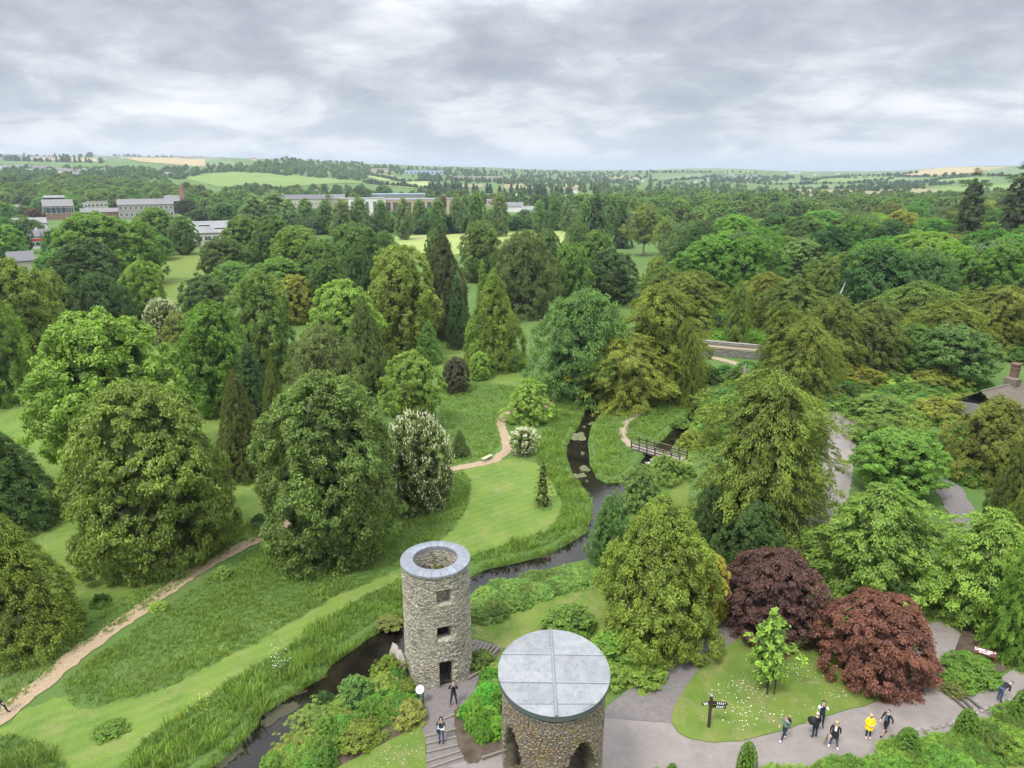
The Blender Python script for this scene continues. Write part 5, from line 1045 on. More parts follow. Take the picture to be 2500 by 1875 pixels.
def leadmat(name, a, b2, dirt):
    m = bpy.data.materials.new(name); m.use_nodes = True; t = m.node_tree; b = t.nodes['Principled BSDF']; g = N(t, 'ShaderNodeNewGeometry'); p = g.outputs['Position']
    oi = N(t, 'ShaderNodeObjectInfo')
    c = mixc(t, ramp(t, noise(t, p, 1.6, 7, .7, .5), [(.4, 0.0), (.6, 1.0)]), a, b2)
    c = mixc(t, mth(t, 'MULTIPLY', ramp(t, noise(t, p, 4.5, 8, .75, 1.0), [(.54, 0.0), (.66, 1.0)]), .8), c, dirt)
    vv = N(t, 'ShaderNodeVectorMath', operation='SCALE'); t.links.new(c, vv.inputs[0]); t.links.new(mth(t, 'ADD', .92, mth(t, 'MULTIPLY', oi.outputs['Random'], .16)), vv.inputs['Scale'])
    t.links.new(vv.outputs[0], b.inputs['Base Color']); b.inputs['Roughness'].default_value = .5; b.inputs['Metallic'].default_value = .15
    bn = N(t, 'ShaderNodeBump'); bn.inputs['Strength'].default_value = .35; bn.inputs['Distance'].default_value = .03
    t.links.new(noise(t, p, 3.0, 4, .6), bn.inputs['Height']); t.links.new(bn.outputs[0], b.inputs['Normal']); return m
M['lead'] = leadmat('lead_sheet', (.19, .20, .21), (.245, .252, .255), (.115, .11, .10)); M['lead1'] = leadmat('pale_lead', (.185, .20, .23), (.225, .24, .265), (.135, .14, .155))
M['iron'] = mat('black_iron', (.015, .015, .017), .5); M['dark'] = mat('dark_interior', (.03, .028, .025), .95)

M['slab2'] = mat('dark_lead', (.085, .095, .105), .5, .2, 2, .3, 6)
# tower 1: open round tower
T1R = 2.06
t1c = flat(1073, 1660, 0); t1x, t1y = x_at(39.1, 0, 1072), 39.1
t1 = empty('round_tower', (t1x, t1y, 0), 0, 'grey rubble round tower with open top and pale lead coping, beside the river', 'tower')
face = -math.pi / 2 - math.atan2(t1x, t1y) * 1.0         # direction from the tower towards the view
off1 = math.asin(.215)
def ophole(a0, hw, za, zb, Rr): return lambda a, z, da, dzz: abs(adiff(a, a0)) * Rr < hw + da * Rr * .8 and za - dzz * .7 < z < zb + dzz * .7
wa = face + off1
def rectscan(hw, za, zb): return (lambda a, z, da, dzz: abs(adiff(a, wa)) * T1R < hw + da * T1R * .55 and za - dzz * .5 < z < zb + dzz * .5)
H1 = [rectscan(.46, -.1, 1.95), rectscan(.48, 3.45, 4.45), rectscan(.46, 5.95, 7.0)]
H1b = [ophole(wa, .46, -.1, 1.95, T1R), ophole(wa, .48, 3.45, 4.45, T1R), ophole(wa, .46, 5.95, 7.0, T1R)]
TOP1 = 7.92
shell('wall', t1, M['mortar1'], 1.42, T1R - .05, -.3, TOP1, 144, .06, H1, .008)
inview = lambda s: (abs(adiff(s[0], face)) > 1.35, abs(adiff(s[0], face - .1)) * 1.2 + abs(s[1] - 4.6) * .25)
stonework(t1, M['stone1'], T1R, -.2, TOP1, (.05, .10), (.12, .40), H1b, 5, None, False, 300, inview, depth=.16, batter=.008)
stonework(t1, M['stone1'], 1.42, 4.4, TOP1, (.08, .15), (.16, .36), [], 6, None, True, 0, None, depth=.12, proud=-.02)
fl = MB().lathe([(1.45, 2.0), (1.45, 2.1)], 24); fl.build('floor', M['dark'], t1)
for i in range(24):                                          # lead coping in panels
    a0 = i * 2 * math.pi / 24 + .004; a1 = (i + 1) * 2 * math.pi / 24 - .006; m = MB(); n = 4; prof = [(1.38, TOP1 - .10), (1.38, TOP1 + .12), (1.75, TOP1 + .16), (2.16, TOP1 + .07), (2.17, TOP1 - .06), (2.13, TOP1 - .06), (2.10, TOP1 + .0), (1.5, TOP1 + .0)]
    for k in range(n + 1):
        t = a0 + (a1 - a0) * k / n; m.v += [Vector((r * math.cos(t), r * math.sin(t), z + (.0 if 0 < k < n else .012))) for r, z in prof]
    q = len(prof)
    for k in range(n): m.f += [(k * q + j, (k + 1) * q + j, (k + 1) * q + (j + 1) % q, k * q + (j + 1) % q) for j in range(q)]
    m.f += [tuple(range(q)), tuple(n * q + j for j in reversed(range(q)))]
    m.build('coping_panel', M['lead1'], t1)
for zt, w_ in ((1.99, 1.1), (4.49, 1.15), (7.04, 1.1)):       # lintels
    m = MB(); Mx = Matrix.Rotation(wa - math.pi / 2, 4, 'Z')
    m.box((0, T1R - .18, zt), (w_, .40, .08), 0, Mx); m.build('lintel', M['mortar1'], t1)
for zt in (3.40, 5.90):
    m = MB(); m.box((0, T1R - .22, zt), (.96, .46, .09), 0, Matrix.Rotation(wa - math.pi / 2, 4, 'Z')); m.build('sill', M['mortar1'], t1)
gt = MB(); Mx = Matrix.Rotation(wa - math.pi / 2, 4, 'Z'); gt.box((0, T1R - .34, .08), (.86, .04, .05), 0, Mx); gt.box((0, T1R - .34, .85), (.86, .04, .05), 0, Mx); gt.box((0, T1R - .34, 1.45), (.86, .04, .05), 0, Mx)
gto = gt.build('gate', M['iron'], t1)
for i in range(9): b_ = MB(); b_.box((-.38 + i * .095, T1R - .34, .8), (.022, .022, 1.5), 0, Mx); b_.build('bar', M['iron'], gto)
mm, *_ = crown('moss', [(0, 1), (1, 1)], 2.06, 1, 60, 26, .13, .07, seed=77, lump=.0, inner=0, flat=1.0); 
v = np.empty(len(mm.vertices) * 3, np.float32); mm.vertices.foreach_get('co', v); v = v.reshape(-1, 3); v[:, 2] = TOP1 - .1 - v[:, 2] ** 2 * .9; rr_ = np.hypot(v[:, 0], v[:, 1]); kk = np.clip(2.07 + (rr_ - 2.06) * .35, 1.98, 2.16) / rr_; v[:, 0] *= kk; v[:, 1] *= kk
mm.vertices.foreach_set('co', v.ravel()); mm.update(); o = link('moss', mm, t1); o.color = (.11, .12, .03, 1); o['kind'] = 'stuff'
mm, *_ = crown('weeds', [(0, 1), (1, 1)], 1.36, 1.6, 34, 26, .15, .08, seed=78, lump=.0, inner=0); o = link('moss', mm, t1, None, (0, 0, TOP1 - 2.0)); o.color = (.10, .11, .03, 1); o['kind'] = 'stuff'
def rock(name, loc, dims, seed, matn, label=None, cat=None, parent=None, rz=0, group=None):
    bm = bmesh.new(); bmesh.ops.create_icosphere(bm, subdivisions=3, radius=.5); r = random.Random(seed); ph = [r.random() * 6 for _ in range(6)]
    for v_ in bm.verts:
        p = v_.co; n_ = .10 * math.sin(5 * p.x * 2 + ph[0]) + .10 * math.sin(6 * p.y * 2 + ph[1]) + .08 * math.sin(9 * p.z * 2 + ph[2]) + .05 * math.sin(19 * p.x + 13 * p.y + ph[3]) + r.uniform(-.02, .02); v_.co = p * (1 + n_ * 1.4)
    me = bpy.data.meshes.new(name); bm.to_mesh(me); bm.free(); me.materials.append(M[matn]); o = link(name, me, parent, None, loc, (0, 0, rz), dims); return tag(o, label, cat, group)
bp = flat(975, 1640, 0); rock('boulder', (bp.x, bp.y, .35), (1.5, 1.9, 2.6), 3, 'boulder', 'tall pinkish boulder leaning against the left side of the tower', 'rock', rz=.5)

# tower 2: leaded turret with pointed arches
t2x, t2y = 1.97, 28.1
t2 = empty('arched_turret', (t2x, t2y, 0), 0, 'brown lichened stone turret with pointed arches under a round lead roof', 'tower')
RT = 2.40; ZR = 8.72
arcs = [(-math.pi / 2 + R_(31), 6.32, 1.02), (-math.pi / 2 - R_(58), 6.42, .90), (math.pi / 2 - R_(30), 6.4, .95), (math.pi / 2 + R_(58), 6.4, .95)]
def archhole(ac, za, hw, pad=0.0):
    def f(a, z, da, dzz):
        d = abs(adiff(a, ac)) * RT - da * RT * .55
        if z - dzz * .5 > za + pad or z < 3.2: return False
        t = max(0.0, (za - z) / 1.75); wdt = hw * min(1.0, (t ** .62))
        return d < wdt + pad
    return f
H2 = [archhole(*a) for a in arcs] + [lambda a, z, da, dzz: z + dzz > 8.5 + math.sin(a) * RT * math.tan(R_(7.2)) - .24]
shell('wall', t2, M['mortar2'], 1.72, RT - .05, -.2, ZR, 200, .08, H2)
inview2 = lambda s: (s[1] < 3.4, abs(adiff(s[0], -math.pi / 2)) > 1.3, -s[1])
stonework(t2, M['stone2'], RT, 1.5, ZR, (.06, .13), (.10, .30), H2, 15, None, False, 300, inview2, depth=.2, proud=.03)
stonework(t2, M['stone2'], 1.72, 3.2, ZR, (.12, .2), (.22, .5), H2, 16, None, True, 0, None, depth=.14, proud=-.03)
MB().lathe([(1.75, 3.0), (1.75, 3.25)], 32).build('floor', M['mortar2'], t2)
tilt = R_(7.2); RR = 2.63; Mt = Matrix.Translation((0, 0, 8.5)) @ Matrix.Rotation(tilt, 4, 'X')
rf = empty('roof', (0, 0, 0)); rf.parent = t2; rf.matrix_basis = Mt
MB().lathe([(RR - .02, -.02), (RR, -.26), (RR - .05, -.30), (RR - .12, -.30)], 72).build('fascia', M['slab2'], rf)
xs_ = [-RR, -.02, RR]; ys_ = [-RR, -1.95, -.72, .98, RR]
def clipcircle(x0, x1, y0, y1, r, g_=.012):
    pts = []; n = 26
    rect = [(x0 + g_, y0 + g_), (x1 - g_, y0 + g_), (x1 - g_, y1 - g_), (x0 + g_, y1 - g_)]
    for i in range(4):
        a, b = rect[i], rect[(i + 1) % 4]
        for j in range(n):
            x, y = a[0] + (b[0] - a[0]) * j / n, a[1] + (b[1] - a[1]) * j / n; d = math.hypot(x, y)
            if d > r: x, y = x * r / d, y * r / d
            if not pts or math.hypot(pts[-1][0] - x, pts[-1][1] - y) > 1e-3: pts.append((x, y))
    return pts
for i in range(2):
    for j in range(4):
        pts = clipcircle(xs_[i], xs_[i + 1], ys_[j], ys_[j + 1], RR)
        m = MB(); m.prism([(x, y, .0) for x, y in pts], (0, 0, .03 + .006 * j)); m.build('lead_panel', M['lead'], rf)
MB().tube([(-.02, -RR + .02, .06), (-.02, 0, .06), (-.02, RR - .02, .06)], [.07] * 3, 8).build('ridge_roll', M['lead1'], rf)
for y_ in (-.72, .98):
    hw_ = math.sqrt(RR * RR - y_ * y_) - .03
    for sx in (-1, 1): MB().tube([(-.02 + sx * .07, y_, .05), (sx * hw_, y_ - .05 * sx, .05)], [.06, .06], 8).build('cross_roll', M['lead1'], rf)
cb = MB(); pts = [((RT + .07) * math.cos(a), (RT + .07) * math.sin(a), 7.75 - .35 * math.cos(3 * (a + 1.57)) ** 2 * .3) for a in [-math.pi * .98 + i * math.pi * .96 / 24 for i in range(25)]]
for a_, b2_ in zip(pts, pts[1:]): cb.bar(a_, b2_, .012)
cb.build('lightning_cable', M['slab'], t2)

# ------------------------------------------------------------ timber steps, edging, bench, sign posts, footbridge
M['timber'] = mat('weathered_timber', (.19, .165, .135), .9, .3, 5, .4, 12); M['darktimber'] = mat('dark_timber', (.10, .085, .075), .9, .3, 5, .4, 12)
M['bridgewood'] = mat('bridge_rail_wood', (.045, .032, .024), .8, .3, 4, .3, 14); M['deck'] = mat('deck_plank', (.25, .22, .19), .85, .2, 4, .3, 10, randobj=.12)
st = empty('timber_steps', flat(1085, 1810), 0, 'broad gravel steps with pale timber edges leading up to the tower door', 'steps')
for a, b in [((620, 940), (790, 870)), ((340, 1200), (800, 1085)), ((360, 1305), (815, 1200)), ((370, 1430), (830, 1320)), ((360, 1570), (870, 1410)), ((440, 1650), (915, 1488))]:
    pa, pb = [flat(980 + p[0] / 6.033, 1600 + p[1] / 6.033, .07) - st.location for p in (a, b)]
    MB().bar(pa, pb, .12, .10).build('edge_beam', M['timber'], st)
st2 = empty('timber_steps', flat(1190, 1590), 0, 'pale timber-edged steps climbing behind the open tower', 'steps')
for a, b in [((690, 836), (676, 860)), ((712, 838), (678, 905)), ((742, 845), (700, 920)), ((768, 852), (718, 928)), ((795, 858), (735, 935)), ((822, 866), (755, 942)), ((848, 876), (778, 948))]:
    pa, pb = [flat(900 + p[0] / c4[0], 1250 + p[1] / c4[0], .08) - st2.location for p in (a, b)]
    MB().bar(pa, pb, .11, .10).build('edge_beam', M['timber'], st2)
st3 = empty('timber_steps', flat(2340, 1705), 0, 'three dark timber steps beside the laurel mound', 'steps')
for a, b in [((2306, 1686), (2358, 1731)), ((2319, 1680), (2373, 1730)), ((2330, 1676), (2397, 1732))]:
    pa, pb = [flat(*p, .10) - st3.location for p in (a, b)]; MB().bar(pa, pb, .15, .16).build('edge_beam', M['darktimber'], st3)
ed = empty('bed_edging', flat(1160, 1780), 0, 'silvery timber edging of the plant bed between tower and turret', 'edging')
for a, b in [((665, 1290), (700, 1440)), ((700, 1440), (860, 1405)), ((735, 1600), (865, 1555)), ((640, 1085), (770, 1010))]:
    pa, pb = [flat(900 + p[0] / c4[0], 1250 + p[1] / c4[0], .12) - ed.location for p in (a, b)]; MB().bar(pa, pb, .10, .24).build('beam', M['timber'], ed)
def posts_between(): pass
# bench
b0 = flat(1178, 1121, .42); b1 = flat(1200, 1110.5, .42); bc = (b0 + b1) / 2; bd = (b1 - b0); br = math.atan2(bd.y, bd.x)
be = empty('bench', (bc.x, bc.y, 0), br, 'white backless bench beside the woodchip path', 'bench'); Lb = bd.length
for k in (-1, 1): MB().box((0, k * .11, .44), (Lb, .19, .05)).build('seat_plank', M['petal'], be)
for k in (-1, 1): MB().box((k * Lb * .38, 0, .21), (.10, .32, .42)).build('leg', M['slab'], be)
# round sign on two green posts
M['green'] = mat('green_paint', (.01, .075, .05), .45); M['signwhite'] = mat('sign_face', (.33, .40, .38), .4); M['mint'] = mat('sign_print', (.35, .55, .55), .5); M['signblack'] = mat('black_board', (.02, .018, .016), .5)
M['signred'] = mat('maroon_board', (.11, .022, .018), .5); M['white'] = mat('white_paint', (.8, .8, .78), .5)
sb = flat(1027, 1722, 0); sg = empty('round_sign', (sb.x, sb.y, 0), R_(-8), 'round pale sign on two green posts at the path edge by the tower', 'sign')
for k in (-.16, .16): MB().lathe([(.045, 0), (.045, 1.12)], 10, (k, .05, 0)).build('post', M['green'], sg)
dm = MB().lathe([(.26, -.02), (.26, .02)], 40); d_ = dm.build('disc', M['signwhite'], sg, False, (0, 0, 1.15), (R_(38), 0, 0))
for (px_, py_, r0) in ((-.02, .02, .10), (.09, -.07, .05)): MB().lathe([(r0, .022), (r0 * .5, .026)], 14, (px_, py_, 0)).build('print', M['mint'], d_)
# fingerpost
fb = flat(1730, 1775, .08); ft = z_at(fb.y, 1700)
fp = empty('fingerpost', (fb.x, fb.y, .08), 0, 'dark wooden fingerpost with three arms on the lawn', 'signpost'); hF = ft - .08
MB().box((0, 0, hF / 2), (.14, .14, hF)).build('post', M['bridgewood'], fp); MB().lathe([(.05, 0), (.09, .06), (.05, .13), (.01, .2)], 10, (0, 0, hF)).build('finial', M['slab'], fp)
def textmesh(txt, size, m, parent, Mx, name='lettering'):
    cu = bpy.data.curves.new(name, 'FONT'); cu.body = txt; cu.size = size; cu.align_x = 'CENTER'; cu.align_y = 'CENTER'; cu.extrude = .004; cu.space_character = 1.05
    o = bpy.data.objects.new(name, cu); COL.objects.link(o); dg = bpy.context.evaluated_depsgraph_get(); me = bpy.data.meshes.new_from_object(o.evaluated_get(dg)); bpy.data.objects.remove(o); me.materials.clear(); me.materials.append(m)
    q = link(name, me, parent); q.matrix_basis = Mx; return q
for (sx, zz2, az, L_) in ((-1, hF - .42, R_(18), .55), (1, hF - .40, R_(-14), .86), (1, hF - .66, R_(-10), .80)):
    Mx = Matrix.Rotation(az, 4, 'Z'); m = MB(); x0 = .06 * sx; x1 = L_ * sx; pts = [(x0, -.02, -.09), (x1, -.02, -.09), (x1 + sx * .07, -.02, 0), (x1, -.02, .09), (x0, -.02, .09)]
    if sx < 0: pts = pts[::-1]
    m.prism(pts, (0, .04, 0)); m.v = [Mx @ p for p in m.v]; arm = m.build('arm', M['signblack'], fp, False, (0, 0, zz2), (R_(-12), 0, 0))
    for r_, n_ in ((.03, 5), (-.035, 4)):
        if sx > 0 and zz2 > hF - .5 and r_ < 0: pass
        dd_ = MB()
        for q in range(n_): dd_.box((x0 + (x1 - x0) * (.38 + .13 * q), -.026, r_), (.055, .008, .04), 0, Mx)
        dd_.build('lettering', M['white'], arm)
# maroon board with white lettering, too small in the photograph to read
rb_ = flat(2400, 1615, 0); rs = empty('park_sign', (rb_.x, rb_.y, 0), R_(-32), 'dark maroon notice board with white lettering under the lime green tree', 'sign')
for k in (-.5, .5): MB().box((k, 0, .35), (.08, .08, .7)).build('post', M['signred'], rs)
bdm = MB().box((0, 0, 0), (1.25, .05, .40)).build('board', M['signred'], rs, False, (0, -.06, .78), (R_(-35), 0, 0))
for (xa, xb, z_) in ((-.44, -.02, .11), (.03, .06, .11), (.10, .40, .10), (-.52, .02, .02), (.06, .40, .01), (-.34, -.16, -.09), (-.12, .26, -.09), (-.60, -.50, .11), (-.60, -.50, .0), (.46, .58, .09)):
    MB().box(((xa + xb) / 2, -.032, z_), (xb - xa, .01, .045)).build('lettering', M['white'], bdm)
# orange-brown carved post and dead stump in the garden
tp = hd(1958, 942); o1 = empty('carved_post', tp, 0, 'orange carved wooden post in the fern garden', 'post'); M['orange'] = mat('orange_wood', (.42, .20, .06), .8, .3)
MB().lathe([(.16, 0), (.12, .5), (.18, .8), (.11, 1.2), (.15, 1.6), (.04, 1.9)], 12).build('shaft', M['orange'], o1)
sp_ = hd(1606, 832); o2 = empty('dead_stump', sp_, 0, 'grey dead tree stump standing above the mill stream', 'tree stump'); M['grey'] = mat('grey_deadwood', (.28, .23, .19), .95, .35, 3, .6, 8)
MB().tube([(0, 0, 0), (.1, 0, 1.5), (.0, .1, 2.6), (.1, .1, 3.3)], [.55, .38, .25, .15], 9).build('trunk', M['grey'], o2)
for a, b in (((0, 0, 1.6), (-1.2, 0, .6)), ((0, 0, 2), (1.1, .2, 1.7)), ((0, 0, 1.2), (-.9, -.4, .1)), ((.1, 0, 2.2), (.9, .1, 2.6))): MB().tube([a, b], [.16, .06], 6).build('branch', M['grey'], o2)
# dead pale branch on the yew slope
db = hd(1790, 640, 9); o3 = empty('dead_branch', (db.x, db.y, db.z), 0, 'bare pale dead limb sticking out of the yews on the slope', 'dead tree'); M['bleach'] = mat('bleached_wood', (.50, .43, .36), .9)
MB().tube([(0, 0, 0), (-.4, -1, 5), (.2, -2.2, 8), (1.0, -2.6, 10.2), (1.5, -2.6, 12)], [.35, .26, .19, .12, .04], 7).build('stem', M['bleach'], o3)
MB().tube([(-.4, -1, 5), (.5, -1.8, 6.4), (.9, -2, 8.2)], [.2, .14, .05], 6).build('branch', M['bleach'], o3); MB().tube([(.0, -1.6, 7), (-.9, -2, 8.0)], [.12, .04], 5).build('branch', M['bleach'], o3)

# footbridge
def bw(x, y, z): return flat(1520 + x / 11.06, 1040 + y / 11.06, z)
A_ = bw(230, 590, .15); Bb = bw(1210, 880, .15); A2 = bw(360, 520, .15)
dB = (Bb - A_); dB.z = 0; ang = math.atan2(dB.y, dB.x); Lm = dB.length * 1.34; u_ = dB.normalized(); v_ = Vector((-u_.y, u_.x, 0))
br_ = empty('footbridge', (A_.x, A_.y, 0), ang, 'wooden footbridge with dark rails over the mill stream', 'footbridge'); Wd = 1.5
for i in range(int(Lm / .24)): MB().box((.12 + i * .24, Wd / 2, .12), (.215, Wd + .1, .05)).build('deck_plank', M['deck'], br_)
for s in (0, 1):
    MB().box((Lm / 2, s * Wd, .0), (Lm, .14, .18)).build('beam', M['bridgewood'], br_)
    n_ = 7
    for i in range(n_): MB().box((.06 + i * (Lm - .12) / (n_ - 1), s * (Wd + .06) - .03 + (.0 if s else -.05), .60), (.10, .09, 1.05)).build('post', M['bridgewood'], br_)
    for zz3, hh3 in ((1.08, .07), (.78, .10), (.46, .10)): MB().box((Lm / 2, s * (Wd + .06) - .03 + (.06 if s else -.11), zz3), (Lm, .045, hh3)).build('rail', M['bridgewood'] if hh3 > .08 else M['timber'], br_)
for (x, y, dx, dy, s) in ((930, 940, 1.4, 1.2, 1), (770, 1010, 1.1, .7, 2)):
    p = bw(x, y, WZ); rock('flat_rock', (p.x, p.y, WZ + .02), (dx, dy, .25), s, 'slab', ['broad flat grey rock under the footbridge', 'smaller flat grey rock left of the broad one under the footbridge'][s - 1], 'rock')
for i, (x, y, dx, dy, lb) in enumerate([(640, 810, 2.6, 3.8, 'mossy rock island in the middle of the river'), (690, 1050, 1.6, 2.2, 'long mossy rock by the right bank'), (665, 1090, 1.4, 1.2, 'low mossy rock in front of the long one'), (620, 1095, 1.0, 1.6, 'narrow mossy rock at the left bank'), (670, 930, .9, .6, 'small dark rock between the mossy ones'), (700, 1135, .6, .4, 'smallest rock at the river narrows'), (745, 710, .8, 1.6, 'wet rock at the tip of the rapids'), (683, 735, .7, .4, 'pale stone in the rapids')]):
    p = flat(1200 + x / 3.017, 800 + y / 3.017, WZ); rock('river_rock', (p.x, p.y, WZ - .02), (dx * .72, dy * .72, .8 if i < 2 else .45), 20 + i, 'rockm', lb, 'rock', rz=.3 * i)
for i, (x, y, dx, dy) in enumerate([(600, 530, 1.6, .5), (440, 680, 1.0, .4), (1030, 150, .8, .4), (370, 700, .6, .4)]):
    p = flat(660 + x / 5.2675, 1560 + y / 5.2675, WZ); rock('mud_bank', (p.x, p.y, WZ - .05), (dx * .7, dy * .6, .2), 50 + i, 'mud', ['longest strip of mud along the left bank', 'second mud strip further down the left bank', 'small mud patch under the bank grass', 'tiny mud patch beside the second strip'][i], 'mud bank', rz=.7)
p = flat(1270, 1355 + 10, WZ); rock('mud_bank', (p.x, p.y, WZ - .05), (5.5, .8, .25), 61, 'mud', 'long brown mud shelf behind the open tower', 'mud bank', rz=.25)
wp = flat(850 + 0, 1630, WZ)
for i, (x, y, w_, h_) in enumerate([(120, 960, 2.2, 1.6), (270, 1240, 1.2, .8)]):
    p = flat(660 + x / 5.2675, 1560 + y / 5.2675, WZ) if i == 0 else flat(560, 1850, WZ)
    m = MB(); r = random.Random(i); rj = [r.uniform(.7, 1.25) for _ in range(30)]; m.poly([(p.x + rj[int(a / .2094)] * (w_ if i == 0 else 1.3) * .5 * math.cos(a) * (1 + .2 * math.sin(3 * a)) * .75 + .45 * (w_ * .3) * math.sin(a), p.y + rj[int(a / .2094)] * 1.5 * .6 * math.sin(a) + .6 * (w_ * .3) * math.cos(a), WZ + .02) for a in [q * .2094 + .001 for q in range(30)]])
    tag(m.build('weed_mat', mat('water_weed', (.05, .05, .028), .8, .6, 5, .6, 9)), 'pale water weed floating near the bottom edge of the river' if i else 'large pale mat of water weed along the left bank', 'water weed')
# stakes of the young tree
yt = hd(1664, 1503); sk = empty('tree_stakes', (yt.x, yt.y, .1), 0, 'pair of wooden stakes holding the young tree', 'stakes')
for k in (-.22, .22): MB().box((k, .0, .55), (.07, .07, 1.1)).build('stake', M['bridgewood'], sk)
MB().box((0, 0, 1.0), (.44, .03, .05)).build('tie', M['iron'], sk)
# stone wall behind the garden, dry kerb stones beside the juniper
w0 = flat(1715, 866, 0); w1 = flat(1885, 882, 0); wl = empty('stone_wall', (w0.x, w0.y, 0), math.atan2(w1.y - w0.y, w1.x - w0.x), 'long grey stone retaining wall with a ledge at the back of the garden', 'wall')
Lw = (w1 - w0).length; hw1 = z_at(w0.y, 835)
def wallstones(parent, L, h, zb, yoff, seed, matr, nobj=150):
    g = random.Random(seed); P2 = []; z = zb
    while z < zb + h - .05:
        hc = g.uniform(.16, .34); x = 0
        while x < L: l = g.uniform(.3, .8); P2.append((x + l / 2, z + hc / 2, l * .94, hc * .9)); x += l
        z += hc
    V = []; Fa = []; Tt = []
    for i, (x, z, l, hc) in enumerate(P2):
        v, Fc = SV[i % 8]; b = len(V) * 8; V.append(v * np.array([l, -.16, hc]) + np.array([x, yoff, z])); Fa += [tuple(b + q for q in f) for f in Fc]; Tt += [g.random()] * 8
    tag(link('stonework', npmesh('stonework', np.concatenate(V), np.array(Fa), matr, {'tint': Tt}), parent), kind='stuff')
M['stone3'] = stonemat('wall_rubble', None, [(.17, .16, .15), (.24, .225, .21), (.20, .19, .17), (.28, .265, .24)])
MB().box((Lw / 2, .45, hw1 * .32), (Lw, .8, hw1 * .64)).build('lower_wall', M['stone3'], wl); MB().box((Lw / 2, 1.6, hw1 * .5), (Lw, .6, hw1)).build('upper_wall', M['stone3'], wl)
MB().box((Lw / 2, .62, hw1 * .66), (Lw, 1.3, .14)).build('ledge', M['dust'], wl)
wallstones(wl, Lw, hw1 * .62, 0, .02, 3, M['stone3']); wallstones(wl, Lw, hw1 * .30, hw1 * .70, 1.28, 4, M['stone3'])
g = random.Random(3)
for (x, y, lb) in [(2420, 1735, 'pale'), (2340, 1765, 'b')]: pass
kb = empty('kerb_stones', flat(2260, 1775), 0, 'low pale stone kerb between juniper bank and paved path', 'kerb')
kp = [flat(x, y, .1) for x, y in crop([(1450, 1078), (1540, 1050), (1640, 1042), (1740, 1020), (1830, 985), (1960, 930), (2060, 895), (2130, 868), (2210, 835)], 2.458, 1600, 1350)]
for a, b in zip(kp, kp[1:]):
    L_ = (b - a).length; n_ = max(1, int(L_ / .4))
    for i in range(n_):
        p = a.lerp(b, (i + .5) / n_) - kb.location; MB().box((p.x + g.uniform(-.05, .05), p.y - .15, .07), (g.uniform(.25, .42), .26, .15), math.atan2((b - a).y, (b - a).x) + g.uniform(-.25, .25), None, .8).build('stone', M['boulder'], kb)
# wooden post-and-rail fence at the far side of the clearing
fa = hd(420, 532); fb2 = hd(480, 548); fe = empty('paddock_fence', fa, 0, 'weathered post and rail fence across the far side of the clearing', 'fence'); n_ = 13
for i in range(n_): p = fa.lerp(fb2, i / (n_ - 1)) - fa; MB().box((p.x, p.y, .65), (.16, .16, 1.3)).build('post', M['timber'], fe)
for zz4 in (.5, 1.0): MB().bar((0, 0, zz4), (fb2 - fa).to_tuple()[:2] + (zz4,), .06, .12).build('rail', M['timber'], fe)
# garden building with slate roof and chimney at the right edge
M['slate'] = mat('old_slate', (.115, .105, .10), .8, .3, 3, .4, 9, col2=(.15, .12, .075), randobj=.12); M['brick'] = mat('brick_red', (.15, .09, .07), .9, .25, 5, .4, 9)
gb = hd(2150, 905); hb_ = empty('garden_house', (gb.x, gb.y, 0), R_(28), 'low slate-roofed garden building with a brick chimney at the right edge', 'building')
MB().box((0, 0, 1.2), (8.4, 5.2, 2.4)).build('wall', M['stone3'], hb_)
pitch_ = math.atan2(2.0, 2.9)
for s in (-1, 1):
    rfp = empty('roof_slope', (0, 0, 0)); rfp.parent = hb_
    MB().prism([(-4.5, 0, 4.42), (4.5, 0, 4.42), (4.5, s * 2.95, 2.36), (-4.5, s * 2.95, 2.36)] if s > 0 else [(-4.5, s * 2.95, 2.36), (4.5, s * 2.95, 2.36), (4.5, 0, 4.42), (-4.5, 0, 4.42)], (0, 0, -.08)).build('deck', M['darktimber'], rfp)
    me_sl = None
    for r in range(9):
        for c in range(15):
            t = (r + .5) / 9; y = s * (2.95 - 2.95 * t); z = 2.42 + 2.05 * t
            m_ = me_sl
            if me_sl is None:
                me_sl = MB().box((0, 0, 0), (.585, .46, .025)).mesh('slate', M['slate'])
            link('slate', me_sl, rfp, None, (-4.2 + c * .6 + (.3 if r % 2 else 0) - .15, y, z), (-s * pitch_ * 1.0 - s * .05, 0, 0))
MB().box((0, 0, 4.48), (9.1, .25, .12)).build('ridge', M['slate'], hb_)
MB().box((2.6, .2, 4.6), (1.3, 1.5, 1.1)).build('dormer', M['slate'], hb_)
ch_ = MB().box((3.4, .5, 5.6), (.8, .8, 2.4)).build('chimney', M['brick'], hb_); MB().box((3.4, .5, 6.85), (1.0, 1.0, .2)).build('cap', M['brick'], ch_); MB().box((3.4, .5, 6.3), (.92, .92, .1)).build('band', M['brick'], ch_)
# standing stone on the terrace
ssp = hd(1320, 622); ss = rock('standing_stone', (ssp.x, ssp.y, 1.1), (1.1, .8, 3.0), 71, 'slab', 'grey standing stone on the gravel terrace', 'standing stone')
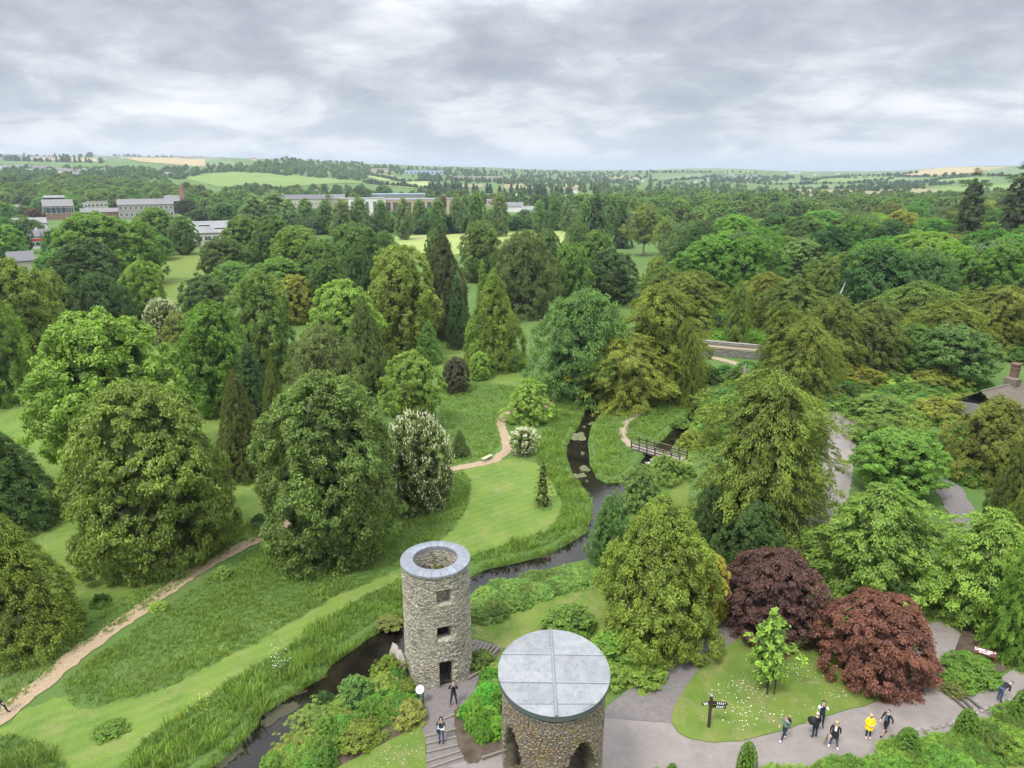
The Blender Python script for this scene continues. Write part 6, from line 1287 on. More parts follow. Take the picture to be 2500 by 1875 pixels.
# ------------------------------------------------------------ buildings of the village
M['roofslate'] = mat('roof_slate', (.16, .155, .155), .7, .15, .3, .2, 2); M['roofgrey'] = mat('roof_sheet', (.22, .22, .22), .6, .15, .2, .1, 1, col2=(.17, .17, .165)); M['render'] = mat('white_render', (.60, .59, .57), .8, .05)
M['cream'] = mat('cream_render', (.40, .36, .29), .85, .08); M['buff'] = mat('buff_brick', (.38, .29, .20), .9, .12, .4); M['redbrick'] = mat('red_brick', (.22, .13, .10), .9, .2, .4); M['greystone'] = mat('grey_stone', (.27, .25, .22), .9, .2, .5)
M['pane'] = mat('window_glass', (.05, .065, .08), .15, spec=.6); M['frame'] = mat('window_frame', (.48, .48, .46), .6); M['blue'] = mat('blue_cladding', (.30, .42, .58), .6); M['skyl'] = mat('rooflight', (.42, .45, .47), .35); M['blackw'] = mat('black_cladding', (.035, .035, .045), .7); M['redp'] = mat('red_paint', (.45, .02, .02), .6); M['darkslate'] = mat('dark_slate', (.125, .12, .13), .7, .15, .3)
M['roofred'] = mat('brown_tile', (.22, .15, .12), .8, .15, .3)
def house(name, cx, base, wpx, depth, hgt, roofh, wallm, roofm, label, rot=0.0, win=None, chim=0, group=None, cat='house', flatroof=False, wink=None, hip=False, zoff=0, srcpx=False, parent=None, gablefront=False):
    x0, y0 = (cx, base) if srcpx else (cx * Q, base * Q)
    p = hit(x0, y0); dep = p.y * cp - (p.z - CAMZ) * sp; W = (wpx if srcpx else wpx * Q) / F * dep
    root = empty(name, (p.x, p.y + depth / 2, p.z - .3 + zoff), rot - math.atan2(p.x, p.y), label, cat, group)
    if gablefront: D_, W_ = W, depth
    else: D_, W_ = depth, W
    sw = Matrix.Rotation(math.pi / 2, 4, 'Z') if gablefront else Matrix.Identity(4)
    m = MB(); m.box((0, 0, hgt / 2), (W_, D_, hgt), 0, sw)
    if not flatroof and not hip:
        for s in (-1, 1): m.poly([sw @ Vector(q) for q in ([(s * W_ / 2, -D_ / 2, hgt), (s * W_ / 2, D_ / 2, hgt), (s * W_ / 2, 0, hgt + roofh * .97)][::s])])
    m.build('wall', M[wallm], root)
    e = .35; t = .22
    if flatroof: r_ = MB().box((0, 0, hgt + t / 2), (W_ + e, D_ + e, t), 0, sw).build('roof', M[roofm], root)
    else:
        m = MB(); hx = W_ / 2 + e; hy = D_ / 2 + e; rx = (W_ / 2 - D_ / 2 * .9) if hip else hx; ze = hgt - .12
        a = [(-hx, -hy, ze), (hx, -hy, ze), (hx, hy, ze), (-hx, hy, ze)]; rg = [(-rx, 0, hgt + roofh), (rx, 0, hgt + roofh)]
        for lo in (0, t):
            b = [Vector(q) + Vector((0, 0, lo)) for q in a + rg]; n0 = len(m.v); m.v += [sw @ q for q in b]
            fs = [(0, 1, 5, 4), (2, 3, 4, 5)] + ([(1, 2, 5), (3, 0, 4)] if hip else []); m.f += [tuple(n0 + k for k in (f if lo else f[::-1])) for f in fs]
        n0 = len(m.v) - 12
        for i, j in ((0, 1), (1, 2), (2, 3), (3, 0)) if hip else ((0, 1), (2, 3), (1, 5), (5, 2), (3, 4), (4, 0)): m.f.append((n0 + i, n0 + j, n0 + 6 + j, n0 + 6 + i))
        r_ = m.build('roof', M[roofm], root)
    for c in range(chim):
        xx = (-1 if c % 2 else 1) * W_ * (.46 if chim > 1 else .40); ch = MB().box((xx, 0, hgt + roofh + .3), (.9, .7, 1.8), 0, sw).build('chimney', M[wallm], root); MB().box((xx, 0, hgt + roofh + 1.3), (.4, .3, .4), 0, sw).build('pot', M['redbrick'], ch)
    if win:
        nc_, nr_, ww, wh, z0_, dz_, fm = win
        fme = MB().box((0, 0, 0), (ww + .7, .12, wh + .6)).mesh('window', M[fm]); pme = MB().box((0, -.05, 0), (ww, .06, wh)).mesh('pane', M['pane'])
        mul = MB().box((0, -.09, 0), (.14, .04, wh)).mesh('glazing_bar', M[fm]) if wh > 1.6 else None
        Wf, Df = (D_, W_) if gablefront else (W_, D_)
        for r in range(nr_):
            for c in range(nc_):
                f_ = link('window', fme, root, None, (-Wf / 2 + Wf * (c + .5) / nc_, -Df / 2 - .03, z0_ + r * dz_)); link('pane', pme, f_)
                if mul: link('glazing_bar', mul, f_)
    return root
mill = house('stone_mill', 308, 472, 108, 14, 9.5, 3.4, 'greystone', 'roofslate', 'long stone mill with two visible rows of white-framed windows', win=(11, 2, 1.5, 2.2, 3.2, 4.3, 'frame'), cat='mill')
house('slate_hall', 368, 462, 30, 12, 9.5, 4, 'blackw', 'roofslate', 'dark gabled hall with rooflights behind the mill', cat='building')
chp = hd(389, 462); chz = z_at(chp.y + 8, 404 * Q)
chm = empty('mill_chimney', (chp.x, chp.y + 8, chp.z - .5), 0, 'tall square brick chimney stack behind the mill', 'chimney'); hc_ = chz - chp.z
MB().box((0, 0, hc_ / 2), (3.9, 3.9, hc_), 0, None, .78).build('shaft', M['redbrick'], chm); MB().box((0, 0, hc_ + .4), (3.4, 3.4, .9)).build('cap', M['redbrick'], chm)
house('brick_works', 112, 475, 56, 18, 9, 4, 'redbrick', 'roofslate', 'red brick works with a raised roof lantern', win=(6, 1, 2.6, 3.4, 6.4, 3, 'frame'), cat='factory')
house('lantern_hall', 112, 462, 38, 12, 12.2, 1.2, 'blackw', 'roofgrey', 'raised roof lantern hall behind the brick works', cat='factory')
house('grey_house', 12, 472, 40, 10, 6, 3, 'cream', 'roofslate', 'grey-roofed house at the left edge, left of the brick works', win=(4, 1, 1.2, 1.5, 4, 3, 'frame'))
house('flat_block', 165, 462, 34, 10, 8, .5, 'render', 'roofgrey', 'white flat-roofed block right of the brick works', flatroof=True, win=(4, 2, 1.6, 1.8, 3, 3, 'frame'), cat='building')
house('flat_block', 205, 458, 40, 10, 8, .5, 'cream', 'roofgrey', 'cream flat-roofed block left of the mill', flatroof=True, win=(5, 1, 1.8, 1.8, 5.5, 3, 'frame'), cat='building')
house('low_workshop', 215, 472, 92, 16, 4.5, 2.2, 'redbrick', 'roofslate', 'long low slate workshop in front of the flat blocks', cat='workshop')
house('gabled_house', 52, 516, 60, 9, 7.5, 2.2, 'blackw', 'roofgrey', 'black-clad house with white gable end behind the shop', win=(4, 1, 1.0, 1.3, 6.2, 3, 'frame'), hip=False)
house('white_gable', 85, 516, 14, 9.2, 7.6, 2.2, 'render', 'roofgrey', 'white end bay of the black-clad house', win=(1, 1, .8, 1.2, 6, 3, 'frame'), cat='house')
house('shop', 58, 538, 30, 8, 5.2, 2.2, 'render', 'darkslate', 'small shop with a red painted front among the trees', win=(3, 1, 1.6, 1.4, 2.2, 2, 'frame'), chim=1, cat='shop')
sh_ = [o for o in COL.objects if o.name.startswith('shop')][-1]; MB().box((0, -4.12, 3.9), (9.5, .2, .9)).build('fascia', M['redp'], sh_)
house('stone_cottage', 88, 535, 34, 8, 5.0, 2.6, 'cream', 'darkslate', 'cream cottage joined to the right of the red shop', win=(3, 1, 1.0, 1.4, 2.8, 2, 'frame'))
house('dark_roof_house', 30, 590, 46, 9, 4, 2.5, 'cream', 'darkslate', 'dark-roofed house half hidden by the lime tree at the left edge')
ws = house('workshop', 425, 530, 118, 24, 5.5, 4.2, 'cream', 'roofgrey', 'pale sheet-roofed workshop with six rooflights beyond the clearing', win=(7, 1, 2.4, 1.8, 3.2, 3, 'frame'), cat='workshop')
for i, (x, y) in enumerate([(-.33, .35), (-.02, .35), (.30, .35), (-.2, .62), (.13, .62), (.4, .65)]):
    Wt = 118 * Q / F * 330; MB().box((x * 42, -12 + 12 * (1 - y) + .0 - 0, 5.75 + 4.2 * (1 - y) + .1 - 0), (4.6, 2.6, .12)).build('rooflight', M['skyl'], ws, False, None, None)
sch = house('school_hall', 855, 466, 175, 30, 11.5, .6, 'buff', 'roofgrey', 'long buff brick school wing with tall windows', flatroof=True, win=(12, 1, 3.0, 5.6, 7.0, 3, 'buff'), cat='school')
house('school_wing', 788, 470, 78, 22, 13.0, .6, 'render', 'roofgrey', 'bright white block of the school', flatroof=True, win=(5, 1, 1.8, 6.0, 8.0, 3, 'frame'), cat='school')
house('school_end', 746, 468, 30, 20, 12.5, .6, 'buff', 'roofgrey', 'plain buff brick left end of the school', flatroof=True, win=(2, 1, 1.6, 1.0, 7.5, 3, 'buff'), cat='school')
house('school_end', 978, 466, 30, 20, 12.0, .6, 'buff', 'roofgrey', 'buff brick right end of the school', flatroof=True, cat='school')
house('plant_room', 860, 452, 115, 14, 12.6, .4, 'roofgrey', 'blue', 'blue-grey rooftop solar array and plant above the school', flatroof=True, cat='building')
house('terrace_house', 650, 450, 84, 9, 8, 3.4, 'cream', 'darkslate', 'long slate-roofed terrace left of the school', win=(10, 1, 1.1, 1.4, 4, 2, 'frame'), chim=2)
house('terrace_house', 715, 449, 55, 9, 8, 3.4, 'cream', 'roofslate', 'short terrace with rooflights next to the school', win=(6, 1, 1.1, 1.4, 4, 2, 'frame'))
house('gable_house', 682, 424, 16, 10, 5, 3.5, 'render', 'roofgrey', 'white gabled house alone above the terraces', gablefront=True)
house('twin_gable_house', 918, 434, 44, 10, 6, 3.5, 'render', 'roofred', 'white house with brown roof behind the school', chim=2)
house('low_block', 1085, 446, 68, 16, 6, .5, 'cream', 'roofgrey', 'low cream block right of the school', flatroof=True, win=(6, 1, 2, 1.5, 4, 2, 'frame'), cat='building')
house('low_house', 1100, 458, 60, 10, 4.5, 3, 'render', 'roofslate', 'low grey-roofed house beneath the phone mast')
house('low_house', 1150, 463, 44, 9, 3.5, 2.5, 'render', 'roofgrey', 'white bungalow half hidden before the hayfield trees')
house('pavilion', 1163, 441, 16, 8, 3.5, 1.5, 'render', 'roofgrey', 'small white pavilion beside the playing field', cat='pavilion')
house('white_house', 1238, 418, 20, 9, 6, 3, 'render', 'roofred', 'white house above the conifer belt', chim=2)
house('warehouse', 914, 378, 82, 40, 12, .5, 'blue', 'roofgrey', 'large pale blue warehouse on the far slope', flatroof=True, win=(9, 1, 4, 5, 6, 3, 'skyl'), cat='warehouse')
house('warehouse', 818, 374, 36, 30, 12, .5, 'cream', 'roofgrey', 'beige warehouse at the edge of the hill wood', flatroof=True, cat='warehouse')
house('warehouse', 1030, 388, 108, 40, 8, .5, 'cream', 'roofgrey', 'long low beige warehouse right of the blue one', flatroof=True, win=(14, 1, 4, 3, 4, 3, 'render'), cat='warehouse')
for i, (x, y, w_, wm, rm, gf) in enumerate([(6, 366, 14, 'render', 'roofslate', 0), (24, 368, 22, 'render', 'roofslate', 0), (45, 371, 10, 'render', 'roofslate', 1), (52, 366, 24, 'cream', 'roofslate', 0), (58, 376, 22, 'render', 'roofslate', 0), (68, 374, 10, 'render', 'roofslate', 1), (84, 368, 26, 'render', 'roofslate', 0), (96, 374, 12, 'cream', 'roofslate', 1), (104, 368, 16, 'render', 'roofslate', 0), (108, 375, 14, 'cream', 'roofslate', 0),
        (127, 374, 22, 'render', 'roofslate', 0), (141, 373, 10, 'render', 'roofslate', 1), (152, 376, 20, 'render', 'roofslate', 0), (146, 381, 22, 'cream', 'roofslate', 0), (164, 380, 12, 'cream', 'roofslate', 1), (172, 377, 18, 'render', 'roofslate', 0), (178, 372, 16, 'render', 'roofslate', 1), (162, 385, 14, 'cream', 'roofslate', 0), (216, 375, 18, 'render', 'roofslate', 0), (360, 383, 14, 'render', 'roofslate', 0), (372, 384, 10, 'render', 'roofslate', 1), (84, 412, 22, 'render', 'roofgrey', 0), (6, 400, 14, 'redbrick', 'roofred', 0)]):
    house('estate_house', x, y, w_, 9, 5.2, 3.4, wm, rm, 'pale gabled house of the estate in front of the stubble field', rot=random.Random(i).uniform(-.3, .3), chim=1 if not gf else 0, gablefront=bool(gf), group='houses of the estate on the left', win=(2, 1, 1.4, 1.6, 3.2, 2, 'frame') if w_ > 18 else None)
for i, (x, y, w_) in enumerate([(8, 338, 14), (22, 338, 10), (34, 338, 12), (60, 342, 26), (84, 342, 12), (102, 343, 20), (112, 344, 10), (172, 338, 10), (208, 339, 10), (240, 344, 28), (262, 342, 12), (380, 341, 12), (404, 343, 30), (425, 343, 18), (448, 344, 22), (478, 344, 14), (548, 346, 10)]):
    house('ridge_house', x, y, w_, 10, 4.5, 3.2, 'render' if i % 3 else 'cream', 'roofslate' if i % 2 else 'roofred', 'white house among the trees of the left skyline', group='houses along the left skyline')
for i, (x, y, w_) in enumerate([(1505, 427, 6), (1540, 443, 10), (1552, 444, 8), (1570, 444, 6), (1760, 432, 8), (1776, 434, 8), (1788, 430, 7), (1798, 436, 9), (1812, 433, 7), (1826, 437, 8), (1840, 434, 9), (1850, 436, 7), (1868, 436, 7), (1935, 423, 16), (1950, 424, 10), (1990, 428, 8), (2002, 430, 8), (2046, 426, 10), (1680, 431, 6), (1730, 441, 8), (1785, 439, 7), (1700, 446, 7)]):
    house('hill_house', x, y, w_, 10, 5, 3.4, 'render' if i % 4 else 'cream', 'roofslate', 'tiny white house of the village on the far hillside', srcpx=True, group='houses on the far hillside')
# masts and lamps
def mast(cx, base, top, label, name, r=.25, head=0):
    p = hd(cx, base); hh = z_at(p.y, top * Q) - p.z; m_ = empty(name, p, 0, label, {'phone_mast': 'mast', 'street_lamp': 'street lamp'}.get(name, 'goal post'))
    MB().lathe([(r, 0), (r * .8, hh)], 8).build('pole', M['white'], m_)
    if head == 1:
        for q in range(3): MB().box((.6 * math.cos(q * 2.1), .6 * math.sin(q * 2.1), hh - 1.5), (.5, .4, 3)).build('antenna', M['white'], m_)
    if head == 2: MB().box((1.0, 0, hh), (2.2, .3, .18)).build('lamp_head', M['white'], m_)
mast(1115, 450, 418, 'white phone mast standing right of the school', 'phone_mast', .7, 1)
mast(15, 523, 512, 'street lamp in front of the dark tree at the left edge', 'street_lamp', .12, 2); mast(14, 432, 411, 'street lamp pole above the left village', 'street_lamp', .2); mast(217, 440, 425, 'street lamp by the flat-roofed blocks', 'street_lamp', .2, 2)
for i, (x, y) in enumerate([(1374, 440), (1380, 440), (1518, 436), (1537, 436)]): mast(x, y, y - 14, ['left post of the nearer white goal', 'right post of the nearer white goal', 'left post of the farther white goal', 'right post of the farther white goal'][i], 'goal_post', .3)

# ------------------------------------------------------------ people
SKIN = mat('skin', (.52, .33, .25), .6)
def cloth(name, c): return mat('cloth_' + name, c, .9, .12, 8)
CL = dict(black=cloth('black', (.018, .018, .022)), navy=cloth('navy', (.022, .028, .055)), jeans=cloth('jeans', (.055, .085, .16)), grey=cloth('grey', (.16, .20, .20)), white=cloth('white', (.72, .72, .74)), yellow=cloth('yellow', (.78, .56, .015)),
          char=cloth('charcoal', (.05, .055, .06)), pink=cloth('pink', (.65, .42, .38)), brown=cloth('brown', (.16, .09, .05)), teal=cloth('slate_blue', (.09, .13, .17)))
HAIR = dict(dark=mat('dark_hair', (.03, .02, .015), .7), brown=mat('brown_hair', (.12, .06, .03), .7), ginger=mat('ginger_hair', (.26, .12, .05), .7), grey=mat('grey_hair', (.38, .33, .29), .7), blond=mat('blond_hair', (.50, .38, .18), .7))
def person(loc, rz, pose, top, legs, shoes, hair, label, sleeves='top', shorts=False, scale=1.0, extras=(), hairlong=False, bald=False, lean=0.0):
    """pose: dict of joint overrides; x right, y forward, z up"""
    J = dict(pelvis=(0, 0, .96), waist=(0, .0, 1.10), chest=(0, .0, 1.32), neckb=(0, 0, 1.46), neck=(0, .01, 1.53), head=(0, .02, 1.62), crown=(0, .02, 1.70), nose=(0, .115, 1.62))
    for s, n in ((-1, 'L'), (1, 'R')):
        J.update({'sh' + n: (s * .19, 0, 1.42), 'el' + n: (s * .25, -.03, 1.14), 'wr' + n: (s * .25, .08, .90), 'ha' + n: (s * .25, .12, .83), 'hip' + n: (s * .095, 0, .92), 'kn' + n: (s * .10, .03, .50), 'an' + n: (s * .11, 0, .09), 'to' + n: (s * .13, .17, .035)})
    J.update(pose); J = {k: Vector(v) for k, v in J.items()}
    if lean:
        Rm = Matrix.Translation((0, 0, .95)) @ Matrix.Rotation(-lean, 4, 'X') @ Matrix.Translation((0, 0, -.95))
        for k in J:
            if k[:3] in ('hip', 'pel') or k[:2] in ('kn', 'an', 'to'): continue
            J[k] = Rm @ J[k]
    rad = dict(pelvis=.135, waist=.125, chest=.15, neckb=.085, neck=.052, head=.088, crown=.075, nose=.018)
    for n in 'LR': rad.update({'sh' + n: .068, 'el' + n: .048, 'wr' + n: .032, 'ha' + n: .036, 'hip' + n: .095, 'kn' + n: .062, 'an' + n: .045, 'to' + n: .036})
    names = list(J); idx_ = {k: i for i, k in enumerate(names)}; E = [('pelvis', 'waist'), ('waist', 'chest'), ('chest', 'neckb'), ('neckb', 'neck'), ('neck', 'head'), ('head', 'crown'), ('head', 'nose')]
    for n in 'LR': E += [('chest', 'sh' + n), ('sh' + n, 'el' + n), ('el' + n, 'wr' + n), ('wr' + n, 'ha' + n), ('pelvis', 'hip' + n), ('hip' + n, 'kn' + n), ('kn' + n, 'an' + n), ('an' + n, 'to' + n)]
    V = [tuple(J[k]) for k in names]; Rd = [rad[k] for k in names]; Ed = [(idx_[a], idx_[b]) for a, b in E]
    for n in 'LR':                                        # five unequal fingers rooted in each palm
        d = (J['ha' + n] - J['wr' + n]).normalized(); s = d.cross(Vector((0, 1, .3))).normalized()
        for q in range(5):
            sp_ = (q - 2) * .017; ln_ = [.045, .072, .082, .075, .06][q]; a = J['ha' + n] + s * sp_ + d * .02; b = a + d * ln_ * .6 + s * (sp_ * .4 + (-.025 if q == 0 else 0)); c = b + d * ln_ * .4 + Vector((0, .012, 0))
            i0 = len(V); V += [tuple(b), tuple(c)]; Rd += [.0095, .008]; Ed += [(idx_['ha' + n], i0), (i0, i0 + 1)]
    me = bpy.data.meshes.new('sk'); me.from_pydata(V, Ed, []); o = bpy.data.objects.new('sk', me); COL.objects.link(o)
    o.modifiers.new('Skin', 'SKIN'); sv = me.skin_vertices[0].data
    for i, r in enumerate(Rd): sv[i].radius = (r, r * (.72 if names[i:i + 1] and names[i] in ('chest', 'waist', 'pelvis') else 1)); sv[i].use_root = (i == 0)
    ss_ = o.modifiers.new('s', 'SUBSURF'); ss_.levels = 1; ss_.render_levels = 1
    dg = bpy.context.evaluated_depsgraph_get(); dg.update(); bm_ = bpy.data.meshes.new_from_object(o.evaluated_get(dg)); bpy.data.objects.remove(o)
    bm_.name = 'body'; bm_.materials.clear()
    for m_ in (SKIN, CL[top], CL[legs], CL[shoes], CL[sleeves] if sleeves not in ('top', 'skin') else CL[top]): bm_.materials.append(m_)
    segs = []
    for a, b in E:
        k = 0 if a in ('neck', 'head') or b in ('neck', 'head') else 1
        if a[:2] == 'wr': k = 0
        if a[:3] == 'hip' or b[:3] == 'hip': k = 2
        if a[:2] == 'kn': k = 0 if shorts else 2
        if a[:2] == 'an': k = 3
        if a[:2] in ('sh', 'el'): k = 4 if sleeves != 'skin' else (4 if a[:2] == 'sh' else 0)
        segs.append((J[a], J[b], k))
    for k in range(len(names), len(V)): pass
    cc = np.empty(len(bm_.polygons) * 3, np.float32); bm_.polygons.foreach_get('center', cc); cc = cc.reshape(-1, 3); best = np.full(len(cc), 9e9); mi = np.zeros(len(cc), np.int32)
    for a, b, k in segs:
        A = np.array(a); AB = np.array(b) - A; t = np.clip(((cc - A) @ AB) / (AB @ AB + 1e-9), 0, 1); d = np.linalg.norm(cc - (A + t[:, None] * AB), axis=1); mk = d < best; best = np.where(mk, d, best); mi = np.where(mk, k, mi)
    for n in 'LR':
        mi[np.linalg.norm(cc - np.array(J['ha' + n] + (J['ha' + n] - J['wr' + n]).normalized() * .04), axis=1) < .12] = 0
    bm_.polygons.foreach_set('material_index', mi); bm_.polygons.foreach_set('use_smooth', np.ones(len(mi), bool)); bm_.update()
    root = empty('person', loc, rz, label, 'person'); root.scale = (scale,) * 3; link('body', bm_, root)
    hd_ = J['head']; up_ = (J['crown'] - J['head']).normalized(); fw = (J['nose'] - J['head']).normalized()
    if not bald:
        b = bmesh.new(); bmesh.ops.create_icosphere(b, subdivisions=2, radius=.112); kill = [v for v in b.verts if v.co.z < (-.10 if hairlong else -.02) or (v.co.y > .035 and v.co.z < .055)]
        for v in b.verts: v.co.y *= 1.05; v.co.z *= 1.02 if v.co.z > 0 else (1.7 if hairlong else 1)
        bmesh.ops.delete(b, geom=kill, context='VERTS'); hm = bpy.data.meshes.new('hair'); b.to_mesh(hm); b.free(); hm.materials.append(HAIR[hair]); hm.polygons.foreach_set('use_smooth', [True] * len(hm.polygons))
        q = up_.to_track_quat('Z', 'Y'); ho = link('hair', hm, root, None, hd_ + up_ * .035 - fw * .012); ho.rotation_euler = Matrix((fw.cross(up_).normalized(), fw, up_)).transposed().to_euler()
    ey = MB(); sd_ = fw.cross(up_).normalized()
    for s in (-1, 1): c = hd_ + fw * .088 + up_ * .02 + sd_ * s * .032; ey.box(c, (.022, .012, .012))
    ey.build('eyes', CL['black'], root)['kind'] = 'stuff'
    return root, J
up_arms = dict(elL=(-.27, .14, 1.30), wrL=(-.10, .24, 1.52), haL=(-.05, .25, 1.58), elR=(.27, .14, 1.30), wrR=(.10, .24, 1.52), haR=(.05, .25, 1.58))
look_up = dict(head=(0, -.01, 1.62), crown=(0, -.055, 1.69), nose=(0, .075, 1.665))
walk = dict(knL=(-.09, .20, .53), anL=(-.10, .30, .10), toL=(-.11, .46, .06), knR=(.09, .02, .50), anR=(.10, -.24, .12), toR=(.11, -.10, .04), elL=(-.25, -.12, 1.15), wrL=(-.24, -.14, .92), haL=(-.23, -.12, .85), elR=(.26, .08, 1.16), wrR=(.22, .24, .98), haR=(.21, .28, .92))
wide = dict(knL=(-.14, .03, .5), anL=(-.20, 0, .09), toL=(-.25, .16, .035), knR=(.14, .03, .5), anR=(.20, 0, .09), toR=(.25, .16, .035))
def at_(px, py, z=.05): p = flat(px, py, z); return (p.x, p.y, z)
pr, J = person(at_(1108, 1722), math.pi + .05, {**up_arms, **look_up, **wide}, 'black', 'navy', 'brown', 'dark', 'person in black holding a camera up in front of the tower gate')
def cam_(pr, J, z=.03):
    c = (J['haL'] + J['haR']) / 2 + Vector((0, .05, z)); MB().box(c, (.15, .03, .08)).build('camera', CL['char'], pr)
cam_(pr, J)
pr, J = person(at_(1078, 1812), math.pi - .05, {**up_arms, **look_up}, 'char', 'jeans', 'black', 'dark', 'person in a charcoal jacket and jeans photographing upwards from the gravel steps', hairlong=True, scale=.97); cam_(pr, J)
MB().box((0, 0, 1.0), (.36, .26, .06)).build('shirt_hem', CL['white'], pr); MB().box((.14, .16, .93), (.18, .09, .22)).build('handbag', CL['navy'], pr)
pr, J = person(at_(1914, 1806), R_(110), walk, 'grey', 'navy', 'white', 'ginger', 'person with ginger hair, grey jacket and white trainers walking left on the path', scale=.95, hairlong=True); MB().box((.02, -.20, 1.25), (.28, .14, .42)).build('backpack', CL['black'], pr)
pr, J = person(at_(1988, 1801), R_(12), dict(elL=(-.32, .05, 1.18), wrL=(-.40, .12, 1.05), haL=(-.44, .14, 1.0)), 'black', 'navy', 'char', 'grey', 'bald grey-haired person seen from behind carrying a round black bag'); MB().lathe([(.05, 0), (.22, .02), (.24, .14), (.22, .26), (.05, .28)], 18).build('bag', CL['black'], pr, False, (-.46, .0, 1.25), (0, R_(90), 0))
pr, J = person(at_(2003, 1773, .12), math.pi - .3, {**up_arms, **look_up}, 'navy', 'black', 'black', 'dark', 'person in a dark vest over a white shirt taking a photo on the lawn edge', sleeves='white'); cam_(pr, J)
pr, J = person(at_(2034, 1824), R_(150), {**walk, **wide}, 'black', 'jeans', 'white', 'blond', 'blond person in an open black coat carrying a folded tripod', hairlong=True); MB().box((0, .135, 1.25), (.13, .03, .40)).build('shirt', CL['white'], pr)
MB().lathe([(.21, .0), (.19, .25), (.17, .5)], 16, (0, -.01, .72)).build('coat', CL['black'], pr)
for q in (-.06, .0, .07): MB().bar((.34, .22, .95), (.42 + q, .30 + q, .30), .022).build('tripod_leg', CL['brown'], pr)
pr, J = person(at_(2118, 1801), math.pi - .15, dict(elL=(-.28, .06, 1.16), wrL=(-.10, .24, 1.06), haL=(-.04, .26, 1.05), elR=(.28, .06, 1.16), wrR=(.10, .24, 1.06), haR=(.04, .26, 1.05)), 'yellow', 'black', 'pink', 'blond', 'person in a bright yellow raincoat and sunglasses on the path', scale=.93)
MB().lathe([(.25, .0), (.23, .2), (.20, .5), (.15, .72)], 18, (0, 0, .72)).build('raincoat', CL['yellow'], pr); MB().box((0, .125, 1.64), (.14, .02, .04)).build('sunglasses', CL['black'], pr)
pr, J = person(at_(2160, 1794), R_(108), walk, 'black', 'black', 'black', 'brown', 'person in a black jacket and shorts striding left behind the yellow raincoat', shorts=True); MB().box((0, .13, 1.25), (.17, .04, .40)).build('shirt', CL['teal'], pr)
pr, J = person(at_(2438, 1712, .12), R_(-82), dict(elR=(.2, .2, 1.2), wrR=(.16, .35, 1.35), haR=(.15, .42, 1.4), elL=(-.2, .2, 1.15), wrL=(-.14, .38, 1.2), haL=(-.12, .45, 1.22)), 'black', 'jeans', 'black', 'brown', 'person in black bending forward over the wall at the right edge', lean=R_(62))
pr, J = person(at_(4, 1745), R_(-75), walk, 'black', 'navy', 'black', 'dark', 'dark-clothed walker cut off by the left edge on the woodchip path')
pt = hd(1310, 628); pr, J = person((pt.x, pt.y, .05), 1.2, {}, 'black', 'black', 'black', 'dark', 'distant dark figure on the gravel terrace beside the standing stone')
# park table beside the distant figure
tb = hd(1324, 629); tbl = empty('park_table', (tb.x, tb.y, .05), .4, 'small dark picnic table on the gravel terrace', 'table'); MB().box((0, 0, .73), (1.6, .8, .06)).build('table_top', M['bridgewood'], tbl)
for k in (-.6, .6): MB().box((k, 0, .35), (.1, .7, .7)).build('leg', M['bridgewood'], tbl)
# ------------------------------------------------------------ air between here and the hills
hz = MB().box((0, 6600, 84), (19400, 14300, 190)).mesh('haze'); hm_ = bpy.data.materials.new('haze'); hm_.use_nodes = True; ht = hm_.node_tree; ht.nodes.clear(); pv_ = N(ht, 'ShaderNodeVolumePrincipled')
pv_.inputs['Color'].default_value = (.80, .88, 1, 1); pv_.inputs['Density'].default_value = .00013; pv_.inputs['Anisotropy'].default_value = .3; ho_ = N(ht, 'ShaderNodeOutputMaterial'); ht.links.new(pv_.outputs[0], ho_.inputs[1])
if HAZE: tag(link('haze', hz, None, hm_), kind='stuff')

# ------------------------------------------------------------ a label of its own for every repeat
_marks = [(45, 500, 'the red-fronted shop'), (110, 450, 'the red brick works'), (310, 450, 'the long mill'), (425, 500, 'the sheet-roofed workshop'), (389, 415, 'the mill chimney'), (680, 415, 'the lone white gable'), (650, 440, 'the slate terrace'), (790, 445, 'the white school block'),
          (900, 440, 'the brick school wing'), (914, 372, 'the blue warehouse'), (1030, 384, 'the long beige warehouse'), (1115, 430, 'the phone mast'), (1238, 412, 'the white house'), (1395, 490, 'the gum tree'), (1520, 520, 'the large dark oak'), (1550, 550, 'the silvery willow'),
          (1700, 520, 'the bare-twigged yew'), (1950, 460, 'the yellow flowering lime'), (2088, 400, 'the left skyline pine'), (2185, 390, 'the tallest skyline pine'), (1740, 480, 'the dark oak'), (2050, 510, 'the rust-topped yew'), (1040, 500, 'the hayfield'), (600, 385, 'the green field'), (150, 372, 'the estate houses'), (1850, 545, 'the wide layered yew')]
_ord = ['first', 'second', 'third', 'fourth', 'fifth', 'sixth', 'seventh', 'eighth', 'ninth', 'tenth', 'eleventh', 'twelfth', 'thirteenth', 'fourteenth', 'fifteenth', 'sixteenth', 'seventeenth', 'eighteenth', 'nineteenth', 'twentieth']
def _px(v):
    d = v.y * cp - (v.z - CAMZ) * sp; u = v.y * sp + (v.z - CAMZ) * cp
    return (1250 + F * v.x / max(d, 1)) / Q, (937.5 - F * u / max(d, 1)) / Q
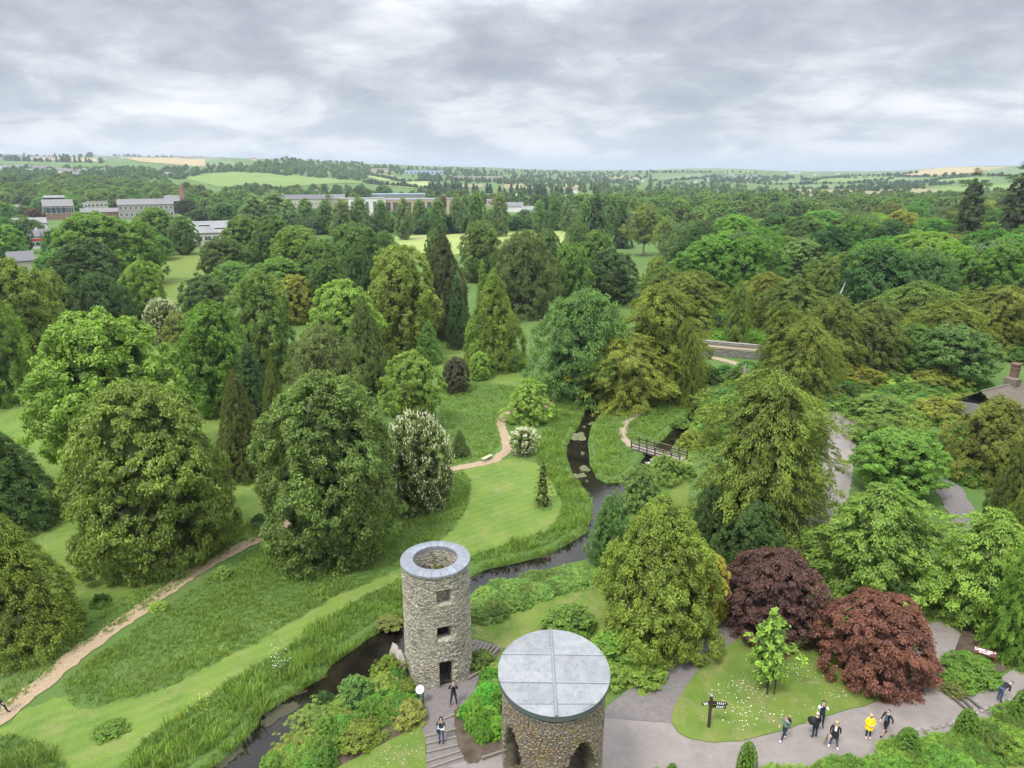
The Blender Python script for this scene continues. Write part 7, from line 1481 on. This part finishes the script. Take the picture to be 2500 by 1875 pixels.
def _tone(c):
    r, g_, b = c[0], c[1], c[2]
    if r > g_: return 'brownish'
    if g_ > .17: return 'bright green' if r < .1 else 'yellow-green'
    if g_ > .13: return 'light green' if r < .07 else 'lime green'
    if r > .07: return 'olive'
    if g_ > .095: return 'mid green'
    if b > .04: return 'grey-green'
    return 'dark green'
_shape = {'broadA': 'round', 'broadB': 'tall', 'willow': 'feathery', 'farA': 'round', 'farB': 'tall', 'farcone': 'pointed'}
def _where(o, h=0):
    x, y = _px(o.location + Vector((0, 0, h))); best = min(_marks, key=lambda m: (m[0] - x) ** 2 + (2.2 * (m[1] - y)) ** 2); dx, dy = x - best[0], y - best[1]
    rel = ('right of ' if dx > 0 else 'left of ') if abs(dx) > 2.0 * abs(dy) else ('behind ' if dy < 0 else 'in front of ')
    return rel + best[2], x
_seen = {}
for o in list(COL.objects):
    if o.parent is None and o.get('group') and (str(o['group']).startswith(('trees', 'tree belt')) or str(o['group']).startswith('houses')):
        w_, x = _where(o, 8 if 'tree' in str(o['group']) else 2)
        if 'houses' in str(o['group']): base = {'houses of the estate on the left': 'pale gabled estate house', 'houses along the left skyline': 'white skyline house', 'houses on the far hillside': 'tiny white hillside house'}[o['group']]; w_ = ''
        else:
            c = next(ch for ch in o.children if ch.name.startswith('crown')); base = _tone(c.color) + ' ' + _shape.get(c.data.name.split('.')[0], 'round') + ' tree'
        _seen.setdefault((base, w_), []).append((x, o))
for (b_, w_), lst in _seen.items():
    lst.sort(key=lambda t: t[0]); n = len(lst)
    for i, (x, o) in enumerate(lst):
        od = _ord[i] + ' from the left of the ' if i < 20 else None
        if n == 1: o['label'] = b_ + ' ' + w_ if w_ else b_
        elif i == n - 1: o['label'] = 'rightmost ' + b_ + (' ' + w_ if w_ else ' of its row')
        elif i == 0: o['label'] = 'leftmost ' + b_ + (' ' + w_ if w_ else ' of its row')
        else: o['label'] = (_ord[i] if i < 20 else _ord[n - 1 - i]) + ' ' + b_ + (' ' + w_ if w_ else '') + (' from the left' if i < 20 else ' from the right')
_vn = sum(len(m.polygons) * (2 if True else 1) for m in bpy.data.meshes if m.users); print('TRIS approx', _vn)
